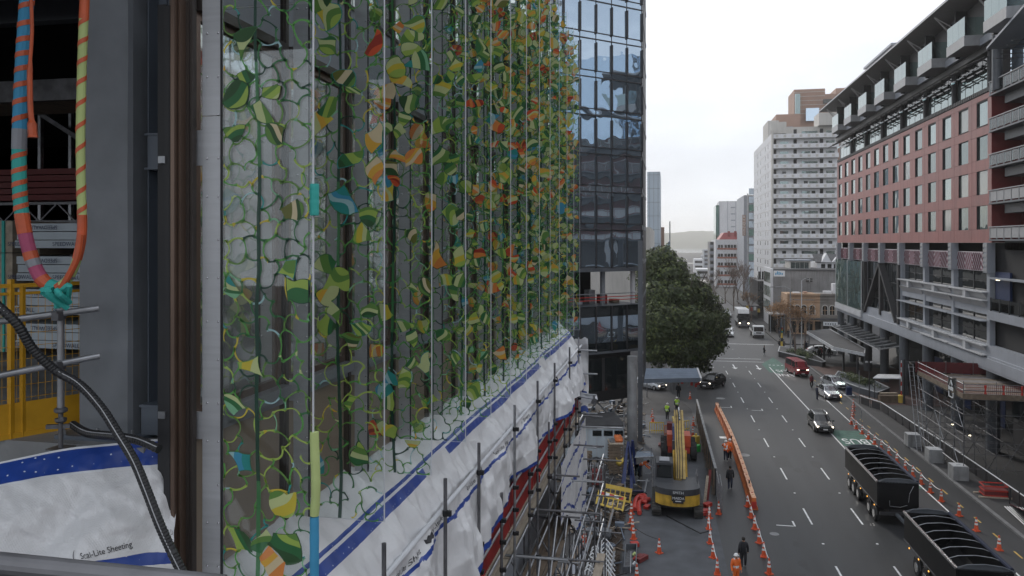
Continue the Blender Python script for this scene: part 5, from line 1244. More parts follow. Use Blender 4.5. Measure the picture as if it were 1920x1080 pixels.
for q in range(7): b = MB(); b.bx(xa+.6+q*1.6,xa+1.7+q*1.6,ya-.06,ya-.003,.4,2.8); b.obj('shop_window', A['dwin'], hb)
b = MB(); b.bx(xa-.2,xb,ya-2.4,ya-.5,3.3,3.55); b.obj('verandah', A['roof_dark'], hb)
a_, c_, yy, zz = bpx(1544,1571,603.5,155); b = MB(); b.bx(a_,c_,yy-.1,yy,W(1544,611,155).z,zz); o = b.obj('verandah_sign', A['sign_white'], hb)
b = MB(); [b.bx(a_+.35+q*.45,a_+.62+q*.45,yy-.13,yy-.1,zz-.6,zz-.25) for q in range(5)]; b.obj('sign_blur', A['steel_grey'], o)
for px0, px1, pt, m_ in ((1488,1500,548,'white_wall'),(1508,1514,547,'brown_wall'),(1546,1560,546,'white_wall'),(1562,1572,532,'white_wall')): a_, c_, yy, zz = bpx(px0,px1,pt,163); b = MB(); b.bx(a_,c_,yy,yy+2,z-.5,zz); b.obj('roof_unit', A[m_], hb)
# street corner shop with dark verandah
cs = thing('corner_shop', 'low shop with pale flat verandah roof and glass shelter beside the bare trees', 'shop', W(1460,640,168))
a_, c_, yy, zz = bpx(1443,1484,598,160); b = MB(); b.bx(a_,c_,yy,yy+3.5,3.9,4.15); b.obj('verandah_roof', A['hotel_light'], cs)
b = MB(); b.bx(a_+.3,c_,yy+3.2,yy+4,0,4); b.obj('shop_front', A['dark'], cs)
for q in range(4): b = MB(); b.bx(a_+.4+q*1.1,a_+1.3+q*1.1,yy+3.1,yy+3.2,.5,3.2); b.obj('shop_pane', A['bluewin'] if q == 2 else A['dwin'], cs)
for q in range(4): b = MB(); b.bx(a_+.2+q*1.4,a_+.3+q*1.4,yy+.1,yy+.2,.12,3.9); b.obj('verandah_post', A['hotel_grey'], cs)
db = thing('dark_shopfront_building', 'narrow dark framed building wedged under the white apartment tower', 'building', W(1428,600,195))
a_, c_, yy, zz = bpx(1421,1441,527,192); b = MB(); b.bx(a_,c_,yy,yy+20,0,zz); b.obj('wall', A['hotel_dark'], db)
for k in range(4):
    for q in range(3): b = MB(); w_ = (c_-a_)/3; b.bx(a_+q*w_+.1,a_+(q+1)*w_-.1,yy-.05,yy,2+k*2.6,4+k*2.6); b.obj('pane', A['dwin'], db)
b = MB(); b.bx(a_-4,a_,yy-4,yy+14,3.2,3.5); b.obj('verandah', A['roof_dark'], db)
for q, (c2, zz) in enumerate((('barrier_yellow',2.6),('red_plastic',2.2),('sign_white',2.4),('barrier_yellow',1.9))): b = MB(); b.bx(a_-3.2+q*.9,a_-2.6+q*.9,yy-4.1,yy-4.03,zz,zz+.9); b.obj('hanging_sign', A[c2], db)
# hotel slab with vertical sign
rb = thing('slab_hotel', 'narrow grey glass slab building carrying a tall vertical sign', 'slab building', W(1403,600,290))
a_, c_, yy, zz = bpx(1395,1413.5,366,290); b = MB(); b.bx(a_,c_,yy,yy+30,0,zz); b.obj('wall', A['hotel_grey'], rb)
b = MB(); b.bx(a_+1.1,a_+1.6,yy-.3,yy,10,zz+.6); b.obj('pier', A['hotel_light'], rb)
for k in range(12): b = MB(); b.bx(a_+1.8,c_,yy-.1,yy,3+k*3.1,5.4+k*3.1); b.obj('pane', A['bluewin'] if k%3 else A['greenwin'], rb)
a_, c_, yy, zz = bpx(1392,1398,403,284); b = MB(); b.bx(a_,c_,yy-.3,yy,W(1392,442,284).z,zz); sgn = b.obj('vertical_sign', A['brown_wall'], rb)
for i, ch in enumerate('RYDGES'): text(ch, 1.35, A['sign_white'], Matrix.Translation(((a_+c_)/2,yy-.35,zz-.75-i*1.25)) @ Matrix.Rotation(R(90),4,'X'), sgn)
# white building with red roof
wr = thing('office_block', 'white office block with terracotta window bands and a dark red roof', 'office block', W(1367,600,330))
xa, xb, ya, z = bpx(1342,1394,470,330); zr = W(1342,449,330).z
b = MB(); b.bx(xa,xb,ya,ya+30,0,zr); b.obj('wall', A['white_wall'], wr)
b = MB(); b.ext([(xa+1.5,ya+1,zr),(xb,ya+1,zr),(xb,ya+3.5,zr+3),(xa+3.8,ya+3.5,zr+3)],(0,20,0)); b.obj('roof', A['roof_red'], wr)
for px in (1367,1379,1388): b = MB(); x = W(px,440,331).x; b.bx(x-.5,x+.5,ya+2,ya+3,zr+1,zr+3.6); b.obj('roof_unit', A['roof_red'], wr)
pit = 16.6*330/1440
for k in range(9):
    zz = W(1342,459,330).z-k*pit
    for x_0, x_1, n_ in ((1346,1356,2),(1358,1392,6)):
        u0, u1 = W(x_0,0,330).x, W(x_1,0,330).x
        b = MB(); b.bx(u0-.2,u1+.2,ya-.12,ya,zz-2.1,zz-1.35); b.obj('terracotta_band', A['band_red'], wr)
        for q in range(n_): w_ = (u1-u0)/n_; b = MB(); b.bx(u0+q*w_+.12,u0+(q+1)*w_-.12,ya-.06,ya,zz-1.3,zz); b.obj('window', A['dwin'], wr)
ws = thing('pale_slab_block', 'pale windowless slab block standing behind the red roofed offices', 'slab building', W(1368,600,400))
a_, c_, yy, zz = bpx(1349,1395,377,400); b = MB(); b.bx(a_,c_,yy,yy+20,0,zz); b.obj('wall', A['white_wall'], ws); d_, e_, yy2, zz2 = bpx(1343,1349,384,398); b = MB(); b.bx(d_,e_,yy,yy+20,0,zz2); b.obj('dark_stair', A['greenwin'], ws)
for q in range(5): b = MB(); x = W(1374,0,400).x; z_ = W(0,388+q*12,400).z; b.bx(x-1.0,x+1.2,yy-.1,yy,z_-.6,z_); b.obj('small_vent', A['hotel_grey'], ws)
for q in range(3): b = MB(); x = W(1349+q*15,0,400).x; b.bx(x,x+.25,yy-.05,yy,0,zz); b.obj('panel_joint', A['hotel_grey'], ws)
dt = thing('dark_balcony_block', 'slim grey block with stacked dark balconies beside the white offices', 'apartment block', W(1337,600,340))
a_, c_, yy, zz = bpx(1331,1342,453,345); b = MB(); b.bx(a_,c_,yy,yy+20,0,zz); b.obj('wall', A['grey_wall'], dt)
for k in range(11): b = MB(); b.bx(a_-.3,c_,yy-1,yy,zz-2.6-k*2.9,zz-1.5-k*2.9); b.obj('balcony', A['hotel_grey'], dt); b = MB(); b.bx(a_+.3,c_-.3,yy-.05,yy,zz-1.4-k*2.9,zz-.2-k*2.9); b.obj('recess', A['dark'], dt)
ls = thing('blank_tower', 'blank blue grey clad tower standing beyond the evergreen tree', 'tower', W(1225,600,230))
a_, c_, yy, zz = bpx(1213.5,1238,322,230); b = MB(); b.bx(a_,c_,yy,yy+26,0,zz); b.obj('wall', A['pale_slab'], ls)
for k in range(8): b = MB(); b.bx(a_,c_,yy-.04,yy,zz-1-k*4.1,zz-.88-k*4.1); b.obj('panel_joint', A['steel_grey'], ls)
for q in range(3): b = MB(); x = a_+(q+.5)*(c_-a_)/3; b.bx(x-.05,x+.05,yy-.03,yy,0,zz); b.obj('panel_joint', A['steel_grey'], ls)
cr = thing('construction_hoist', 'thin mast and angled glass prow rising beside the blank tower', 'mast', W(1246,600,260))
b = MB(); p = W(1241.5,426,255); b.bx(p.x-.7,p.x+.7,p.y,p.y+1.2,0,p.z); b.obj('mast', A['brown_wall'], cr); p = W(1250,456,255); b = MB(); b.ext([(p.x-1.4,p.y,0),(p.x+1,p.y,0),(p.x+1,p.y,p.z+1),(p.x-1.4,p.y,p.z-2)],(0,3,0)); b.obj('glass_prow', A['bluewin'], cr); p = W(1256,415,258); b = MB(); b.tube((p.x,p.y,0),(p.x,p.y,p.z),.2); b.obj('spire', A['steel_grey'], cr)
# small pale buildings down by the harbour
for i, (pa, pb, pt, Z, m_, nf, lab) in enumerate(((1268,1288,487,520,'cream_wall',5,'long pale low office block beyond the tree top'),(1302,1318,486,480,'white_wall',8,'small white stepped block in the street gap'),(1316,1324,479,620,'hotel_grey',8,'narrow grey block in the street gap'),
      (1306,1330,505,420,'white_wall',7,'pale terrace of flats above the street trees'),(1320,1333,468,560,'hotel_grey',9,'grey block rising behind the pale terrace'),(1308,1330,530,330,'cream_wall',5,'cream building low beside the street trees'),(1262,1280,500,430,'hotel_grey',5,'grey roof block half hidden by the tree top'),(1288,1304,497,700,'cream_wall',5,'faint cream block nearest the harbour'))):
    a_, c_, yy, zz = bpx(pa,pb,pt,Z); t_ = thing('harbour_building', lab, 'building', ((a_+c_)/2,yy,0), 'small buildings toward the harbour'); b = MB(); b.bx(a_,c_,yy,yy+25,0,zz); b.obj('wall', A[m_], t_)
    for k in range(nf): b = MB(); b.bx(a_+.4,c_-.4,yy-.1,yy,zz-2.3-k*3,zz-1.0-k*3); b.obj('window_band', A['dwin'], t_)
# left side of the street beyond the cross street and the reflected buildings on the right, behind the viewpoint line
for i, (xa, xb, ya, yb, z, m_, lab) in enumerate(((-30,-3.5,150,200,22,'cream_wall','cream block hidden behind the evergreen tree'),(-34,-4,205,300,18,'grey_wall','grey block along the left of the far street'))):
    t_ = thing('street_building', lab, 'building', ((xa+xb)/2,ya,0)); b = MB(); b.bx(xa,xb,ya,yb,0,z); b.obj('wall', A[m_], t_)
    for k in range(5): b = MB(); b.bx(xb,xb+.08,ya+1,yb-1,2.5+k*3.4,4.4+k*3.4); b.obj('window_band', A['dwin'], t_)
for (xa,xb,ya,yb,z,m_,lab,nf) in ((70,86,22,44,78,'cream_wall','tall cream apartment tower with banded floors off to the right',22),(56,66,32,46,28,'hotel_dark','dark stepped office block off to the right',9),(36,50,-40,20,30,'brown_wall','long brown brick block lining the street behind the viewpoint',8)):
    t_ = thing('street_building', lab, 'building', ((xa+xb)/2,ya,0)); b = MB(); b.bx(xa,xb,ya,yb,0,z); b.obj('wall', A[m_], t_)
    for k in range(nf): b = MB(); b.bx(xa-.2,xb+.1,ya-.1,yb+.1,2.2+k*3.4,3.5+k*3.4); b.obj('window_band', A['dwin'], t_)

# ================================================================ TREES
def bare_tree(name, label, base, hgt, seed, spread=.55, petals=0, thick=.16, group='bare street trees', minr=.012):
    r = random.Random(seed); t = thing(name, label, 'tree', base, group); b = MB(); lf_ = MB(); tips = []
    def grow(p, d, ln, rad, lev):
        n = 3; pts = [p]; dd = d
        for i in range(n):
            dd = (dd+Vector((r.uniform(-.16,.16),r.uniform(-.16,.16),r.uniform(-.02,.12)))).normalized(); pts.append(pts[-1]+dd*ln/n)
        b.path(pts, [rad*(1-.5*i/n) for i in range(n+1)], 6 if lev < 2 else 4 if lev < 3 else 3, cap=False)
        if lev >= 5: tips.append(pts[-1]); return
        for c in range(3 if lev < 4 else 2+(r.random() < .5)):
            a = r.uniform(0,6.28); s = r.uniform(.6,1.25)*spread
            nd = (dd+Vector((math.cos(a)*s,math.sin(a)*s,r.uniform(-.05,.35)))).normalized(); grow(pts[-1-(c%2)], nd, ln*r.uniform(.6,.82), max(minr,rad*.52), lev+1)
        tips.append(pts[-1])
    grow(Vector(base), Vector((0,0,1)), hgt*.3, thick, 0)
    b.obj('branches', A['twig'], t, fix=False)
    for i in range(petals):
        p = r.choice(tips)+Vector((r.gauss(0,.25),r.gauss(0,.25),r.gauss(0,.25))); u = Vector((r.uniform(-1,1),r.uniform(-1,1),r.uniform(-1,1))).normalized()*.09; v = u.orthogonal().normalized()*.07
        lf_.quad(p-u-v,p+u-v,p+u+v,p-u+v)
    if petals: o = lf_.obj('dry_leaves', A['drypetal'], t, fix=False); o['kind'] = 'stuff'
    return t
bare_tree('bare_tree', 'bare winter tree with clinging brown leaves in the planter by the crossing', G(1492,662,.9), 9.5, 3, .6, 900, .2)
bare_tree('bare_tree', 'thin bare tree behind the tall lamp post at the planter', G(1508,655,.9), 8.5, 5, .5, 250, .14)
bare_tree('bare_tree', 'bare tree with tan leaves near the corner shop', W(1458,635,160)*1, 9, 8, .6, 900, .16)
for o in list(COL.objects)[-3:]: pass
bare_tree('bare_tree', 'large pale bare tree in the far street before the white offices', Vector((W(1376,600,215).x,W(1376,600,215).y,0)), 15, 11, .55, 0, .25, minr=.035)
bare_tree('bare_tree', 'ivy clad bare tree next to the slab hotel', Vector((W(1394,600,205).x,W(1394,600,205).y,0)), 15, 13, .4, 0, .3, minr=.035)
bare_tree('bare_tree', 'slender bare tree farthest down the street', Vector((W(1360,600,240).x,W(1360,600,240).y,0)), 14, 17, .55, 0, .25, minr=.035)
bare_tree('bare_tree', 'bushy pale bare tree in front of the dark balcony block', Vector((W(1350,600,200).x,W(1350,600,200).y,0)), 13, 29, .7, 0, .25, minr=.035)
bare_tree('bare_tree', 'tall bare tree at the foot of the white offices', Vector((W(1385,600,235).x,W(1385,600,235).y,0)), 17, 31, .6, 0, .25, minr=.04)
bare_tree('bare_tree', 'wide bare tree overhanging the far kerb', Vector((W(1408,600,185).x,W(1408,600,185).y,0)), 9, 23, .6, 200, .2, minr=.035)
def leaf_mass(lumps, n_per, size, seed, bm_):
    r = random.Random(seed)
    for c, rad, sq in lumps:
        for i in range(int(n_per*rad*rad)):
            d = Vector((r.gauss(0,1),r.gauss(0,1),r.gauss(0,1))).normalized()
            rr = rad*(.70+.30*r.random()**.6)*(1+.30*mnoise.noise(d*2.2+c*.7)+.24*mnoise.noise(d*4.5+c))
            p = c+Vector((d.x*rr,d.y*rr,d.z*rr*sq)); nrm = (d+Vector((r.uniform(-.7,.7),r.uniform(-.7,.7),r.uniform(-.3,.9)))).normalized()
            u = nrm.orthogonal().normalized(); u = Matrix.Rotation(r.uniform(0,6.28),3,nrm) @ u; v = nrm.cross(u); s = size*r.uniform(.6,1.3)
            bm_.add([p-u*s-v*s*.5,p+v*s*.15-u*0+v*s*-.75,p+u*s-v*s*.3,p+u*s*.3+v*s*.7], [(0,1,2,3)], 1 if r.random() < .16+.30*max(0,min(1,(d.z-.1)*1.6))+.18*(d.x < -.3) else 0)  # paler leaves favoured on tops and left sides, painting the light there
et = thing('evergreen_tree', 'huge dense dark evergreen tree at the street corner beyond the glass tower', 'tree', (1.0,114,0))
lum = [(W(px,py,Z), rad, .85) for px,py,Z,rad in ((1240,486,113,2.4),(1222,520,115,3.0),(1256,515,112,2.7),(1285,535,112,2.5),(1232,560,111,3.6),(1268,560,110,3.3),(1300,560,112,3.0),(1322,575,113,2.6),(1343,595,114,2.0),(1338,620,113,2.2),(1318,610,110,3.2),(1285,605,108,3.6),
    (1245,605,108,3.8),(1222,620,110,3.4),(1260,645,108,3.2),(1295,645,108,3.2),(1325,645,111,2.6),(1305,668,109,2.2),(1275,668,108,2.2),(1235,655,109,2.8),(1345,640,114,1.5),(1355,605,115,1.2),(1312,545,113,1.7),(1265,500,113,1.9),(1322,688,110,1.0),(1222,490,115,2.0))]
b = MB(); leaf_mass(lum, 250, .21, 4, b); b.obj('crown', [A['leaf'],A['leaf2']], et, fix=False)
b = MB()
for c, rad, sq in lum: 
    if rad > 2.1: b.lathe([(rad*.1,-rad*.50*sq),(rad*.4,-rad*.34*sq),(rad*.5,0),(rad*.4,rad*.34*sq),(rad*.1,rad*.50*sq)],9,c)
b.obj('inner_dark_fill', A['leaf'], et, fix=False)  # opaque lumps added inside the crown to keep its gaps dark
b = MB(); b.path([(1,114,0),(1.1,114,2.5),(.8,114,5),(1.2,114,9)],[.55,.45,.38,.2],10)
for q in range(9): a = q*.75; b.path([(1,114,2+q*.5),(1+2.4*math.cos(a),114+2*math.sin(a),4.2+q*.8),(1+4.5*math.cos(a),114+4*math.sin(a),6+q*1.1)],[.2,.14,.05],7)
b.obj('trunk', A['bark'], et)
# ================================================================ WORK SITE
# portable site cabin
pb = thing('site_cabin', 'pale blue-grey prefab site cabin with flat dark roof and four small windows', 'site cabin', G(1125,860))
fl_, fr_, br_, bl_ = [Vector((p.x,p.y,0)) for p in (W(1040,0,67.5),W(1171,0,67.5),W(1151,0,72.3),W(1040,0,72.3))]
b = MB(); b.prism([p[:2] for p in (fl_,fr_,br_,bl_)], 0, 2.85); b.obj('cabin_wall', A['prefab'], pb)
ctr = (fl_+fr_+br_+bl_)/4; b = MB(); b.prism([(ctr+(p-ctr)*1.03)[:2] for p in (fl_,fr_,br_,bl_)], 2.85, 3.0); b.obj('roof', A['roof_dark'], pb)
fu = (fr_-fl_).normalized(); fn = Vector((fu.y,-fu.x,0))
def cab(px): t = (W(px,0,67.5)-W(1171,0,67.5)); t.z = 0; return fr_+fu*t.dot(fu)
for a_, c_ in ((1078,1097),(1111,1128),(1132,1149),(1152,1168)):
    p, q = cab(a_), cab(c_); b = MB(); b.ext([p+fn*.04+Vector((0,0,2.02)),q+fn*.04+Vector((0,0,2.02)),q+fn*.04+Vector((0,0,2.5)),p+fn*.04+Vector((0,0,2.5))], -fn*.06); f = b.obj('window_frame', A['hotel_dark'], pb)
    b = MB(); e = fu*.06; b.ext([p+e+fn*.06+Vector((0,0,2.07)),q-e+fn*.06+Vector((0,0,2.07)),q-e+fn*.06+Vector((0,0,2.45)),p+e+fn*.06+Vector((0,0,2.45))], -fn*.03); b.obj('pane', A['dwin'], f)
for px in range(1085,1171,17): p = cab(px); b = MB(); b.beam(p+fn*.015,p+fn*.015+Vector((0,0,2.84)),.05,.03,up=fn); b.obj('wall_batten', A['hotel_light'], pb)
b = MB(); b.beam(cab(1040)+fn*.03+Vector((0,0,2.75)),cab(1171)+fn*.03+Vector((0,0,2.75)),.06,.2); b.obj('fascia_board', A['hotel_light'], pb)
b = MB(); p = cab(1169)+fn*.3; b.tube(p,p+Vector((0,0,4.3)),.05); tag(b.obj('downpipe_pole', A['galv']), 'thin steel pole standing at the cabin corner', 'pole')
# blue A-frame stillage with sheets and platform frame
sl_ = thing('glass_stillage', 'dark blue steel A-frame glass stillage with long base beams', 'stillage', G(1182,905))
T = 3.1
def GP(px, py, z=0): return G(px,py,z)
ap1, ap2 = GP(1178,828,T), GP(1186,826,T)
for (a_, c_) in ((GP(1166,912),ap1),(GP(1190,912),ap1),(GP(1178,890),ap2),(GP(1194,893),ap2)): b = MB(); b.beam(a_,c_,.14,.2); b.obj('raker', A['blue_steel'], sl_)
b = MB(); b.ext([GP(1166,912,.2),GP(1173,912,.2),ap1+Vector((0,0,-.1)),ap1+Vector((-.12,0,-.1))],(0,.07,0)); b.ext([GP(1181,918,.2),GP(1187,916,.2),GP(1184,850,1.8),GP(1181,850,1.8)],(0,.07,0)); b.obj('side_panel', A['blue_steel'], sl_)
for (a_, c_) in ((GP(1130,898,.25),GP(1210,903,.25)),(GP(1126,918,.25),GP(1206,926,.25)),(GP(1140,922,.15),GP(1213,925,.15)),(GP(1130,898,.25),GP(1126,918,.25)),(GP(1212,899,.25),GP(1207,926,.25))): b = MB(); b.beam(a_,c_,.09,.12); b.obj('base_beam', A['galv_dark'] , sl_)
for (a_, c_) in ((GP(1150,894,.4),GP(1139,918,.4)),(GP(1172,882,.8),GP(1172,916,.3)),(GP(1214,898,.6),GP(1209,923,.3))): b = MB(); b.beam(a_,c_,.05,.05); b.obj('tie_bar', A['galv'], sl_)
b = MB(); b.ext([GP(1181,926,.02),GP(1207,926,.02),GP(1207,921,.5),GP(1181,921,.5)],(0,.12,0)); b.obj('foot_beam', A['blue_steel'], sl_)
b = MB(); b.ext([GP(1191,905,.25),GP(1200,905,.25),GP(1198,870,1.2),GP(1190,872,1.2)],(0,.03,0)); b.obj('glass_sheet', A['rail_glass'], sl_)
ps = thing('work_platform', 'bare tube work platform frame with pale top sheet beside the blue stillage', 'platform', GP(1215,915))
for px, py, z in ((1224,928,2.9),(1221,900,2.6),(1192,893,2.0)): p = GP(px,py); b = MB(); b.tube(p,p+Vector((0,0,z)),.05); b.obj('leg', A['galv'], ps)
b = MB(); b.prism([GP(1190,858,2.0)[:2],GP(1226,856,2.0)[:2],GP(1222,847,2.0)[:2],GP(1194,847,2.0)[:2]],1.98,2.02); b.obj('top_sheet', A['corr'], ps)
for (a_, c_) in ((GP(1190,858,2.0),GP(1226,856,2.0)),(GP(1206,848,2.05),GP(1224,850,2.0)),(GP(1210,888,.6),GP(1224,887,.6)),(GP(1194,901,.4),GP(1218,902,.4)),(GP(1212,870,1.5),GP(1226,877,1.5))): b = MB(); b.tube(a_,c_,.035); b.obj('rail', A['galv'], ps)
# stacked timber crates and orange gas bottles
ct = thing('timber_crate_stack', 'stack of weathered timber crates with a bent yellow sheet slung on it', 'crates', GP(1158,888))
p, q = GP(1143,890), GP(1168,890); ud = (q-p).normalized(); vd = Vector((-ud.y,ud.x,0)); Lc = (q-p).length
for k in range(10):
    z = .1+k*.24
    for j in range(2): b = MB(); o_ = vd*(j*1.3); b.beam(p+o_+Vector((0,0,z+.1)),q+o_+Vector((0,0,z+.1)),.1,.17); b.obj('crate_board', A['timber_dark'], ct)
for j in range(4): b = MB(); a_ = p+ud*(Lc*j/3); b.beam(a_+Vector((0,0,0)),a_+Vector((0,0,2.45)),.1,.08,up=vd); b.obj('crate_post', A['timber_dark'], ct)
b = MB(); b.prism([(p-vd*.1)[:2],(q-vd*.1)[:2],(q+vd*1.5)[:2],(p+vd*1.5)[:2]],2.47,2.55); b.obj('crate_lid', A['timber'], ct)
b = MB(); b.grid(lambda u, v: tuple(p+ud*(Lc*(.45+.55*u))+Vector((0,0,1.25-.5*v+.25*(2*u-1)**2))-vd*(.15+.2*math.sin(v*3))),8,5); b.obj('bent_sheet', A['barrier_yellow'], ct, fix=False)
for i in range(3):
    c_ = p+ud*(Lc*(.58+.17*i))+vd*.3; b = MB(); b.path([c_+Vector((0,0,2.62))+vd*0,c_+Vector((.02,.1,2.78))+vd*.15,c_+Vector((0,.1,2.82))+vd*.95],[.13,.15,.14],10)
    tag(b.obj('orange_tube', A['barrier']), f'{("left","middle","right")[i]} one of three orange rolls lying on the crate stack'.replace('left one','leftmost').replace('right one','rightmost'), 'roll', 'orange rolls on the crates')
for k2 in range(3): i = k2; b = MB(); c_ = p+ud*(Lc*(.12+.13*i))+vd*.2; b.tube(c_+Vector((0,0,2.64)),c_+vd*1.0+Vector((0,0,2.66)),.07,n=8); tag(b.obj('steel_offcut', A['galv']), f'{ORD[k2]} grey steel tube offcut from the cabin side beside the orange rolls', 'tube', 'steel offcuts on the crates')
# rack of dark timbers by the cabin, red frame trolley, pipes and beams on the ground
rk = thing('beam_stack', 'stack of dark steel and timber beams against the site cabin wall', 'beams', GP(1092,885))
for k in range(5):
    for j in range(3): b = MB(); a_, c_ = GP(1070,886-j*4), GP(1104+j*3,886-j*4); b.beam(a_+Vector((0,0,.15+k*.3)),c_+Vector((0,0,.15+k*.3)),.3,.2); b.obj('beam', A['timber_dark'] if k > 2 else A['hotel_dark'], rk)
for k, (pa, pb_) in enumerate((((1076,890),(1128,884)),((1072,896),(1126,889)),((1078,902),(1108,900)))): b = MB(); b.tube(G(*pa,.5),G(*pb_,.5),.09,n=8); tag(b.obj('steel_pipe', A['galv']), f'{ORD[k]} galvanised pipe lying in front of the beam stack, counted from the cabin', 'pipe', 'pipes by the cabin')
tr_ = thing('red_trolley', 'small red tool cabinet in a grey wire cage trolley', 'trolley', GP(1121,910))
c_ = GP(1119,912); b = MB(); b.box(c_+Vector((0,0,.75)),(.75,.6,1.1),.1); b.obj('cabinet', A['red_deep'], tr_)
for sx in (-.5,.5):
    for sy in (-.4,.4): b = MB(); b.tube(c_+Vector((sx,sy,0)),c_+Vector((sx,sy,1.7)),.03,n=6); b.obj('cage_post', A['galv'], tr_)
for z in (.5,1.1,1.7): b = MB(); [b.tube(c_+Vector((sx,-.4,z)),c_+Vector((sx+.001,.4,z)),.02,n=5) for sx in (-.5,.5)]; b.tube(c_+Vector((-.5,-.4,z)),c_+Vector((.5,-.4,z)),.02,n=5); b.tube(c_+Vector((-.5,.4,z)),c_+Vector((.5,.4,z)),.02,n=5); b.obj('cage_rail', A['galv'], tr_)
c_ = GP(1108,898)
wc = thing('wire_cage', 'bent grey wire cage crate next to the red tool cabinet', 'cage', c_)
for k in range(6): b = MB(); b.tube(c_+Vector((-.5+k*.2,-.3,0)),c_+Vector((-.45+k*.2,.4,1.2)),.025,n=5); b.obj('cage_bar', A['galv'], wc)
b = MB(); b.box(c_+Vector((0,.1,.15)),(1.2,.8,.1)); b.obj('cage_base', A['galv_dark'], wc)
for k, (a_, c2, m_, lab) in enumerate((((1076,975),(1108,916),'corr','long blue-grey steel channel lying on the ground by the scaffold, nearest the wrap'),((1070,968),(1100,912),'galv','pale steel channel lying left of the blue-grey one'),((1082,985),(1102,925),'corr','shorter blue-grey channel beside the white wrap'))):
    b = MB(); b.beam(G(*a_,.15),G(*c2,.15),.28,.22); tag(b.obj('steel_channel', A[m_]), lab, 'steel channel', 'steel channels on the ground')
for k, (pa, pb_, wd_, m_, lab) in enumerate((((1046,1080),(1098,1020),.5,'timber_dark','rust brown plank lying on the ground under the scaffold end'),((1068,1085),(1094,1030),.35,'hotel_grey','grey channel section lying beside the rust brown plank'),((1064,1000),(1086,968),.4,'concrete','grey board on the ground left of the leaning cones'))):
    b = MB(); b.beam(G(*pa,.1),G(*pb_,.1),wd_,.12); tag(b.obj('ground_plank', A[m_]), lab, 'plank', 'planks under the scaffold end')
# trench shoring sheets, drums, tray with white railings
sb = thing('trench_box', 'long timber lined trench box with pale top rails', 'trench box', GP(1125,1040))
for a_, c_ in (((1084,1085),(1110,1003)),((1116,1090),(1126,1002)),((1143,1085),(1152,1034)),((1128,960),(1121,1004)),((1150,955),(1138,1000))): b = MB(); b.beam(G(*a_,.35),G(*c_,.35),.1,.5); b.obj('side_rail', A['timber_dark'], sb); b = MB(); b.beam(G(*a_,.63),G(*c_,.63),.12,.04); b.obj('top_rail', A['galv'], sb)
b = MB(); p = GP(1124,1003,.2); b.path([p+Vector((-.75,0,0)),p+Vector((-.3,.05,.05)),p+Vector((.3,.05,.05)),p+Vector((.75,0,0))],[.38,.42,.42,.38],14); tag(b.obj('black_drum', A['steel_dark']), 'dark steel drum lying across the trench box', 'drum')
for k in range(7):
    t_ = k/6
    for j, (pa, pb_, lab) in enumerate((((1128,1085),(1130,1030),'right'),((1098,1085),(1112,1040),'left'))):
        q0 = G(pa[0]+(pb_[0]-pa[0])*t_, pa[1]+(pb_[1]-pa[1])*t_, .4)
        rl = thing('white_railing', f'{ORD[k]} nearest white looped railing of the stack lying in the trench box, {"taller" if j == 0 else "lower"} row', 'railing', q0, 'white railings stacked in the trench box')
        sc_ = .9 if j == 0 else .7
        b = MB(); b.path([q0+Vector((-.1,0,0)),q0+Vector((-.05,.05,.55*sc_)),q0+Vector((.1,.1,.75*sc_)),q0+Vector((.35,.05,.5*sc_)),q0+Vector((.75,-.15,0))],.04,6); b.obj('loop', A['sign_white'], rl)
        for m_ in range(3): b = MB(); b.tube(q0+Vector((.12+.14*m_,0,.02)),q0+Vector((.14+.12*m_,.06,.6*sc_-.12*m_)),.025,n=5); b.obj('bar', A['sign_white'], rl)
tb = thing('steel_tray', 'open dark steel tray holding offcuts on the edge of the concrete slab', 'tray', GP(1183,1050))
P = [GP(1173,1032),GP(1194,1031),GP(1192,1074),GP(1170,1076)]
for i in range(4): b = MB(); a_, c_ = P[i], P[(i+1)%4]; b.beam(a_+Vector((0,0,.2)),c_+Vector((0,0,.2)),.06,.4); b.obj('tray_side', A['steel_dark'], tb)
b = MB(); b.prism([p[:2] for p in P],.01,.05); b.obj('tray_floor', A['galv_dark'], tb); b = MB(); b.beam(GP(1183,1034,.4),GP(1182,1075,.4),.05,.06); b.obj('tray_divider', A['galv'], tb)
for k, (px, py, m_) in enumerate(((1187,1042,'foam_lime'),(1188,1050,'red_plastic'),(1187,1060,'sign_white'))): b = MB(); p = GP(px,py,.1); b.path([p,p+Vector((.12,.1,.1)),p+Vector((.2,-.05,.12))],[.1,.13,.08],7); tag(b.obj('scrap_bag', A[m_]), f'{("lime","red","white")[k]} scrap bundle lying in the steel tray', 'scrap', 'scrap in the steel tray')
b = MB(); b.box(GP(1203,1047,.14),(.35,.95,.24),-.55); b.box(GP(1200,1043,.2),(.36,.5,.16),-.55); tag(b.obj('brick_block', A['red_deep']), 'rust red block lying on the slab beside the steel tray', 'block')
for k, (px, py) in enumerate(((1190,1020),(1213,950),(1205,935))): b = MB(); b.box(G(px,py,.12),(.5,.4,.22),.3+k); b.box(G(px,py,.25),(.3,.24,.06),.3+k); tag(b.obj('cone_weight', A['red_plastic']), ('red weight block at the foot of the slab edge cones','lone red weight block behind the digger','red weight block at the end of the red pipe run')[k], 'weight block', 'red weight blocks')
# red bent pipes
for k, P in enumerate(([(1190,955),(1192,938),(1198,932),(1210,934)],[(1197,930),(1208,929),(1212,936),(1218,936)],[(1199,962),(1198,945),(1203,940),(1214,942)])):
    b = MB(); b.path(spl([G(*p_,.2) for p_ in P],5),.16,9); tag(b.obj('red_pipe', A['red_plastic']), ('thick red plastic pipe bend lying nearest the yellow barrier','thick red pipe bend farthest from the slab cones','thick red pipe bend lying nearest the slab cones')[k], 'pipe', 'red pipes by the barrier')
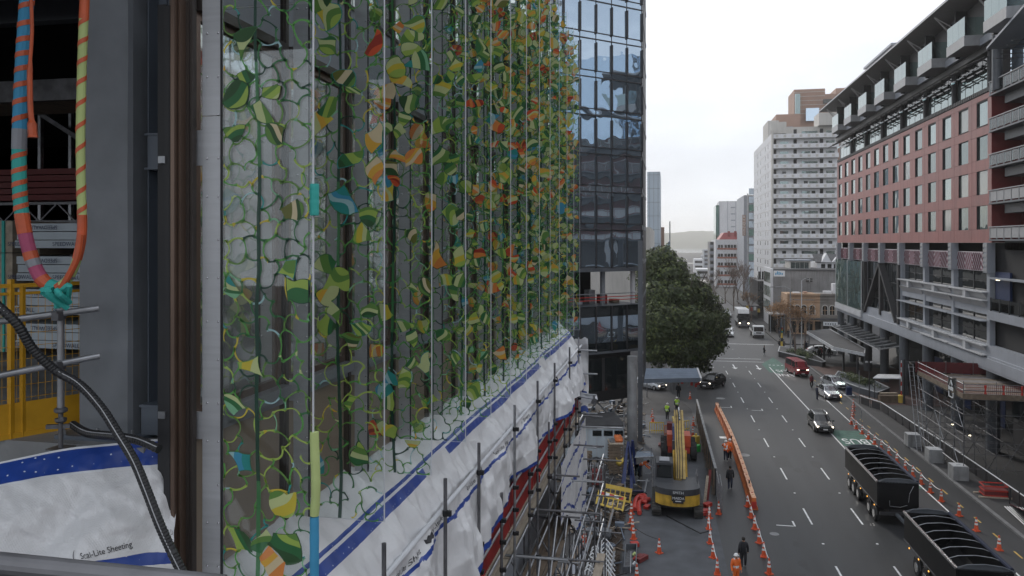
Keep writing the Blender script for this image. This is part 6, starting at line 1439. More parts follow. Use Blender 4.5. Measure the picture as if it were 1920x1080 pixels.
# yellow plastic barrier panels leaning
def gate_barrier(c, rz, tilt, label, white=True):
    t = thing('plastic_barrier', label, 'barrier', (0,0,0), 'yellow plastic barriers'); b = MB(); w_, hh = 2.0, 1.0
    b.bx(-w_/2,w_/2,-.04,.04,hh-.3,hh); b.bx(-w_/2,w_/2,-.04,.04,0,.14); b.bx(-w_/2,-w_/2+.13,-.04,.04,.14,hh-.3); b.bx(w_/2-.13,w_/2,-.04,.04,.14,hh-.3); b.obj('panel', A['barrier_yellow'], t)
    for k in range(4): b = MB(); x = -w_/2+.13+(k+1)*(w_-.26)/5; b.bx(x-.035,x+.035,-.035,.035,.14,hh-.3); b.obj('upright', A['barrier_yellow'], t)
    if white:
        for k in range(5): b = MB(); b.bx(-.85+k*.34,-.52+k*.34,-.05,-.041,hh-.26,hh-.06); b.obj('reflective_strip', A['sign_white'] if k%2 else A['red_plastic'], t)
    for x in (-.8,.8): b = MB(); b.bx(x-.1,x+.1,-.25,.25,-.06,0); b.obj('foot', A['black'], t)
    t.location = c; t.rotation_euler = (tilt,.16,rz); return t
gate_barrier(GP(1142,952,.5),-.12,-.55,'yellow plastic barrier with red and white strip leaning over the trench')
gate_barrier(GP(1156,938,.3),.06,-.25,'plain yellow plastic barrier standing behind the striped one',False)
# excavator
ex = thing('excavator', 'yellow tracked excavator seen from behind with its boom raised ahead', 'excavator', G(1270,972))
EC = G(1270,968); ed = Vector((RS,RC,0)); er = Vector((RC,-RS,0))
def E_(x, y, z): q = EC+er*x+ed*y; return Vector((q.x,q.y,z))
def ebox(b, x0,x1,y0,y1,z0,z1,mi=0): b.add([E_(x0,y0,z0),E_(x1,y0,z0),E_(x1,y1,z0),E_(x0,y1,z0),E_(x0,y0,z1),E_(x1,y0,z1),E_(x1,y1,z1),E_(x0,y1,z1)], [(3,2,1,0),(4,5,6,7),(0,1,5,4),(1,2,6,5),(2,3,7,6),(3,0,4,7)], mi)
for s in (-1,1):
    x0, x1 = (s*1.42-.32, s*1.42+.32); b = MB(); prf = [(-.3,.2),(-.35,.45),(-.1,.78),(.3,.88),(3.2,.88),(3.6,.75),(3.75,.45),(3.5,.12),(3.2,0.02),(.1,.02)]
    b.ext([E_(x0+.05,y,z) for y,z in prf], er*(x1-x0-.1)); tk = b.obj('track', A['track'], ex)
    sh = MB(); sh.box((0,0,0),(.64,.17,.05)); 
    per = [Vector((y,z)) for y,z in prf]; me = None
    Ls = [(per[(i+1)%len(per)]-per[i]).length for i in range(len(per))]; tot = sum(Ls); n = int(tot/.19)
    for k in range(n):
        d_ = k/n*tot; i = 0
        while d_ > Ls[i]: d_ -= Ls[i]; i += 1
        a_ = per[i].lerp(per[(i+1)%len(per)], d_/Ls[i]); tg = (per[(i+1)%len(per)]-per[i]).normalized(); nn = Vector((-tg.y,tg.x))
        b = MB(); c1 = a_-tg*.08; c2 = a_+tg*.08; b.ext([E_(x0,c1.x,c1.y),E_(x0,c2.x,c2.y),E_(x0,c2.x+nn.x*.05,c2.y+nn.y*.05),E_(x0,c1.x+nn.x*.05,c1.y+nn.y*.05)], er*(x1-x0)); b.obj('track_shoe', A['track'], tk)
b = MB(); ebox(b,-1.1,1.1,.6,2.9,.35,.75); b.lathe([(.7,.75),(.7,1.0)],20,E_(0,1.7,0)); b.obj('undercarriage', A['digger_grey'], ex)
b = MB(); cw = [(-1.5,1.2)]+[(-1.5+3.0*k/12, -.25-.75*math.sin(math.pi*k/12)**.6) for k in range(13)]+[(1.5,1.2)]
b.ext([E_(x,y,.98) for x,y in cw], (0,0,.95)); b.obj('counterweight', A['digger'], ex, smooth=False)
b = MB(); b.ext([E_(x*1.005,y-.015,1.72) for x,y in cw], (0,0,.42)); b.obj('counterweight_band', A['digger_grey'], ex)
b = MB(); ebox(b,-1.45,1.45,.3,3.2,.98,1.55); ebox(b,-1.45,-.2,.6,1.6,1.9,2.15); ebox(b,.35,1.42,.4,2.4,1.55,2.05); ebox(b,-.5,.4,.1,.9,1.9,2.1); b.obj('engine_housing', A['digger_grey'], ex)
b = MB(); ebox(b,-1.42,-.28,1.7,3.3,1.55,3.05); b.obj('cab_glass', A['cab_glass'], ex)
b = MB(); ebox(b,-1.46,-.24,1.6,3.35,3.05,3.2); ebox(b,-1.25,-.45,1.8,3.1,3.2,3.26)
for x, y in ((-1.44,1.66),(-.3,1.66),(-1.44,3.28),(-.3,3.28)): ebox(b,x-.05,x+.05,y-.05,y+.05,1.5,3.06)
ebox(b,-1.46,-.24,1.6,1.68,1.5,2.1); b.obj('cab_frame', A['digger_grey'], ex)
b = MB(); ebox(b,-1.2,-.5,1.9,2.9,3.26,3.3); b.obj('cab_roof_panel', A['tape_grey'], ex)
b = MB(); bp = [(.35,1.4),(.95,1.25),(2.6,3.3),(5.6,5.3),(6.2,5.2),(6.2,5.75),(5.5,5.85),(2.2,4.1),(.3,2.1)]
b.ext([E_(-.04,y+1.5,z) for y,z in bp], er*.68); b.obj('boom', A['digger_boom'], ex)
b = MB(); b.tube(E_(-.12,2.3,1.4),E_(-.12,4.4,3.4),.1); b.tube(E_(.72,2.3,1.4),E_(.72,4.4,3.4),.1); b.obj('boom_cylinder', A['digger'], ex)
for x in (.05,.22,.42): b = MB(); b.path(spl([E_(x,1.7,2.1),E_(x+.03,2.6,3.25),E_(x,3.9,4.45),E_(x+.02,5.6,5.72),E_(x,7.2,5.95)],6),.03,6); b.obj('hydraulic_hose', A['black'], ex)
b = MB(); b.beam(E_(.3,7.4,5.5),E_(.3,8.3,3.1),.4,.5,up=(1,0,0)); b.obj('stick', A['digger_boom'], ex); b = MB(); b.tube(E_(.3,5.2,5.55),E_(.3,7.7,5.9),.09); b.obj('stick_cylinder', A['chrome'], ex)
b = MB(); b.ext([E_(-.15,y,z) for y,z in ((8.0,3.2),(8.7,3.1),(8.9,2.3),(8.3,1.9),(7.8,2.2))], er*.9); b.obj('bucket', A['digger_grey'], ex)
b = MB(); b.tube(E_(1.15,.9,2.05),E_(1.4,1.5,2.9),.03,n=6); b.tube(E_(1.38,.5,2.05),E_(1.38,.5,2.7),.03,n=6); b.tube(E_(1.38,1.4,2.05),E_(1.38,1.4,2.7),.03,n=6); b.tube(E_(1.38,.5,2.7),E_(1.38,1.4,2.7),.03,n=6); b.obj('hand_rail', A['galv_dark'], ex)
b = MB(); ebox(b,-.32,.38,-1.09,-1.05,1.25,1.78); b.ext([E_(x,-1.05,z) for x,z in ((-.42,1.78),(.48,1.78),(.48,1.42),(.2,1.25),(-.14,1.25),(-.42,1.42))], ed*-.05); plt = b.obj('name_plate', A['black'], ex)
TM = lambda x, y, z: Matrix.Translation(E_(x,y,z)) @ Matrix.Rotation(ROADYAW,4,'Z') @ Matrix.Rotation(R(90),4,'X')
text('MAEDA', .24, A['sign_white'], TM(.03,-1.13,1.60), plt); b = MB(); b.ext([E_(-.16,-1.105,1.37),E_(.22,-1.105,1.37),E_(.22,-1.105,1.43),E_(-.16,-1.105,1.43)], ed*-.01); b.obj('plate_stripe', A['sign_white'], plt)
text('SMITH', .26, A['sign_white'], TM(.03,-1.05,1.95), ex)
# orange loader
ol = thing('orange_loader', 'orange tractor loader with big ribbed tyres and a blue attachment arm', 'loader', G(1272,865))
LC = G(1273,866)
def L_(x, y, z): q = LC+er*x+ed*y; return Vector((q.x,q.y,z))
def lbox(b, x0,x1,y0,y1,z0,z1): b.add([L_(x0,y0,z0),L_(x1,y0,z0),L_(x1,y1,z0),L_(x0,y1,z0),L_(x0,y0,z1),L_(x1,y0,z1),L_(x1,y1,z1),L_(x0,y1,z1)], [(3,2,1,0),(4,5,6,7),(0,1,5,4),(1,2,6,5),(2,3,7,6),(3,0,4,7)])
b = MB(); lbox(b,-.95,.95,.2,4.2,.7,1.3); lbox(b,-1.0,-.35,.1,1.7,1.3,2.3); lbox(b,.35,1.0,.1,1.9,1.3,2.25); lbox(b,-.9,-.4,1.7,3.2,1.3,1.9); b.obj('body', A['loader'], ol)
b = MB(); lbox(b,-.9,.9,.05,.15,.9,1.2); b.obj('rear_bumper', A['red_plastic'], ol)
b = MB(); b.ext([L_(-.55,y,z) for y,z in ((-.9,.5),(1.4,1.4),(1.4,3.0),(.2,3.0),(-.9,1.4))], er*.55); b.obj('blue_attachment', A['blue_steel'], ol)
b = MB(); b.beam(L_(0,3.5,1.8),L_(-.3,7.2,2.2),.25,.3); b.obj('lift_arm', A['barrier_yellow'], ol); b = MB(); lbox(b,-.9,.7,7.0,7.8,.4,1.7); b.obj('front_bucket', A['red_deep'], ol)
for x in (-1.25,1.25):
    for y, r_ in ((.75,.78),(3.3,.68)):
        b = MB(); c_ = L_(x,y,r_); b.path([c_-er*.28,c_-er*.24,c_+er*.24,c_+er*.28],[r_*.86,r_,r_,r_*.86],22); ty = b.obj('tyre', A['tyre'], ol)
        b = MB()
        for k in range(18):
            a_ = k*math.pi/9; b.box(c_+(ed*math.cos(a_)+Vector((0,0,1))*math.sin(a_))*r_+er*(.12 if k%2 else -.12),(.28,.08,.08),ROADYAW,0,a_-math.pi/2)
        o = b.obj('tyre_lug', A['tyre'], ty); o['kind'] = 'stuff'
        b = MB(); b.path([c_-er*.285,c_+er*.285],r_*.45,14); b.obj('rim', A['loader'], ty)
# expandable yellow barriers and hoarding
for k, (pa, pb_, lab) in enumerate((((1218,812),(1244,812),'yellow trellis barrier nearest the concrete column'),((1246,818),(1262,818),'orange-brown trellis barrier behind the loader'),((1264,812),(1292,808),'yellow trellis barrier to the right behind the boom'))):
    t_ = thing('trellis_barrier', lab, 'barrier', G(*pa), 'trellis barriers across the site'); p, q = G(*pa), G(*pb_); m_ = 'barrier_yellow' if k != 1 else 'barrier'
    for z in (.25,1.05): b = MB(); b.beam(p+Vector((0,0,z)),q+Vector((0,0,z)),.05,.09); b.obj('rail', A[m_], t_)
    for j in range(7): b = MB(); a_ = p.lerp(q,j/6); b.beam(a_,a_+Vector((0,0,1.1)),.06,.06); b.obj('upright', A[m_], t_)
b = MB(); [b.box(G(1252,834,.12+j*.12),(1.7-.2*j,.9,.1),.1*j) for j in range(3)]; tag(b.obj('red_mat_pile', A['red_deep']), 'low pile of red-brown mats in front of the trellis barrier', 'mats')
b = MB(); p = G(1305,838); b.lathe([(.32,0),(.34,.1),(.36,1.0),(.34,1.05)],4,p); b.lathe([(.1,1.05),(.1,1.25)],8,p); tag(b.obj('yellow_bin', A['barrier_yellow']), 'yellow square bin by the hoarding', 'bin')
b = MB(); b.lathe([(.26,0),(.28,.55),(.24,.6)],10,G(1308,846)); tag(b.obj('green_tub', mat('tub_green',(.06,.5,.1),.5)), 'small bright green tub beside the yellow bin', 'tub')
hd = thing('site_hoarding', 'dark site hoarding fence with pale capping between the works and the road', 'hoarding', RD(4.55,70))
for k in range(11):
    s0 = 59.5+k*2.35; b = MB(); P = [RD(4.52,s0+.03),RD(4.60,s0+.03),RD(4.60,s0+2.3),RD(4.52,s0+2.3)]; b.prism([p[:2] for p in P],.05,2.0); pn = b.obj('hoarding_panel', A['hotel_dark'], hd)
    b = MB(); P = [RD(4.47,s0+.01),RD(4.66,s0+.01),RD(4.66,s0+2.34),RD(4.47,s0+2.34)]; b.prism([p[:2] for p in P],2.0,2.07); b.obj('capping', A['concrete'], hd)
    b = MB(); b.beam(RD(4.45,s0+.1),RD(4.45,s0+.1,2),.08,.08); b.beam(RD(4.3,s0+.1,.05),RD(4.45,s0+.1,1.4),.06,.06); b.obj('hoarding_post', A['timber_dark'], hd)
    if k in (2,5): b = MB(); b.beam(RD(4.62,s0+.5,1.4),RD(4.62,s0+.9,1.5),.02,.35); b.obj('hoarding_notice', A['sign_white'], hd)
for k in range(2):
    f_ = thing('fence_panel', ('wire fence panel propped at the near end of the hoarding','second wire fence panel overlapping the near hoarding end')[k], 'fence panel', RD(4.5+.2*k,57-k), 'fence panels at the hoarding end')
    b = MB(); a_, c_ = RD(4.55+.15*k,56.2-k*.5), RD(4.62+.15*k,59.3-k*.8)
    for p in (a_,c_): b.tube(p,p+Vector((0,0,1.9)),.03,n=6)
    b.tube(a_+Vector((0,0,1.9)),c_+Vector((0,0,1.9)),.03,n=6); b.tube(a_+Vector((0,0,.2)),c_+Vector((0,0,.2)),.025,n=6); b.obj('frame', A['galv'], f_)
    b = MB(); [b.tube(a_.lerp(c_,j/14)+Vector((0,0,.2)),a_.lerp(c_,j/14)+Vector((0,0,1.9)),.008,n=3,cap=False) for j in range(15)]; o = b.obj('wire', A['galv'], f_); o['kind'] = 'stuff'
for k, (px, py, l_) in enumerate(((1321,945,1.9),(1326,938,2.1))): b = MB(); p = G(px,py); b.beam(p,p+Vector((.25,.6,l_)),.2,.04); tag(b.obj('leaning_board', A['timber' if k == 0 else 'red_deep']), ('pale board leaning on the hoarding by the digger','rusty board leaning on the hoarding by the digger')[k], 'board', 'boards leaning on the hoarding')
for k, (px,py) in enumerate(((1315,962),(1322,958),(1326,946))): b = MB(); b.box(G(px,py,.15),(.7,.35,.25),.4*k); b.box(G(px,py,.3),(.4,.2,.1),.4*k); tag(b.obj('cone_weight', A['red_plastic']), ('red block nearest the digger track by the hoarding','red block under the leaning boards','red block behind the leaning boards')[k], 'weight block', 'red weight blocks')
# corrugated walkway roof across the side entrance
wr_ = thing('walkway_roof', 'blue-grey corrugated steel canopy roof spanning the site entrance', 'canopy', G(1255,745))
a0, a1, b0, b1 = W(1208,692,94), W(1306,692,94), W(1206,714,90.5), W(1313,712,90.5)
n = 6
for k in range(n):
    t0, t1 = k/n, (k+1)/n; p0, p1, p2, p3 = a0.lerp(b0,t0), a1.lerp(b1,t0), a1.lerp(b1,t1-.03), a0.lerp(b0,t1-.03)
    b = MB(); m0, m1 = p0.lerp(p3,.45), p1.lerp(p2,.45); up = Vector((0,-.05,.12))
    b.ext([p0,p1,m1,m0],(0,0,.05)); b.ext([m0+up,m1+up,p2,p3],(0,0,.06)); b.obj('roof_sheet', A['corr'], wr_)
b = MB(); b.beam(a1+Vector((.1,0,0)),b1+Vector((.1,0,0)),.2,.35); b.obj('end_gutter', A['hotel_light'], wr_); b = MB(); b.beam(b0,b1,.15,.5); b.obj('front_fascia', A['corr'], wr_)
for px, py in ((1213,745),(1262,738),(1306,730),(1290,726)): p = G(px,py); b = MB(); b.tube(p,(p.x,p.y,2.9),.06); b.obj('post', A['galv_dark'], wr_)
for k, (px, py) in enumerate(((1279,716),(1297,719),(1305,722),(1310,718))): b = MB(); p = W(px,py,91.5); b.box(p,(.3,.05,.5),.2*k,0,.3); tag(b.obj('red_flag', A['red_plastic']), f'{ORD[k]} small red flag under the walkway roof edge, from the glass tower side', 'flag', 'red flags under the walkway roof')

# loose rubbish, offcuts and coils strewn over the work ground
rd = random.Random(31); b = MB()
for k in range(420):
    t_, s_ = (rd.uniform(-7.5,-1.2), rd.uniform(50,92)) if k < 330 else (rd.uniform(-4.6,-2.1), rd.uniform(28,56)); p = RD(t_, s_); mi = rd.choice((0,0,1,2,2,3,4)); a_ = rd.uniform(0,3.14)
    if rd.random() < .45: L_2 = rd.uniform(.5,2.6); b.beam(p+Vector((-math.cos(a_)*L_2/2,-math.sin(a_)*L_2/2,.06)),p+Vector((math.cos(a_)*L_2/2,math.sin(a_)*L_2/2,rd.uniform(.06,.4))),.07,.06,mi)
    elif rd.random() < .7: b.box(p+Vector((0,0,.15)),(rd.uniform(.2,.7),rd.uniform(.2,.6),rd.uniform(.1,.5)),a_,mi)
    else: b.path([p+Vector((.35*math.cos(q*.8),.35*math.sin(q*.8),.06+.02*(q%3))) for q in range(9)],.035,5,mi)
o = b.obj('debris', [A['timber_dark'],A['galv'],A['hotel_dark'],A['timber'],A['corr']]); o['kind'] = 'stuff'
# ================================================================ VEHICLES
SEC = {
 'sedan': [(-2.30,.36,.56,.57,.62,.55),(-2.16,.22,.68,.73,.83,.73),(-1.15,.2,.86,.93,.89,.77),(-.35,.2,.92,1.41,.90,.62),(.55,.2,.94,1.46,.90,.62),(1.3,.2,.96,1.34,.89,.62),(1.95,.22,.98,1.06,.86,.70),(2.22,.28,.86,.93,.80,.70),(2.30,.38,.6,.62,.70,.6)],
 'hatch': [(-2.15,.36,.58,.59,.62,.55),(-2.02,.22,.70,.75,.82,.72),(-1.15,.2,.88,.95,.88,.76),(-.30,.2,.94,1.44,.89,.63),(.55,.2,.96,1.50,.89,.63),(1.45,.2,1.0,1.44,.88,.63),(2.0,.24,1.0,1.06,.85,.68),(2.12,.30,.8,.84,.80,.68)],
 'wagon': [(-2.38,.36,.60,.61,.64,.56),(-2.24,.22,.72,.77,.85,.74),(-1.25,.2,.90,.97,.90,.78),(-.42,.2,.96,1.43,.91,.64),(.5,.2,.98,1.49,.91,.65),(1.75,.2,1.0,1.45,.90,.65),(2.22,.24,1.0,1.08,.87,.72),(2.36,.32,.8,.84,.82,.7)],
 'suv':   [(-2.25,.42,.70,.71,.66,.58),(-2.12,.30,.86,.92,.88,.78),(-1.25,.28,1.02,1.08,.92,.80),(-.55,.28,1.08,1.58,.93,.68),(.4,.28,1.10,1.66,.93,.69),(1.6,.28,1.12,1.60,.92,.69),(2.08,.32,1.12,1.2,.90,.75),(2.22,.4,.9,.95,.86,.74)],
 'van':   [(-2.40,.42,.62,.63,.74,.66),(-2.32,.30,.98,1.02,.85,.78),(-2.05,.28,1.10,1.18,.88,.80),(-1.45,.28,1.14,1.88,.89,.74),(-.4,.28,1.14,1.96,.89,.75),(2.15,.28,1.14,1.96,.89,.75),(2.36,.3,1.14,1.86,.87,.74),(2.42,.4,.9,.95,.85,.74)],
}
def wheel(par, x, y, r, wd=.2):
    b = MB(); b.path([(x-wd/2,y,r),(x-wd/2+.03,y,r),(x+wd/2-.03,y,r),(x+wd/2,y,r)],[r*.9,r,r,r*.9],16); ty = b.obj('tyre', A['tyre'], par)
    b = MB(); s = 1 if x > 0 else -1; b.path([(x+s*(wd/2-.02),y,r),(x+s*(wd/2+.006),y,r)],[r*.62,r*.55],12); b.obj('rim', A['chrome'], ty)
def car(kind, paint, label, loc, rz, cat='car', lights=True, sc_=1.0, roof_rails=False, amber=False, name='parked_car'):
    S = SEC[kind]; t = thing(name, label, cat); b = MB(); n = len(S); g = MB(); ws = MB()
    for i, (y, zl, zb, zt, wb, wt) in enumerate(S):
        b.v += [(-wb*.94,y,zl),(-wb,y,(zl+zb)*.52),(-wb*.96,y,zb),(-wt,y,zt),(-wt*.45,y,zt+.035),(wt*.45,y,zt+.035),(wt,y,zt),(wb*.96,y,zb),(wb,y,(zl+zb)*.52),(wb*.94,y,zl)]
    for i in range(n-1):
        for k in range(10):
            b.f.append((i*10+k,i*10+(k+1)%10,(i+1)*10+(k+1)%10,(i+1)*10+k)); b.m.append(0)
    b.f += [tuple(range(10))[::-1], tuple((n-1)*10+k for k in range(10))]; b.m += [0,0]
    b.obj('body', A[paint], t)
    P = lambda i, k: Vector(b.v[i*10+k])
    def inset(q, f, f2, off):
        c = sum(q, Vector())/4; a = [c+(p-c)*f for p in q]; nrm = (a[1]-a[0]).cross(a[2]-a[1]).normalized(); return [p+nrm*off for p in a]
    top = max(range(n), key=lambda i: S[i][3]); roofi = [i for i in range(n) if S[i][3]-S[i][2] > .3]
    i0, i1 = roofi[0], roofi[-1]
    def pane(q, nm, par=t):
        c = sum(q, Vector())/4; nrm = (q[1]-q[0]).cross(q[2]-q[0]).normalized()
        if nrm.dot(c-Vector((0,c.y*.3,.8))) < 0: nrm = -nrm
        bb = MB(); qq = [c+(p-c)*.90+nrm*.012 for p in q]; bb.ext(qq, nrm*-.01); return bb.obj(nm, A['cab_glass'], par)
    pane([P(i0-1,3),P(i0-1,6),P(i0,6),P(i0,3)], 'windscreen'); pane([P(i1,3),P(i1,6),P(i1+1,6),P(i1+1,3)], 'rear_window')
    for i in range(i0, i1):
        for k, k2 in ((2,3),(7,6)): pane([P(i,k),P(i+1,k),P(i+1,k2),P(i,k2)], 'side_window')
    for k, k2 in ((2,3),(7,6)):
        q = [P(i0-1,k).lerp(P(i0,k),.35),P(i0,k),P(i0,k2),P(i0,k2).lerp(P(i0-1,k2),.05)]; pane(q, 'side_window')
    L2 = -S[0][0]; zf = S[1][2]; wv = S[1][4]
    for s in (-1,1):
        bb = MB(); bb.box((s*wv*.74,S[1][0]-.02,zf-.06),(.26,.13,.12),-s*.35); bb.obj('headlight', A['lamp' if lights else 'lamp_off'], t)
        if amber and s > 0: bb = MB(); bb.box((s*wv*.86,S[1][0]-.06,zf-.2),(.14,.12,.14)); bb.obj('indicator', A['amber'], t)
        bb = MB(); bb.box((s*(S[2][4]+.12),S[2][0]+.35,S[2][2]+.08),(.2,.1,.14)); bb.obj('mirror', A[paint], t)
        bb = MB(); bb.box((s*S[-2][4]*.75,S[-2][0]+.04,S[-2][2]-.1),(.34,.12,.16),s*.2); bb.obj('tail_light', A['red_plastic'], t)
        if roof_rails: bb = MB(); bb.path([(s*S[i0][5]*.9,S[i0][0]+.2,S[i0][3]+.04),(s*S[i0][5]*.95,S[i0][0]+.5,S[i0+1][3]+.09),(s*S[i0][5]*.95,S[i1][0]-.3,S[i1][3]+.1),(s*S[i1][5]*.9,S[i1][0],S[i1][3]+.03)],.025,6); bb.obj('roof_rail', A['chrome'], t)
    bb = MB(); bb.box((0,-L2-.0,zf-.10),(.78,.14,.16)); bb.obj('grille', A['black'], t); bb = MB(); bb.box((0,-L2-.06,.44),(.4,.05,.12)); bb.obj('number_plate', A['plate'], t)
    bb = MB(); bb.box((0,-L2+.02,.33),(1.3,.12,.16)); bb.obj('lower_grille', A['black'], t); bb = MB(); bb.box((0,-L2-.075,zf-.03),(.5,.02,.025)); bb.obj('badge_bar', A['chrome'], t)
    r = .36 if kind == 'suv' else .33
    for x in (-S[2][4]+.09, S[2][4]-.09):
        for y in (S[2][0]-.22 if kind != 'van' else -1.55, -(S[2][0])+.12 if kind != 'van' else 1.5): wheel(t, x, y, r)
    place(t, loc, rz, scale=sc_); return t
V2 = lambda px, py: G(px, py)
car('suv','car_black','black four-wheel drive turning at the corner beside the evergreen tree', G(1336,725), -.52, 'car', roof_rails=True)
car('van','car_red','dark red minibus driving in the bus lane by the planter', G(1494,701), ROADYAW+.16, 'van', True, 1.06)
car('hatch','car_silver','silver-blue hatchback pulled in against the planter kerb', G(1564,727), ROADYAW+.30, 'car', False)
car('sedan','car_silver','silver sedan with orange indicator stopped in the bus lane behind the cone row', G(1553,744), ROADYAW+.12, 'car', True, amber=True)
car('wagon','car_black','black station wagon with chrome roof rails driving alone in the right lane', G(1538,803), ROADYAW, 'car', True, 1.03, True)
car('sedan','car_white','white sedan waiting beyond the crossing in line with the tree edge', G(1366,630), ROADYAW, 'car', False)
car('hatch','car_white','second white car queued just behind the white sedan', G(1364.5,621), ROADYAW, 'car', False)
car('hatch','car_white','small white car farthest up the street beside the tree edge', G(1364,594), ROADYAW, 'car', False)
car('hatch','car_silver','grey car half hidden under the walkway roof beside the concrete column', G(1219,728), .9, 'car', True)
car('sedan','car_white','pale car passing on the cross street behind the canopy posts', G(1541,664), 1.5, 'car', False)
# vertical body trucks
def flatbed():
    t = thing('flatbed_truck', 'white flatbed truck waiting at the crossing in front of the black lorry', 'truck'); b = MB()
    b.ext([(-1.05,y,z) for y,z in ((-2.9,.5),(-2.95,1.2),(-2.75,2.35),(-2.6,2.45),(-1.3,2.45),(-1.3,.5))],(2.1,0,0)); b.obj('cab', A['car_white'], t)
    b = MB(); b.ext([(-.92,-2.97,1.35),(.92,-2.97,1.35),(.92,-2.79,2.22),(-.92,-2.79,2.22)],(0,.03,0)); b.obj('windscreen', A['cab_glass'], t)
    for s in (-1,1): b = MB(); b.bx(s*1.06-.01,s*1.06+.01,-2.6,-1.7,1.4,2.2); b.obj('side_window', A['cab_glass'], t); b = MB(); b.box((s*.8,-2.98,.95),(.3,.06,.16)); b.obj('headlight', A['lamp_off'], t); b = MB(); b.box((s*1.25,-2.8,1.75),(.2,.08,.36)); b.obj('mirror', A['black'], t)
    b = MB(); b.bx(-.5,.5,-3.0,-2.93,.95,1.2); b.bx(-1.0,1.0,-3.02,-2.9,.42,.68); b.obj('grille', A['black'], t); b = MB(); b.bx(-1.1,1.1,-1.2,2.9,.95,1.1); b.obj('tray', A['hotel_dark'], t)
    for s in (-1,1):
        for z in (1.15,1.4): b = MB(); b.bx(s*1.1-.03,s*1.1+.03,-1.2,2.9,z,z+.18); b.obj('tray_side', A['car_white'], t)
    b = MB(); b.bx(-1.05,1.05,-1.25,-1.2,1.1,2.2); b.obj('headboard', A['galv_dark'], t); b = MB(); b.bx(-.7,.6,0,1.6,1.12,1.7); b.obj('load', A['tape_grey'], t)
    for y in (-2.0,1.7):
        for x in (-.92,.92): wheel(t, x, y, .42, .26)
    return t
place(flatbed(), G(1419,631), ROADYAW)
def lorry():
    t = thing('box_lorry', 'black fronted lorry with white box body driving toward the crossing', 'truck'); b = MB(); b.bx(-1.25,1.25,-1.6,5.5,1.1,4.0); b.obj('box_body', A['car_white'], t)
    b = MB(); b.ext([(-1.2,y,z) for y,z in ((-3.3,.5),(-3.35,1.7),(-2.7,1.9),(-2.4,3.0),(-1.7,3.1),(-1.7,.5))],(2.4,0,0)); b.obj('cab', A['tipper'], t); b = MB(); b.ext([(-1.2,y,z) for y,z in ((-2.3,3.12),(-1.65,3.12),(-1.65,4.1),(-1.9,4.05))],(2.4,0,0)); b.obj('wind_deflector', A['car_white'], t)
    b = MB(); b.ext([(-1.05,-2.72,2.0),(1.05,-2.72,2.0),(1.05,-2.46,2.9),(-1.05,-2.46,2.9)],(0,-.03,0)); b.obj('windscreen', A['cab_glass'], t)
    b = MB(); b.bx(-.55,.55,-3.42,-3.3,.8,1.6); b.obj('grille', A['chrome'], t); b = MB(); b.bx(-1.22,1.22,-3.45,-3.3,.45,.75); b.obj('bumper', A['chrome'], t)
    for s in (-1,1): b = MB(); b.box((s*.92,-3.36,1.05),(.35,.08,.25)); b.obj('headlight', A['lamp'], t); b = MB(); b.box((s*1.4,-2.5,2.4),(.15,.1,.6)); b.obj('mirror', A['black'], t)
    for y in (-2.6,2.6,4.0):
        for x in (-1.0,1.0): wheel(t, x, y, .5, .3)
    return t
place(lorry(), G(1392,612), ROADYAW)
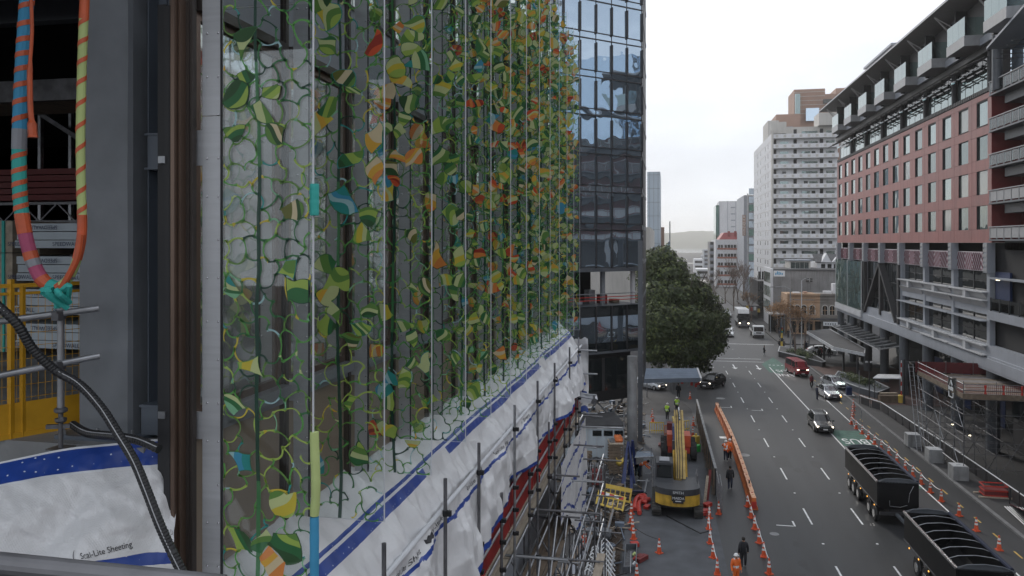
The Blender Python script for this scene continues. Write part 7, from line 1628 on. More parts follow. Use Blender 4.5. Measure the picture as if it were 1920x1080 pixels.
# tipper bodies: truck and trailer, front toward the viewpoint
def tipper(name, label, loc, Lb, cabin, ax):
    t = thing(name, label, 'truck' if cabin else 'trailer'); W2 = 1.3; zb, zt = 1.15, 2.95
    b = MB(); cs = [(-W2,zt),(-W2,zb+.25),(-W2+.25,zb),(W2-.25,zb),(W2,zb+.25),(W2,zt)]; ci = [(x*.95,zt) if z == zt else (x*.93,z+.06) for x,z in cs]
    for y in (0,Lb): b.v += [(x,y,z) for x,z in cs]
    for k in range(5): b.f.append((k,k+1,7+k,6+k)); b.m.append(0)
    n0 = len(b.v)
    for y in (.06,Lb-.06): b.v += [(x,y,z) for x,z in ci]
    for k in range(5): b.f.append((n0+k,n0+6+k,n0+7+k,n0+k+1)); b.m.append(0)
    b.f += [tuple(range(6)),tuple(range(6,12))[::-1],tuple(n0+k for k in range(6))[::-1],tuple(n0+6+k for k in range(6)),(0,6,n0+6,n0),(5,n0+5,n0+11,11)]; b.m += [0]*6
    b.obj('tipper_body', A['tipper'], t, fix=False)
    for s in (-1,1): b = MB(); b.beam((s*W2,-.05,zt+.02),(s*W2,Lb+.05,zt+.02),.12,.1); b.obj('side_rail', A['chrome'] if s < 0 else A['steel_dark'], t); b = MB(); b.beam((s*(W2+.01),0,zb+.22),(s*(W2+.01),Lb,zb+.22),.06,.06); b.obj('lower_rail', A['galv_dark'], t)
    for k in range(1,7):
        y = Lb*k/7; b = MB(); b.path([(-W2,y,zt+.02),(-.8,y,zt+.2),(0,y,zt+.27),(.8,y,zt+.2),(W2,y,zt+.02)],.022,6); b.obj('cover_bow', A['galv'], t)
    for y in (0,Lb): b = MB(); b.path([(-W2,y,zt+.02),(-.8,y,zt+.2),(0,y,zt+.27),(.8,y,zt+.2),(W2,y,zt+.02)],.04,6); b.ext([(-W2,y,zt-.05),(-.8,y,zt+.16),(0,y,zt+.23),(.8,y,zt+.16),(W2,y,zt-.05)],(0,.04,0)); b.obj('end_bow', A['steel_dark'], t)
    b = MB(); b.path([(W2-.1,0,zt+.1),(W2-.12,Lb/2,zt+.14),(W2-.1,Lb,zt+.1)],.11,8); b.obj('rolled_cover', A['cloth_navy'], t)
    b = MB(); b.bx(-W2+.04,W2-.04,-.05,-.01,zb+.3,zt-.05); b.obj('end_door', A['tipper'], t)
    b = MB(); b.path([(-.55,-.12,1.75),(-.55,-.16,1.4),(.1,-.16,1.36),(.55,-.12,1.5)],.02,5); b.path([(.95,-.1,2.8),(.7,-.12,2.3),(.62,-.14,1.7)],.015,5); b.obj('door_gear', A['galv'], t)
    b = MB(); b.bx(-1.15,1.15,-.1,.05,.75,.95); b.bx(-.5,.5,.1,Lb-.1,.7,1.1); b.obj('chassis', A['hotel_dark'], t)
    for y in ax:
        for x in (-1.12,1.12): wheel(t, x, y, .5, .3)
        for x in (-1.2,1.2): b = MB(); b.path([(x,y-.62,.55),(x,y-.4,.98),(x,y,1.1),(x,y+.4,.98),(x,y+.62,.55)],.03,4); b.obj('mudguard', A['hotel_dark'], t)
    for k in range(5): b = MB(); b.box((-W2-.02,.6+k*Lb/5,zb+.05),(.03,.1,.06)); b.obj('marker_lamp', A['amber'], t)
    if cabin:
        b = MB(); b.ext([(-1.2,y,z) for y,z in ((-2.2,.5),(-2.2,2.4),(-1.9,2.7),(-.5,2.75),(-.5,.5))],(2.4,0,0)); b.obj('cab', A['tipper'], t); b = MB(); b.ext([(-1.05,-2.21,1.5),(1.05,-2.21,1.5),(1.05,-2.1,2.35),(-1.05,-2.1,2.35)],(0,-.02,0)); b.obj('windscreen', A['cab_glass'], t)
        for x in (-1.1,1.1): wheel(t, x, -1.4, .5, .3)
    else: b = MB(); b.beam((-.1,-.1,.85),(0,-2.6,.8),.18,.16); b.obj('drawbar', A['steel_dark'], t)
    place(t, loc, ROADYAW); return t
tipper('tipper_trailer', 'black open topped tipper trailer with silver hoops behind the nearer tipper', RD(16.05,55.2), 8.8, False, (1.0,2.3,5.2,6.5,7.8))
tipper('tipper_truck', 'black open topped tipper truck with silver hoops nearest the viewpoint', RD(15.95,41.2), 8.0, True, (4.6,6.0))
# orange lane barrier blocks
bk = thing('barrier_block', 'x', 'barrier'); b = MB()
b.ext([(x,-.72,z) for x,z in ((-.28,.0),(-.28,.16),(-.17,.36),(-.14,.86),(.14,.86),(.17,.36),(.28,.16),(.28,0))],(0,1.44,0)); b.obj('shell', A['barrier'], bk)
b = MB(); b.bx(-.15,.15,-.70,.70,.86,.89); [b.bx(-.1,.1,y-.09,y+.09,.89,.92) for y in (-.45,0,.45)]; b.obj('top_ridge', A['barrier_top'], bk); b = MB(); b.lathe([(.07,.90),(.07,.93)],10,(0,.35,0)); b.obj('filler_cap', A['red_plastic'], bk); b = MB(); b.bx(-.17,.17,-.745,-.72,.1,.6); b.obj('joint_lug', A['red_plastic'], bk)
def hang(t, u): return 7.15+.35*math.sin(u*2.2)*.5-.0*u
for k in range(22):
    u = k/21; o = bk if k == 0 else copy_tree(bk); p = RD(7.0+.25*math.sin(u*3.1)+(.0), 57.5+k*1.5)
    lab = 'orange water filled barrier block at the near end of the lane barrier' if k == 0 else ('orange water filled barrier block at the far end of the lane barrier' if k == 21 else f'orange barrier block, {ORD[k]} from the near end of the lane barrier')
    place(o, p, ROADYAW, lab, 'orange barrier blocks along the lane')
for k in range(3): b = MB(); p = RD(7.05,60+k*13.5); b.lathe([(.06,.92),(.05,1.15),(.0,1.16)],8,p); tag(b.obj('warning_lamp', A['black']), ('small dark warning lamp on the near part of the orange barrier','small dark warning lamp midway along the orange barrier','small dark warning lamp on the far part of the orange barrier')[k], 'warning lamp', 'lamps on the orange barrier')
# cones
cn = thing('traffic_cone', 'x', 'traffic cone'); b = MB(); b.bx(-.19,.19,-.19,.19,0,.05); b.obj('base', A['cone'], cn)
b = MB(); b.lathe([(.15,.05),(.14,.09),(.045,.86),(.04,.9),(.02,.91)],14); b.obj('body', A['cone'], cn)
for z0, z1 in ((.40,.52),(.62,.76)): b = MB(); f = lambda z: .14-(z-.09)*.095/.77+.004; b.lathe([(f(z0),z0),(f(z1),z1)],14,cap=False); b.obj('white_band', A['cone_white'], cn, fix=False)
first = [True]
def cone(p, label, group, s=1.0):
    o = cn if first[0] else copy_tree(cn); first[0] = False; place(o, p, rnd.uniform(0,1.5), label, group, s)
PX8 = [(155,265),(154,283),(152,303),(150,322),(145,348),(168,370),(197,395),(227,420),(257,445),(289,468),(325,497),(364,533),(404,570),(441,600),(481,637),(525,678),(578,720),(664,790),(747,862),(857,955)]
NPX = len(PX8)
for k, (x, y) in enumerate(PX8):
    n = NPX-1-k; cone(G(1540+x*.389, 660+y*.389), ('cone nearest the viewpoint in the row past the tipper trucks' if n == 0 else 'farthest cone of the long row beside the bus lane' if k == 0 else f'orange cone, {ORD[n]} from the near end of the long row beside the bus lane'), 'cones along the bus lane')
for k, (px, py) in enumerate(((1401.6,950),(1408,971),(1415,992),(1423.5,1018),(1432,1044),(1442,1076))):
    cone(G(px,py), f'orange cone, {ORD[k]} from the end of the orange barrier in the road row', 'cones continuing the orange barrier')
for k, (px, py) in enumerate(((1347.5,964),(1330,972),(1329,992),(1331.5,1019),(1337,1046),(1345,1077))):
    cone(G(px,py), 'cone standing alone beside the hoarding end' if k == 0 else f'orange cone, {ORD[k-1]} from the digger along the right slab edge', 'cones on the right slab edge')
for k, (px, py) in enumerate(((1184,964),(1183,981),(1186,994),(1188,1011),(1194,1088))):
    cone(G(px,py), ('farthest cone of the trench edge row next to the red pipes','second cone of the trench edge row from the red pipes','third cone of the trench edge row from the red pipes','nearest cone of the trench edge cluster with the tape tied to it','cone standing beside the steel tray')[k], 'cones along the trench edge')
cone(G(1236,1037), 'single cone standing in the middle of the concrete slab', 'loose site cones')
for k, (px, py) in enumerate(((1092,1032),(1096.5,1018),(1116,983),(1224,791),(1223,782),(1265,794),(1300,798),(1299,818),(1213,712),(1294,748))):
    cone(G(px,py), ('nearer of two stacked-looking cones by the scaffold foot','farther of the two cones by the scaffold foot','cone beside the trench box left rail','nearer cone by the concrete column railing','farther cone by the concrete column railing','cone by the workers in yellow vests','farther cone along the hoarding','nearer cone along the hoarding by the yellow bin','cone under the walkway roof by the grey car','cone at the far hoarding corner')[k], 'loose site cones')
def rope(pts, label, m='cone_white', r=.022, sag=.12):
    b = MB(); Q = []
    for p, q in zip(pts, pts[1:]):
        for j in range(4): t = j/4; v = p.lerp(q,t); Q.append(v-Vector((0,0,sag*4*t*(1-t))))
    Q.append(pts[-1]); b.path(Q, r, 5); return tag(b.obj('barrier_tape', A[m]), label, 'barrier tape')
rope([G(1540+x*.389,660+y*.389)+Vector((0,0,.84)) for x,y in PX8[4:17]], 'white barrier tape strung along the cone row beside the bus lane')
rope([G(px,py)+Vector((0,0,.84)) for px,py in ((1401.6,950),(1408,971),(1415,992),(1423.5,1018),(1432,1044),(1442,1076))], 'white barrier tape strung on the road cones')
rope([G(px,py)+Vector((0,0,.84)) for px,py in ((1330,972),(1329,992),(1331.5,1019),(1337,1046),(1345,1077))], 'white tape linking the cones on the right slab edge')
rope([G(1188,1011)+Vector((0,0,.8)),G(1236,1037)+Vector((0,0,.84))], 'black and white tape tied to the single cone on the slab', 'black')
rope([G(1250,967,.05),G(1285,985,.05),G(1313,1000,.3),G(1329,996,.5)], 'black hose lying across the slab behind the digger tracks', 'black', .04, 0)

# ================================================================ PEOPLE
def person_mesh(pose):
    J, E, Rr = [], [], []
    def add(p, r, par=None):
        J.append(p); Rr.append(r)
        if par is not None: E.append((par, len(J)-1))
        return len(J)-1
    bend = pose == 'bend'
    def T(p):
        if not bend: return p
        x, y, z = p
        if z < .98: return (x, y+.05, z)
        d = z-.95; a = R(62); return (x, y-d*math.sin(a), .95+d*math.cos(a))
    pel = add((0,0,.95),.135); ab = add(T((0,0,1.12)),.125,pel); ch = add(T((0,.01,1.33)),.14,ab); nk = add(T((0,.0,1.49)),.06,ch); hb = add(T((0,-.02,1.57)),.075,nk); hd_ = add(T((0,-.03,1.66)),.092,hb); add(T((0,-.02,1.74)),.07,hd_)
    walk = pose == 'walk'
    for s in (-1,1):
        f = s if walk else 0
        hip = add((s*.095,0,.88),.10,pel); kn = add((s*.10,-.10*f-.02*(pose=='stand'),.49),.066,hip); an = add((s*.11,.16*f if f > 0 else .22*f*.6,.10),.045,kn); ay = J[an][1]; add((s*.115,ay-.13,.045),.045,an)
        sh = add(T((s*.18,.01,1.42)),.072,ch)
        if bend: el = add((s*.26,-.55,.95),.05,sh); wr = add((s*.2,-.75,.78),.038,el)
        elif pose == 'point' and s > 0: el = add((s*.30,-.16,1.28),.05,sh); wr = add((s*.26,-.36,1.20),.038,el)
        elif pose == 'phone' and s > 0: el = add((s*.28,-.05,1.16),.05,sh); wr = add((s*.14,-.18,1.42),.038,el)
        else: el = add((s*.25,.04+.10*f,1.14),.05,sh); wr = add((s*.26,-.06+.14*f,.90),.038,el)
        d = (Vector(J[wr])-Vector(J[el])).normalized(); add(tuple(Vector(J[wr])+d*.09),.04,wr)
    me = bpy.data.meshes.new('person'); me.from_pydata(J, E, []); o = bpy.data.objects.new('person', me); COL.objects.link(o)
    sk = o.modifiers.new('skin','SKIN'); sk.use_smooth_shade = True; me.skin_vertices or None
    lay = me.skin_vertices[0].data if me.skin_vertices else None
    if lay is None:
        bm = bmesh.new(); bm.from_mesh(me); bm.verts.layers.skin.verify(); bm.to_mesh(me); bm.free(); lay = me.skin_vertices[0].data
    for v, r in zip(lay, Rr): v.radius = (r, r)
    lay[0].use_root = True
    sb_ = o.modifiers.new('sub','SUBSURF'); sb_.levels = 1; sb_.render_levels = 1
    dg = bpy.context.evaluated_depsgraph_get(); dg.update(); out_ = bpy.data.meshes.new_from_object(o.evaluated_get(dg)); bpy.data.objects.remove(o)
    hands = [Vector(J[i]) for i in range(len(J)) if Rr[i] == .04]; wrists = [Vector(J[i]) for i in range(len(J)) if Rr[i] == .038]
    head = Vector(J[hd_]); neckb = Vector(J[hb])
    bm = bmesh.new(); bm.from_mesh(out_)
    for h, w_ in zip(hands, wrists):      # five short fingers closing from the palm
        d = (h-w_).normalized(); sd_ = d.cross(Vector((0,1,.2))).normalized(); fw = sd_.cross(d)
        for k in range(5):
            b = MB(); o0 = h+sd_*(.024*(k-1.5) if k < 4 else 0)+(fw*-.03-d*.02 if k == 4 else Vector()); l1 = (.05,.06,.055,.04,.04)[k]
            b.path([o0,o0+d*l1+fw*-.008,o0+d*(l1+.02)+fw*-.035],[.011,.010,.007],5)
            vs_ = [bm.verts.new(v) for v in b.v]
            for f in b.f:
                try: bm.faces.new([vs_[i] for i in f])
                except ValueError: pass
    # nose and ears as small raised vertices of the head
    for dx, dy, dz, s in ((0,-.098,0,.022),(-.085,0,0,.024),(.085,0,0,.024)):
        b = MB(); off = Vector((dx,dy,dz-.0)) if not bend else Vector((dx,dy*.5,dz-.08)); b.lathe([(.004,-s),(s*.6,-s*.3),(s*.5,s*.6),(.003,s)],5,head+off); vs_ = [bm.verts.new(v) for v in b.v]
        for f in b.f: bm.faces.new([vs_[i] for i in f])
    bm.to_mesh(out_); bm.free(); out_.update()
    return out_, head, neckb, hands, wrists, bend
PM = {p: person_mesh(p) for p in ('stand','walk','bend','point','phone')}
def person(pose, loc, rz, label, top, legs, vest=None, hat=None, hair='hair', bag=None, group=None, coat=False, s=1.0):
    me0, head, neckb, hands, wrists, bend = PM[pose]; me = me0.copy(); me.materials.clear()
    for m in ('skin',top,legs,'cloth_dark'): me.materials.append(A[m])
    ax = (head-Vector((0,0,.95))).normalized()
    def zone(c):
        if (c-head).length < .135 or (c-neckb).length < .085: return 0
        if min(((c-h).length for h in hands)) < .085: return 0
        if c.z < .11: return 3
        if c.z < (.60 if coat else .93) and min((c-w_).length for w_ in wrists) > .22: return 2
        return 1
    for p in me.polygons: p.material_index = zone(p.center)
    o = link('person', me, None); tag(o, label, 'person', group)
    def shell(nm, keep, off, mats, mfun):
        bm = bmesh.new(); bm.from_mesh(me0); bm.normal_update(); rm = [f for f in bm.faces if not keep(f.calc_center_median())]
        bmesh.ops.delete(bm, geom=rm, context='FACES')
        for v in bm.verts: v.co += v.normal*off
        m_ = bpy.data.meshes.new(nm); 
        for f in bm.faces: f.material_index = mfun(f.calc_center_median())
        bm.to_mesh(m_); bm.free()
        for q in mats: m_.materials.append(A[q])
        c = link(nm, m_, o); return c
    tors = lambda c: ((.95 < c.z < 1.50 and abs(c.x) < .235) if not bend else (c.y < -.02 and c.z > .97 and abs(c.x) < .23 and (c-head).length > .17))
    if not coat: shell('jacket', lambda c: zone(c) == 1, .024, [top], lambda c: 0)
    shell('trousers', lambda c: zone(c) == 2, .02, [legs], lambda c: 0)
    if vest: shell('vest', tors, .038, [vest,'reflect'], (lambda c: 1 if (1.04 < c.z < 1.09 or (.085 < abs(c.x) < .125 and c.z > 1.1)) else 0) if not bend else (lambda c: 1 if abs(c.y+.18) < .03 else 0))
    if coat: shell('coat', lambda c: .55 < c.z < 1.48 and abs(c.x) < .30 and min((c-h).length for h in hands) > .09, .03, [top], lambda c: 0)
    b = MB()
    if hat: 
        hp = head+Vector((0,.0,.03)); b.lathe([(.155,.0),(.125,.012),(.12,.05),(.09,.10),(.03,.125),(.0,.126)],14,hp); b.obj('helmet', A[hat], o, smooth=True)
    else: b.lathe([(.085,-.08),(.105,-.02),(.105,.04),(.08,.09),(.02,.115),(.0,.116)],12,head+Vector((0,.02,.02))); b.obj('hair', A[hair], o, smooth=True)
    for sx in (-.035,.035):
        b = MB(); e = head+(Vector((sx,-.088,.012)) if not bend else Vector((sx,-.07,-.05))); b.lathe([(.002,-.009),(.010,0),(.002,.009)],6,e); b.obj('eye', A['black'], o)
    b = MB(); mth = head+(Vector((0,-.087,-.045)) if not bend else Vector((0,-.04,-.085))); b.box(mth,(.045,.012,.01)); b.obj('mouth', A['red_deep'], o)
    o.location = loc; o.rotation_euler = (0,0,rz); o.scale = (s,s,s)
    if bag: bb = MB(); bb.lathe([(.10,0),(.17,.04),(.15,.28),(.06,.36)],9,(.33,-.02,.42)); bag_ = bb.obj('carried_bag', A[bag], None); bag_.location = loc; bag_.rotation_euler = (0,0,rz); tag(bag_, f'{"pale" if "pale" in bag or "white" in bag else "dark"} bag carried by the {label.split(" ",1)[1].split(" walking")[0]}'[:110], 'bag')
    return o
person('stand', G(1251,787), 2.6, 'person in a yellow-green vest and white helmet standing nearer the column', 'cloth_navy','cloth_dark','hivis_y','helmet_w')
person('phone', G(1269,774.5), .4, 'person in a yellow-green vest and white helmet raising one hand', 'cloth_navy','cloth_dark','hivis_y','helmet_w')
person('stand', G(1272,745.5), 3.0, 'person in a long black hooded coat behind the yellow vested workers', 'cloth_dark','cloth_dark',coat=True)
person('bend', G(1201,893), 1.4, 'person in an orange vest bending down beside the blue stillage', 'hivis_o','cloth_navy','hivis_o')
person('point', G(1361,864), ROADYAW+3.0, 'person in orange vest and white helmet leaning at the orange barrier', 'hivis_o','cloth_navy','hivis_o','helmet_w')
person('stand', G(1368,861), ROADYAW+2.4, 'second person in orange vest and helmet close beside the first at the barrier', 'hivis_o','cloth_dark','hivis_o','helmet_w')
person('walk', G(1369,917), ROADYAW+3.1, 'person in dark clothes walking away along the orange barrier', 'cloth_dark','cloth_navy')
person('walk', G(1394,1064), ROADYAW+3.1, 'person in dark jacket walking on the asphalt between the cone rows', 'cloth_dark','cloth_dark')
person('stand', G(1380,1098), ROADYAW+.4, 'person in orange jacket and pale helmet at the bottom by the dark walker', 'hivis_o','hivis_o','hivis_o','helmet_w')
person('walk', G(1433,667.5), 1.5, 'person in a black coat crossing the empty road by the lane arrows', 'cloth_dark','cloth_pale',coat=True)
person('walk', G(1521.7,727), .3, 'person in dark red jacket walking by the silver hatchback', 'cloth_red','cloth_dark',bag='cloth_pale')
person('stand', G(1532,750), 1.8, 'person in navy clothes standing at the door of the silver sedan', 'cloth_navy','cloth_navy')
for k, (px, py, c1, c2, ps_, lab) in enumerate(((1525,667,'cloth_pale','cloth_navy','walk','person in a white top crossing the plaza left of the canopy'),(1536,672,'cloth_dark','cloth_dark','stand','person in black standing left of the pair under the canopy'),(1539.5,671,'cloth_red','cloth_dark','stand','person in dark red beside the black clad one under the canopy'),
      (1544.5,668,'cloth_dark','cloth_dark','stand','person with a dark bag further back under the canopy'),(1555,671,'cloth_dark','cloth_grey','walk','person striding under the canopy edge'),(1511,658,'cloth_navy','cloth_dark','stand','person in navy behind the planter by the thin tree'),(1514.5,658,'cloth_grey','cloth_dark','stand','person in grey behind the planter by the thin tree'),
      (1462,655,'cloth_dark','cloth_dark','stand','person in dark clothes waiting by the yellow striped pole'),(1469,655,'cloth_grey','cloth_dark','stand','person in grey waiting right of the yellow striped pole'),(1488,652,'cloth_dark','cloth_navy','walk','person in black passing behind the planter tree'),(1462,634,'cloth_navy','cloth_dark','walk','person walking under the corner shop verandah'),(1478,634,'cloth_dark','cloth_dark','walk','dark figure at the shop glass under the verandah'))):
    person(ps_, G(px,py,.12), rnd.uniform(-1,4), lab, c1, c2, group='people on the plaza')
# ================================================================ RIGHT FOOTPATH: furniture, planters, scaffold deck
for k, (px, py) in enumerate(((1704,838),(1744,868),(1789,901))):
    o = thing('concrete_block', ('farthest of three pale concrete blocks on the kerb','middle of three pale concrete blocks on the kerb','nearest of three pale concrete blocks on the kerb')[k], 'concrete block', G(px,py,.12), 'concrete blocks on the kerb')
    b = MB(); p = G(px,py,.12)+RD(.5,.55); b.box((p.x,p.y,.68),(1.15,1.15,1.1),ROADYAW); b.obj('block_body', A['concrete'], o); b = MB(); b.box((p.x,p.y,1.245),(1.05,1.05,.03),ROADYAW); b.box((p.x,p.y,1.27),(.3,.05,.04),ROADYAW); b.obj('lit_top', A['hotel_light'], o)  # paler top paints the sky light falling on the block
hr = thing('street_handrail', 'long pale handrail with dark infill running down the footpath under the scaffold', 'handrail', RD(25,60))
RP = [G(1612,741,1.12)]+[G(px,py,1.12) for px,py in ((1632,748),(1652,754),(1680,772),(1720,798),(1770,829),(1830,869),(1920,930),(1990,978))]
b = MB(); b.path(RP, .045, 8); b.obj('top_rail', A['sign_white'], hr)  # white colour stands in for the bright highlight along the metal rail
for a_, c_ in zip(RP, RP[1:]):
    n = max(1, int((c_-a_).length/2.0))
    for j in range(n):
        p = a_.lerp(c_, j/n); q = a_.lerp(c_, (j+1)/n); b = MB(); b.tube((p.x,p.y,.12),p,.035,n=6); b.obj('rail_post', A['hotel_dark'], hr)
        m = p.lerp(q,.5); b = MB(); d = (q-p)*.38; b.ext([(m.x-d.x,m.y-d.y,.2),(m.x+d.x,m.y+d.y,.2),(m.x+d.x,m.y+d.y,1.0),(m.x-d.x,m.y-d.y,1.0)],(.03,0,0)); b.obj('infill_panel', A['hotel_dark'], hr)
def planter(name, label, P, h0, hedge_n, seed, top=None):
    t = thing(name, label, 'planter', P[0]); n = len(P); c = sum(P, Vector())/n
    b = MB(); b.prism([p[:2] for p in P],0,h0-.06); b.obj('planter_wall', A['hotel_dark'] if seed == 1 else A['steel_dark'], t)
    for i in range(n): a_, c_ = P[i], P[(i+1)%n]; b = MB(); b.beam((a_.x,a_.y,h0-.02),(c_.x,c_.y,h0-.02),.14,.08); b.obj('coping', A['hotel_light'], t)
    b = MB(); r = random.Random(seed); lum = []
    for k in range(hedge_n):
        w_ = [r.random()**1.2 for _ in P]; s = sum(w_); p = sum((q*(x/s) for q, x in zip(P, w_)), Vector()); p = c+(p-c)*1.3; lum.append((Vector((p.x,p.y,h0+.18)),r.uniform(.4,.75),.75))
    leaf_mass(lum, 330, .085, seed, b); o = b.obj('shrubs', [A['hedge'],A['leaf2']], t, fix=False); o['kind'] = 'stuff'
planter('planter', 'wedge shaped dark planter with shrubs and bare trees beside the crossing', [G(1459.5,669),G(1500,679),G(1542,690.5),G(1548,689),G(1510,665),G(1462,659)], .95, 34, 1)
planter('planter', 'long curved planter with hedge and pale coping along the hotel footpath', [G(1566,717),G(1580,728),G(1610,740),G(1645,750),G(1668,741),G(1640,727),G(1600,716),G(1572,708)], .95, 40, 2)
b = MB(); p, q = G(1650,738,.9), G(1682,738,.9); b.beam(p,q,.35,.12); b.beam(G(1648,748,.5),G(1684,748,.5),.5,.9); bn = tag(b.obj('bench_wall', A['timber_dark']), 'dark bench wall with tan timber top at the end of the curved planter', 'bench'); b = MB(); b.beam(G(1650,737,1.0),G(1682,737,1.0),.4,.08); b.obj('bench_top', A['timber'], bn)
def pole(px, py, h0, r, m, label, cat='pole', z0=.12, name='lamp_post'):
    p = G(px,py,z0); t = thing(name, label, cat, p); b = MB(); b.lathe([(r*1.3,0),(r,.3),(r*.75,h0)],10,p); b.obj('post', A[m], t); return t, p
t, p = pole(1482,662,11.0,.13,'galv','tall grey street lamp with arm rising from the planter','street lamp'); b = MB(); b.path([p+Vector((0,0,10.9)),p+Vector((-.8,-.1,11.3)),p+Vector((-2.6,-.3,11.3))],.05,6); b.obj('arm', A['galv'], t); b = MB(); b.box(p+Vector((-2.9,-.3,11.28)),(.8,.25,.12)); b.obj('lamp_head', A['galv_dark'], t)
t, p = pole(1503,664,12.5,.10,'white_wall','slim white pole with crossbar beside the planter trees','pole'); b = MB(); b.tube(p+Vector((-2,0,9.2)),p+Vector((2,0,9.2)),.04); b.obj('crossbar', A['galv'], t); b = MB(); b.path([p+Vector((0,0,12.4)),p+Vector((.5,0,12.8)),p+Vector((1.4,0,12.6))],.05,6); b.obj('arm', A['galv'], t)
t, p = pole(1517,655,6.0,.09,'steel_dark','dark street lamp with curved arm behind the plaza planter','street lamp'); b = MB(); b.path([p+Vector((0,0,5.9)),p+Vector((-.4,0,6.8)),p+Vector((-1.8,0,7.2))],.05,6); b.obj('arm', A['steel_dark'], t)
t, p = pole(1466,657,3.9,.2,'barrier_yellow','yellow banded traffic signal pole at the planter tip','signal pole',name='signal_pole'); b = MB(); b.lathe([(.22,1.6),(.22,2.2)],10,p); b.obj('dark_band', A['hotel_dark'], t); b = MB(); b.box(p+Vector((0,-.2,3.6)),(.4,.25,1.0)); b.obj('signal_head', A['black'], t)
for k in range(3): b = MB(); b.lathe([(.11,0),(.09,.03)],8,(0,0,0)); b = MB(); b.box(p+Vector((0,-.34,3.9-k*.3)),(.18,.02,.18)); b.obj('signal_lens', A[('red_plastic','barrier_yellow','foam_teal')[k]], t)
t, p = pole(1611,743,3.2,.05,'galv','plain pale sign pole at the start of the street handrail','pole')
t, p = pole(1615,795,1.5,.05,'galv','short pale post beside the cone row','post')
t, p = pole(1580,703,3.3,.05,'galv_dark','thin dark post at the plaza edge by the hedge','post')
t, p = pole(1695,757,5.2,.12,'hotel_dark','tall dark post at the bus shelter end','post')
t, p = pole(1690,755,5.0,.07,'sign_white','red and white striped pole standing on a yellow base','striped pole',name='striped_pole')
for k in range(4): b = MB(); b.lathe([(.078,.9+k*1.1),(.078,1.4+k*1.1)],10,p,cap=False); b.obj('red_band', A['red_plastic'], t)
b = MB(); b.lathe([(.36,0),(.38,.85),(.34,.9)],12,p); b.obj('yellow_base', A['barrier_yellow'], t)
t, p = pole(1630,749,4.4,.08,'hotel_dark','dark lamp post with twin small floodlights by the handrail start','street lamp'); 
for s in (-.3,.25): b = MB(); b.box(p+Vector((s,0,4.5)),(.25,.2,.18),.3); b.obj('flood_head', A['hotel_light'], t)
sh = thing('bus_shelter', 'slim bus shelter with pale lit roof panel beside the striped pole', 'bus shelter', G(1660,752)); pa = [W(1637,710,96),W(1690,711,92),W(1688,704,94),W(1646,703,98)]; b = MB(); b.ext(pa,(0,0,.12)); b.obj('roof_panel', A['hotel_light'], sh)
for q in ((1640,748),(1688,752)): p = G(*q,.12); b = MB(); b.tube(p,(p.x,p.y,pa[0].z),.05,n=6); b.obj('shelter_post', A['hotel_dark'], sh)
b = MB(); p = G(1591.5,741,.12); b.box((p.x,p.y,.62),(.65,.6,1.0)); b.lathe([(.34,1.12),(.2,1.25)],4,p-Vector((0,0,.12))); bn = tag(b.obj('litter_bin', A['sign_blue']), 'dark blue litter bin on a pale base near the curved planter', 'bin'); b = MB(); b.box((p.x,p.y-.05,.14),(1.2,.9,.05)); b.obj('bin_base', A['hotel_light'], bn)
rc = thing('red_crate', 'red metal cage crate standing on the footpath by the handrail', 'crate', G(1863,932)); p = G(1863,930,.12)
for z in (.15,.5,.85): 
    for d in ((-.8,-.5,.8,-.5),(-.8,.5,.8,.5),(-.8,-.5,-.8,.5),(.8,-.5,.8,.5)): b = MB(); b.beam(p+Vector((d[0],d[1],z)),p+Vector((d[2],d[3],z)),.05,.08); b.obj('crate_rail', A['red_plastic'], rc)
b = MB(); b.bx(p.x-.78,p.x+.78,p.y-.48,p.y+.48,.22,.7); b.obj('crate_load', A['red_deep'], rc); b = MB(); b.beam(p+Vector((-1.2,-.55,.05)),p+Vector((1.2,-.55,.05)),.12,.1); b.beam(p+Vector((-1.2,.5,.05)),p+Vector((1.2,.5,.05)),.12,.1); b.obj('skid', A['timber'], rc)
for k in range(8): b = MB(); o_ = RD(.16*k,0); b.tube(G(1884,950,.2+.02*(k%2))+o_,G(1922,985,.2+.02*(k%2))+o_,.05,n=6); tag(b.obj('scaffold_tube', A['galv']), f'loose silver scaffold tube by the red crate, {ORD[k]} counted from the road side', 'tube', 'loose scaffold tubes')
t_ = thing('mesh_barrier', 'dark red mesh barrier behind the loose scaffold tubes', 'barrier', G(1905,950)); b = MB(); b.ext([G(1893,945,.15),G(1930,962,.15),G(1930,962,1.1),G(1893,945,1.1)],(.03,.03,0)); b.obj('mesh', A['redmesh'], t_)
for q in ((1893,945),(1911,953),(1929,961)): b = MB(); p = G(*q,.12); b.tube(p,p+Vector((0,0,1.2)),.04,n=6); b.obj('barrier_post', A['hotel_dark'], t_)
# scaffold deck over the footpath
dk = thing('scaffold_deck', 'tall tube scaffold with a timber deck and red mesh guard rails over the footpath', 'scaffold', (24,70,0))
DX0, DX1, DY0, DY1, DZ = 22.9, 34.5, 66.8, 78.2, 6.75
for k in range(16): b = MB(); y = DY0+k*(DY1-DY0)/16; b.bx(DX0,DX1,y+.015,y+(DY1-DY0)/16-.015,DZ-.06+rnd.uniform(-.01,.01),DZ); b.obj('deck_board', A['deck_grey' if k%3 else 'timber_dark'], dk)
b = MB(); b.bx(DX0-.05,DX0,DY0,DY1,DZ-.12,DZ+.28); b.bx(DX0,DX1,DY0-.05,DY0,DZ-.14,DZ+.30); b.obj('toe_board', A['timber_dark'], dk)
def dtube(p, q, m='galv_dark', r=.026, nm='tube'): b = MB(); b.tube(p,q,r,n=6); return b.obj(nm, A[m], dk)
xs = [DX0+.05,25.3,27.6]; ysd = [DY0+.1,69,71.3,73.6,75.9,DY1-.1]
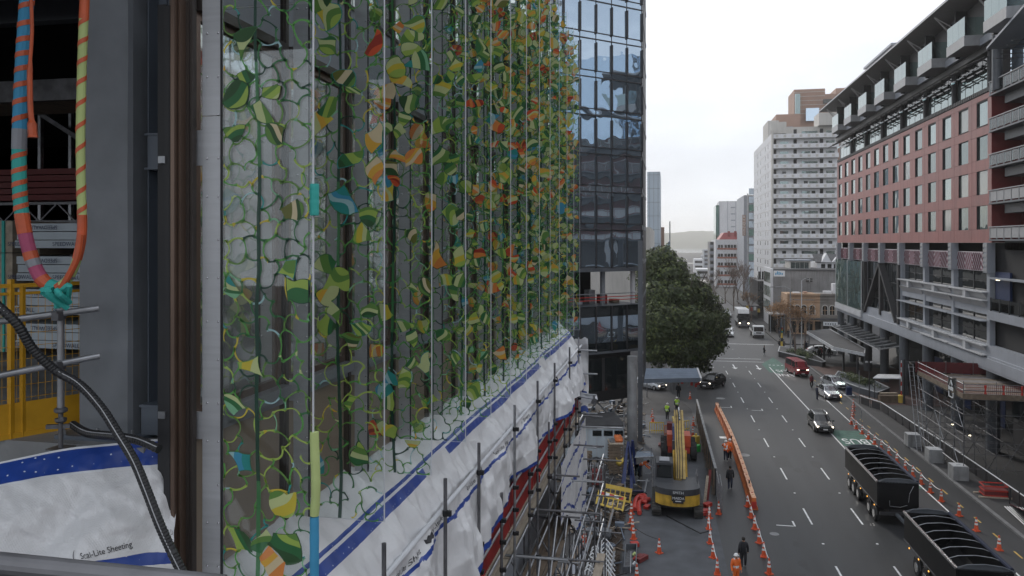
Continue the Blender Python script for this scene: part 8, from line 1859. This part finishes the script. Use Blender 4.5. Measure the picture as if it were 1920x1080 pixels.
for x in xs+[30,32.4]:
    for j, y in enumerate(ysd):
        if x > 27 and 0 < j < 5: continue
        dtube((x,y,.12),(x,y,DZ+1.25 if (x < 23.2 or j in (0,5)) else DZ-.1), nm='standard')
for z in (2.2,4.3,6.5):
    for x in xs: dtube((x,DY0,z),(x,DY1,z), nm='ledger')
    for y in ysd: dtube((DX0-.2,y,z+.06),(28,y,z+.06), nm='transom')
for z in (DZ+.55,DZ+1.05):
    dtube((DX0,DY0,z),(DX0,DY1,z),'galv',.03,'guard_rail'); dtube((DX0,DY0,z),(DX1,DY0,z),'galv_dark',.03,'guard_rail'); dtube((DX0-1,DY1,z),(DX1-4,DY1,z),'galv_dark',.03,'guard_rail')
for j in range(5):
    for z0, z1 in ((.2,2.2),(2.2,4.3),(4.3,6.5)):
        a_, c_ = ysd[j], ysd[j+1]
        if (j+int(z0))%2: a_, c_ = c_, a_
        dtube((DX0+.02,a_,z0),(DX0+.02,c_,z1), 'galv' if (j*3+int(z0))%4 == 0 else 'galv_dark', nm='brace')
for x in xs[1:]:
    for j in range(5):
        for z0, z1 in ((.2,2.2),(2.2,4.3),(4.3,6.5)):
            if (j*5+int(z0)+int(x))%3: a_, c_ = (ysd[j], ysd[j+1])[::1 if j%2 else -1]; dtube((x,a_,z0),(x,c_,z1), nm='brace')
for z in (1.1,3.2,5.4): dtube((DX0,DY0,z),(DX0,DY1,z),'galv' if z < 2 else 'galv_dark',nm='ledger'); dtube((DX0,DY0+.05,z),(DX1,DY0+.05,z),nm='ledger')
for k in range(3): dtube((DX0+.2+k*2.3,DY0+.15,.3 if k%2 else 4.2),(DX0+2.4+k*2.3,DY0+.15,4.2 if k%2 else .3), nm='brace')
def mesh_rail(p, q, gap=False):
    n = max(3, int((q-p).length/.14)); b = MB()
    for i in range(n+1): a_ = p.lerp(q,i/n); b.beam(a_+Vector((0,0,.28)),a_+Vector((0,0,1.05)),.02,.02)
    for z in (.35,.5,.65,.8,.95): b.beam(p+Vector((0,0,z)),q+Vector((0,0,z)),.018,.02)
    o = b.obj('mesh_guard', A['redmesh'], dk); o['kind'] = 'stuff'
for j in range(5): mesh_rail(Vector((DX0+.04,ysd[j]+.1,DZ)),Vector((DX0+.04,ysd[j+1]-.1,DZ)))
for j in range(4): mesh_rail(Vector((DX0+.2+j*2.9,DY0+.03,DZ)),Vector((DX0+2.8+j*2.9,DY0+.03,DZ)))
b = MB(); b.bx(DX0-.2,DX1-4,DY1-.03,DY1,DZ+.1,DZ+1.1); b.obj('mesh_back', A['redmesh_dark'], dk)
b = MB()
for j in range(5): b.lathe([(.1,DZ+.3),(.05,DZ+.6),(.1,DZ+1.0)],6,(DX0+1.6+j*1.3,DY0+.02,0))
o = b.obj('mesh_knots', A['red_plastic'], dk); o['kind'] = 'stuff'
bn = thing('scaffold_banner', 'black banner with white triangle and worn letters on the deck guard rail', 'banner', (DX0-.1,68.6,DZ)); b = MB()
b.grid(lambda u, v: (DX0-.07-.05*math.sin(u*5+v*3), 69.9-u*1.7, DZ+1.2-v*1.75-.1*math.sin(u*4)), 10, 8); b.obj('cloth', A['black'], bn, fix=False)
FM = lambda y, z: Matrix.Translation((DX0-.16,y,z)) @ Matrix.Rotation(R(-90),4,'Z') @ Matrix.Rotation(R(90),4,'X')
for k in range(5): b = MB(); y = 69.5-k*.22; b.bx(DX0-.19,DX0-.16,y-.07,y+.07,DZ+.12+.03*(k%2),DZ+.46-.04*(k%3)); b.obj('worn_letter', A['sign_white'], bn)
b = MB(); x = DX0-.16
for P in ([(69.3,.55),(69.05,.95),(68.8,.55)],[(69.55,.0),(69.5,-.42),(68.6,-.42),(68.55,.0)]):
    for a_, c_ in zip(P, P[1:]): b.beam((x,a_[0],DZ+a_[1]),(x,c_[0],DZ+c_[1]),.06,.06,up=(1,0,0))
b.obj('triangle_mark', A['sign_white'], bn)
for k, (a_, c_) in enumerate((((1724,846),(1719,700)),((1739,843),(1729,712)))):
    ld = thing('ladder', ('left steel ladder leaning up to the scaffold deck','right steel ladder leaning up to the scaffold deck')[k], 'ladder', G(*a_,.12), 'ladders at the scaffold deck'); p = G(*a_,.12); q = Vector((p.x-.1,p.y+2.2,DZ+.9)); sdv = Vector((.19,0,0))
    for s in (-1,1): b = MB(); b.tube(p+sdv*s,q+sdv*s,.028,n=6); b.obj('stile', A['galv'], ld)
    for j in range(18): b = MB(); m = p.lerp(q,(j+.5)/18); b.tube(m-sdv,m+sdv,.016,n=5); b.obj('rung', A['galv'], ld)
b = MB(); p = G(1763,866,.12); b.tube(p,p+Vector((.1,.4,4.3)),.05); tag(b.obj('steel_prop', A['galv']), 'single bright steel prop standing by the nearest scaffold bay', 'prop')
for k, y in enumerate((67.2,71,74.5)): b = MB(); p = Vector((DX0+.6,y,3.6)); b.lathe([(.06,0),(.1,.05),(.06,.09)],8,p); tag(b.obj('site_lamp', A['glow']), ('lit site lamp nearest on the scaffold under the deck','lit site lamp midway on the scaffold under the deck','lit site lamp farthest on the scaffold under the deck')[k], 'lamp', 'site lamps under the deck') if k < 2 else None
b = MB(); b.bx(30.5,30.6,62,77,.2,3.2); tag(b.obj('dark_partition', A['hotel_dark']), 'dark hoarding wall standing behind the deck scaffold', 'hoarding')
for k, (x,y,z) in enumerate(((30.3,68,4.2),(30.3,70.5,3.8))): b = MB(); b.bx(x,x+.06,y,y+1.2,z-.6,z+.6); tag(b.obj('yellow_notice', A['barrier_yellow']), ('yellow-green notice panel in the shade under the deck, nearer','yellow-green notice panel in the shade under the deck, farther')[k], 'notice', 'notices under the deck')
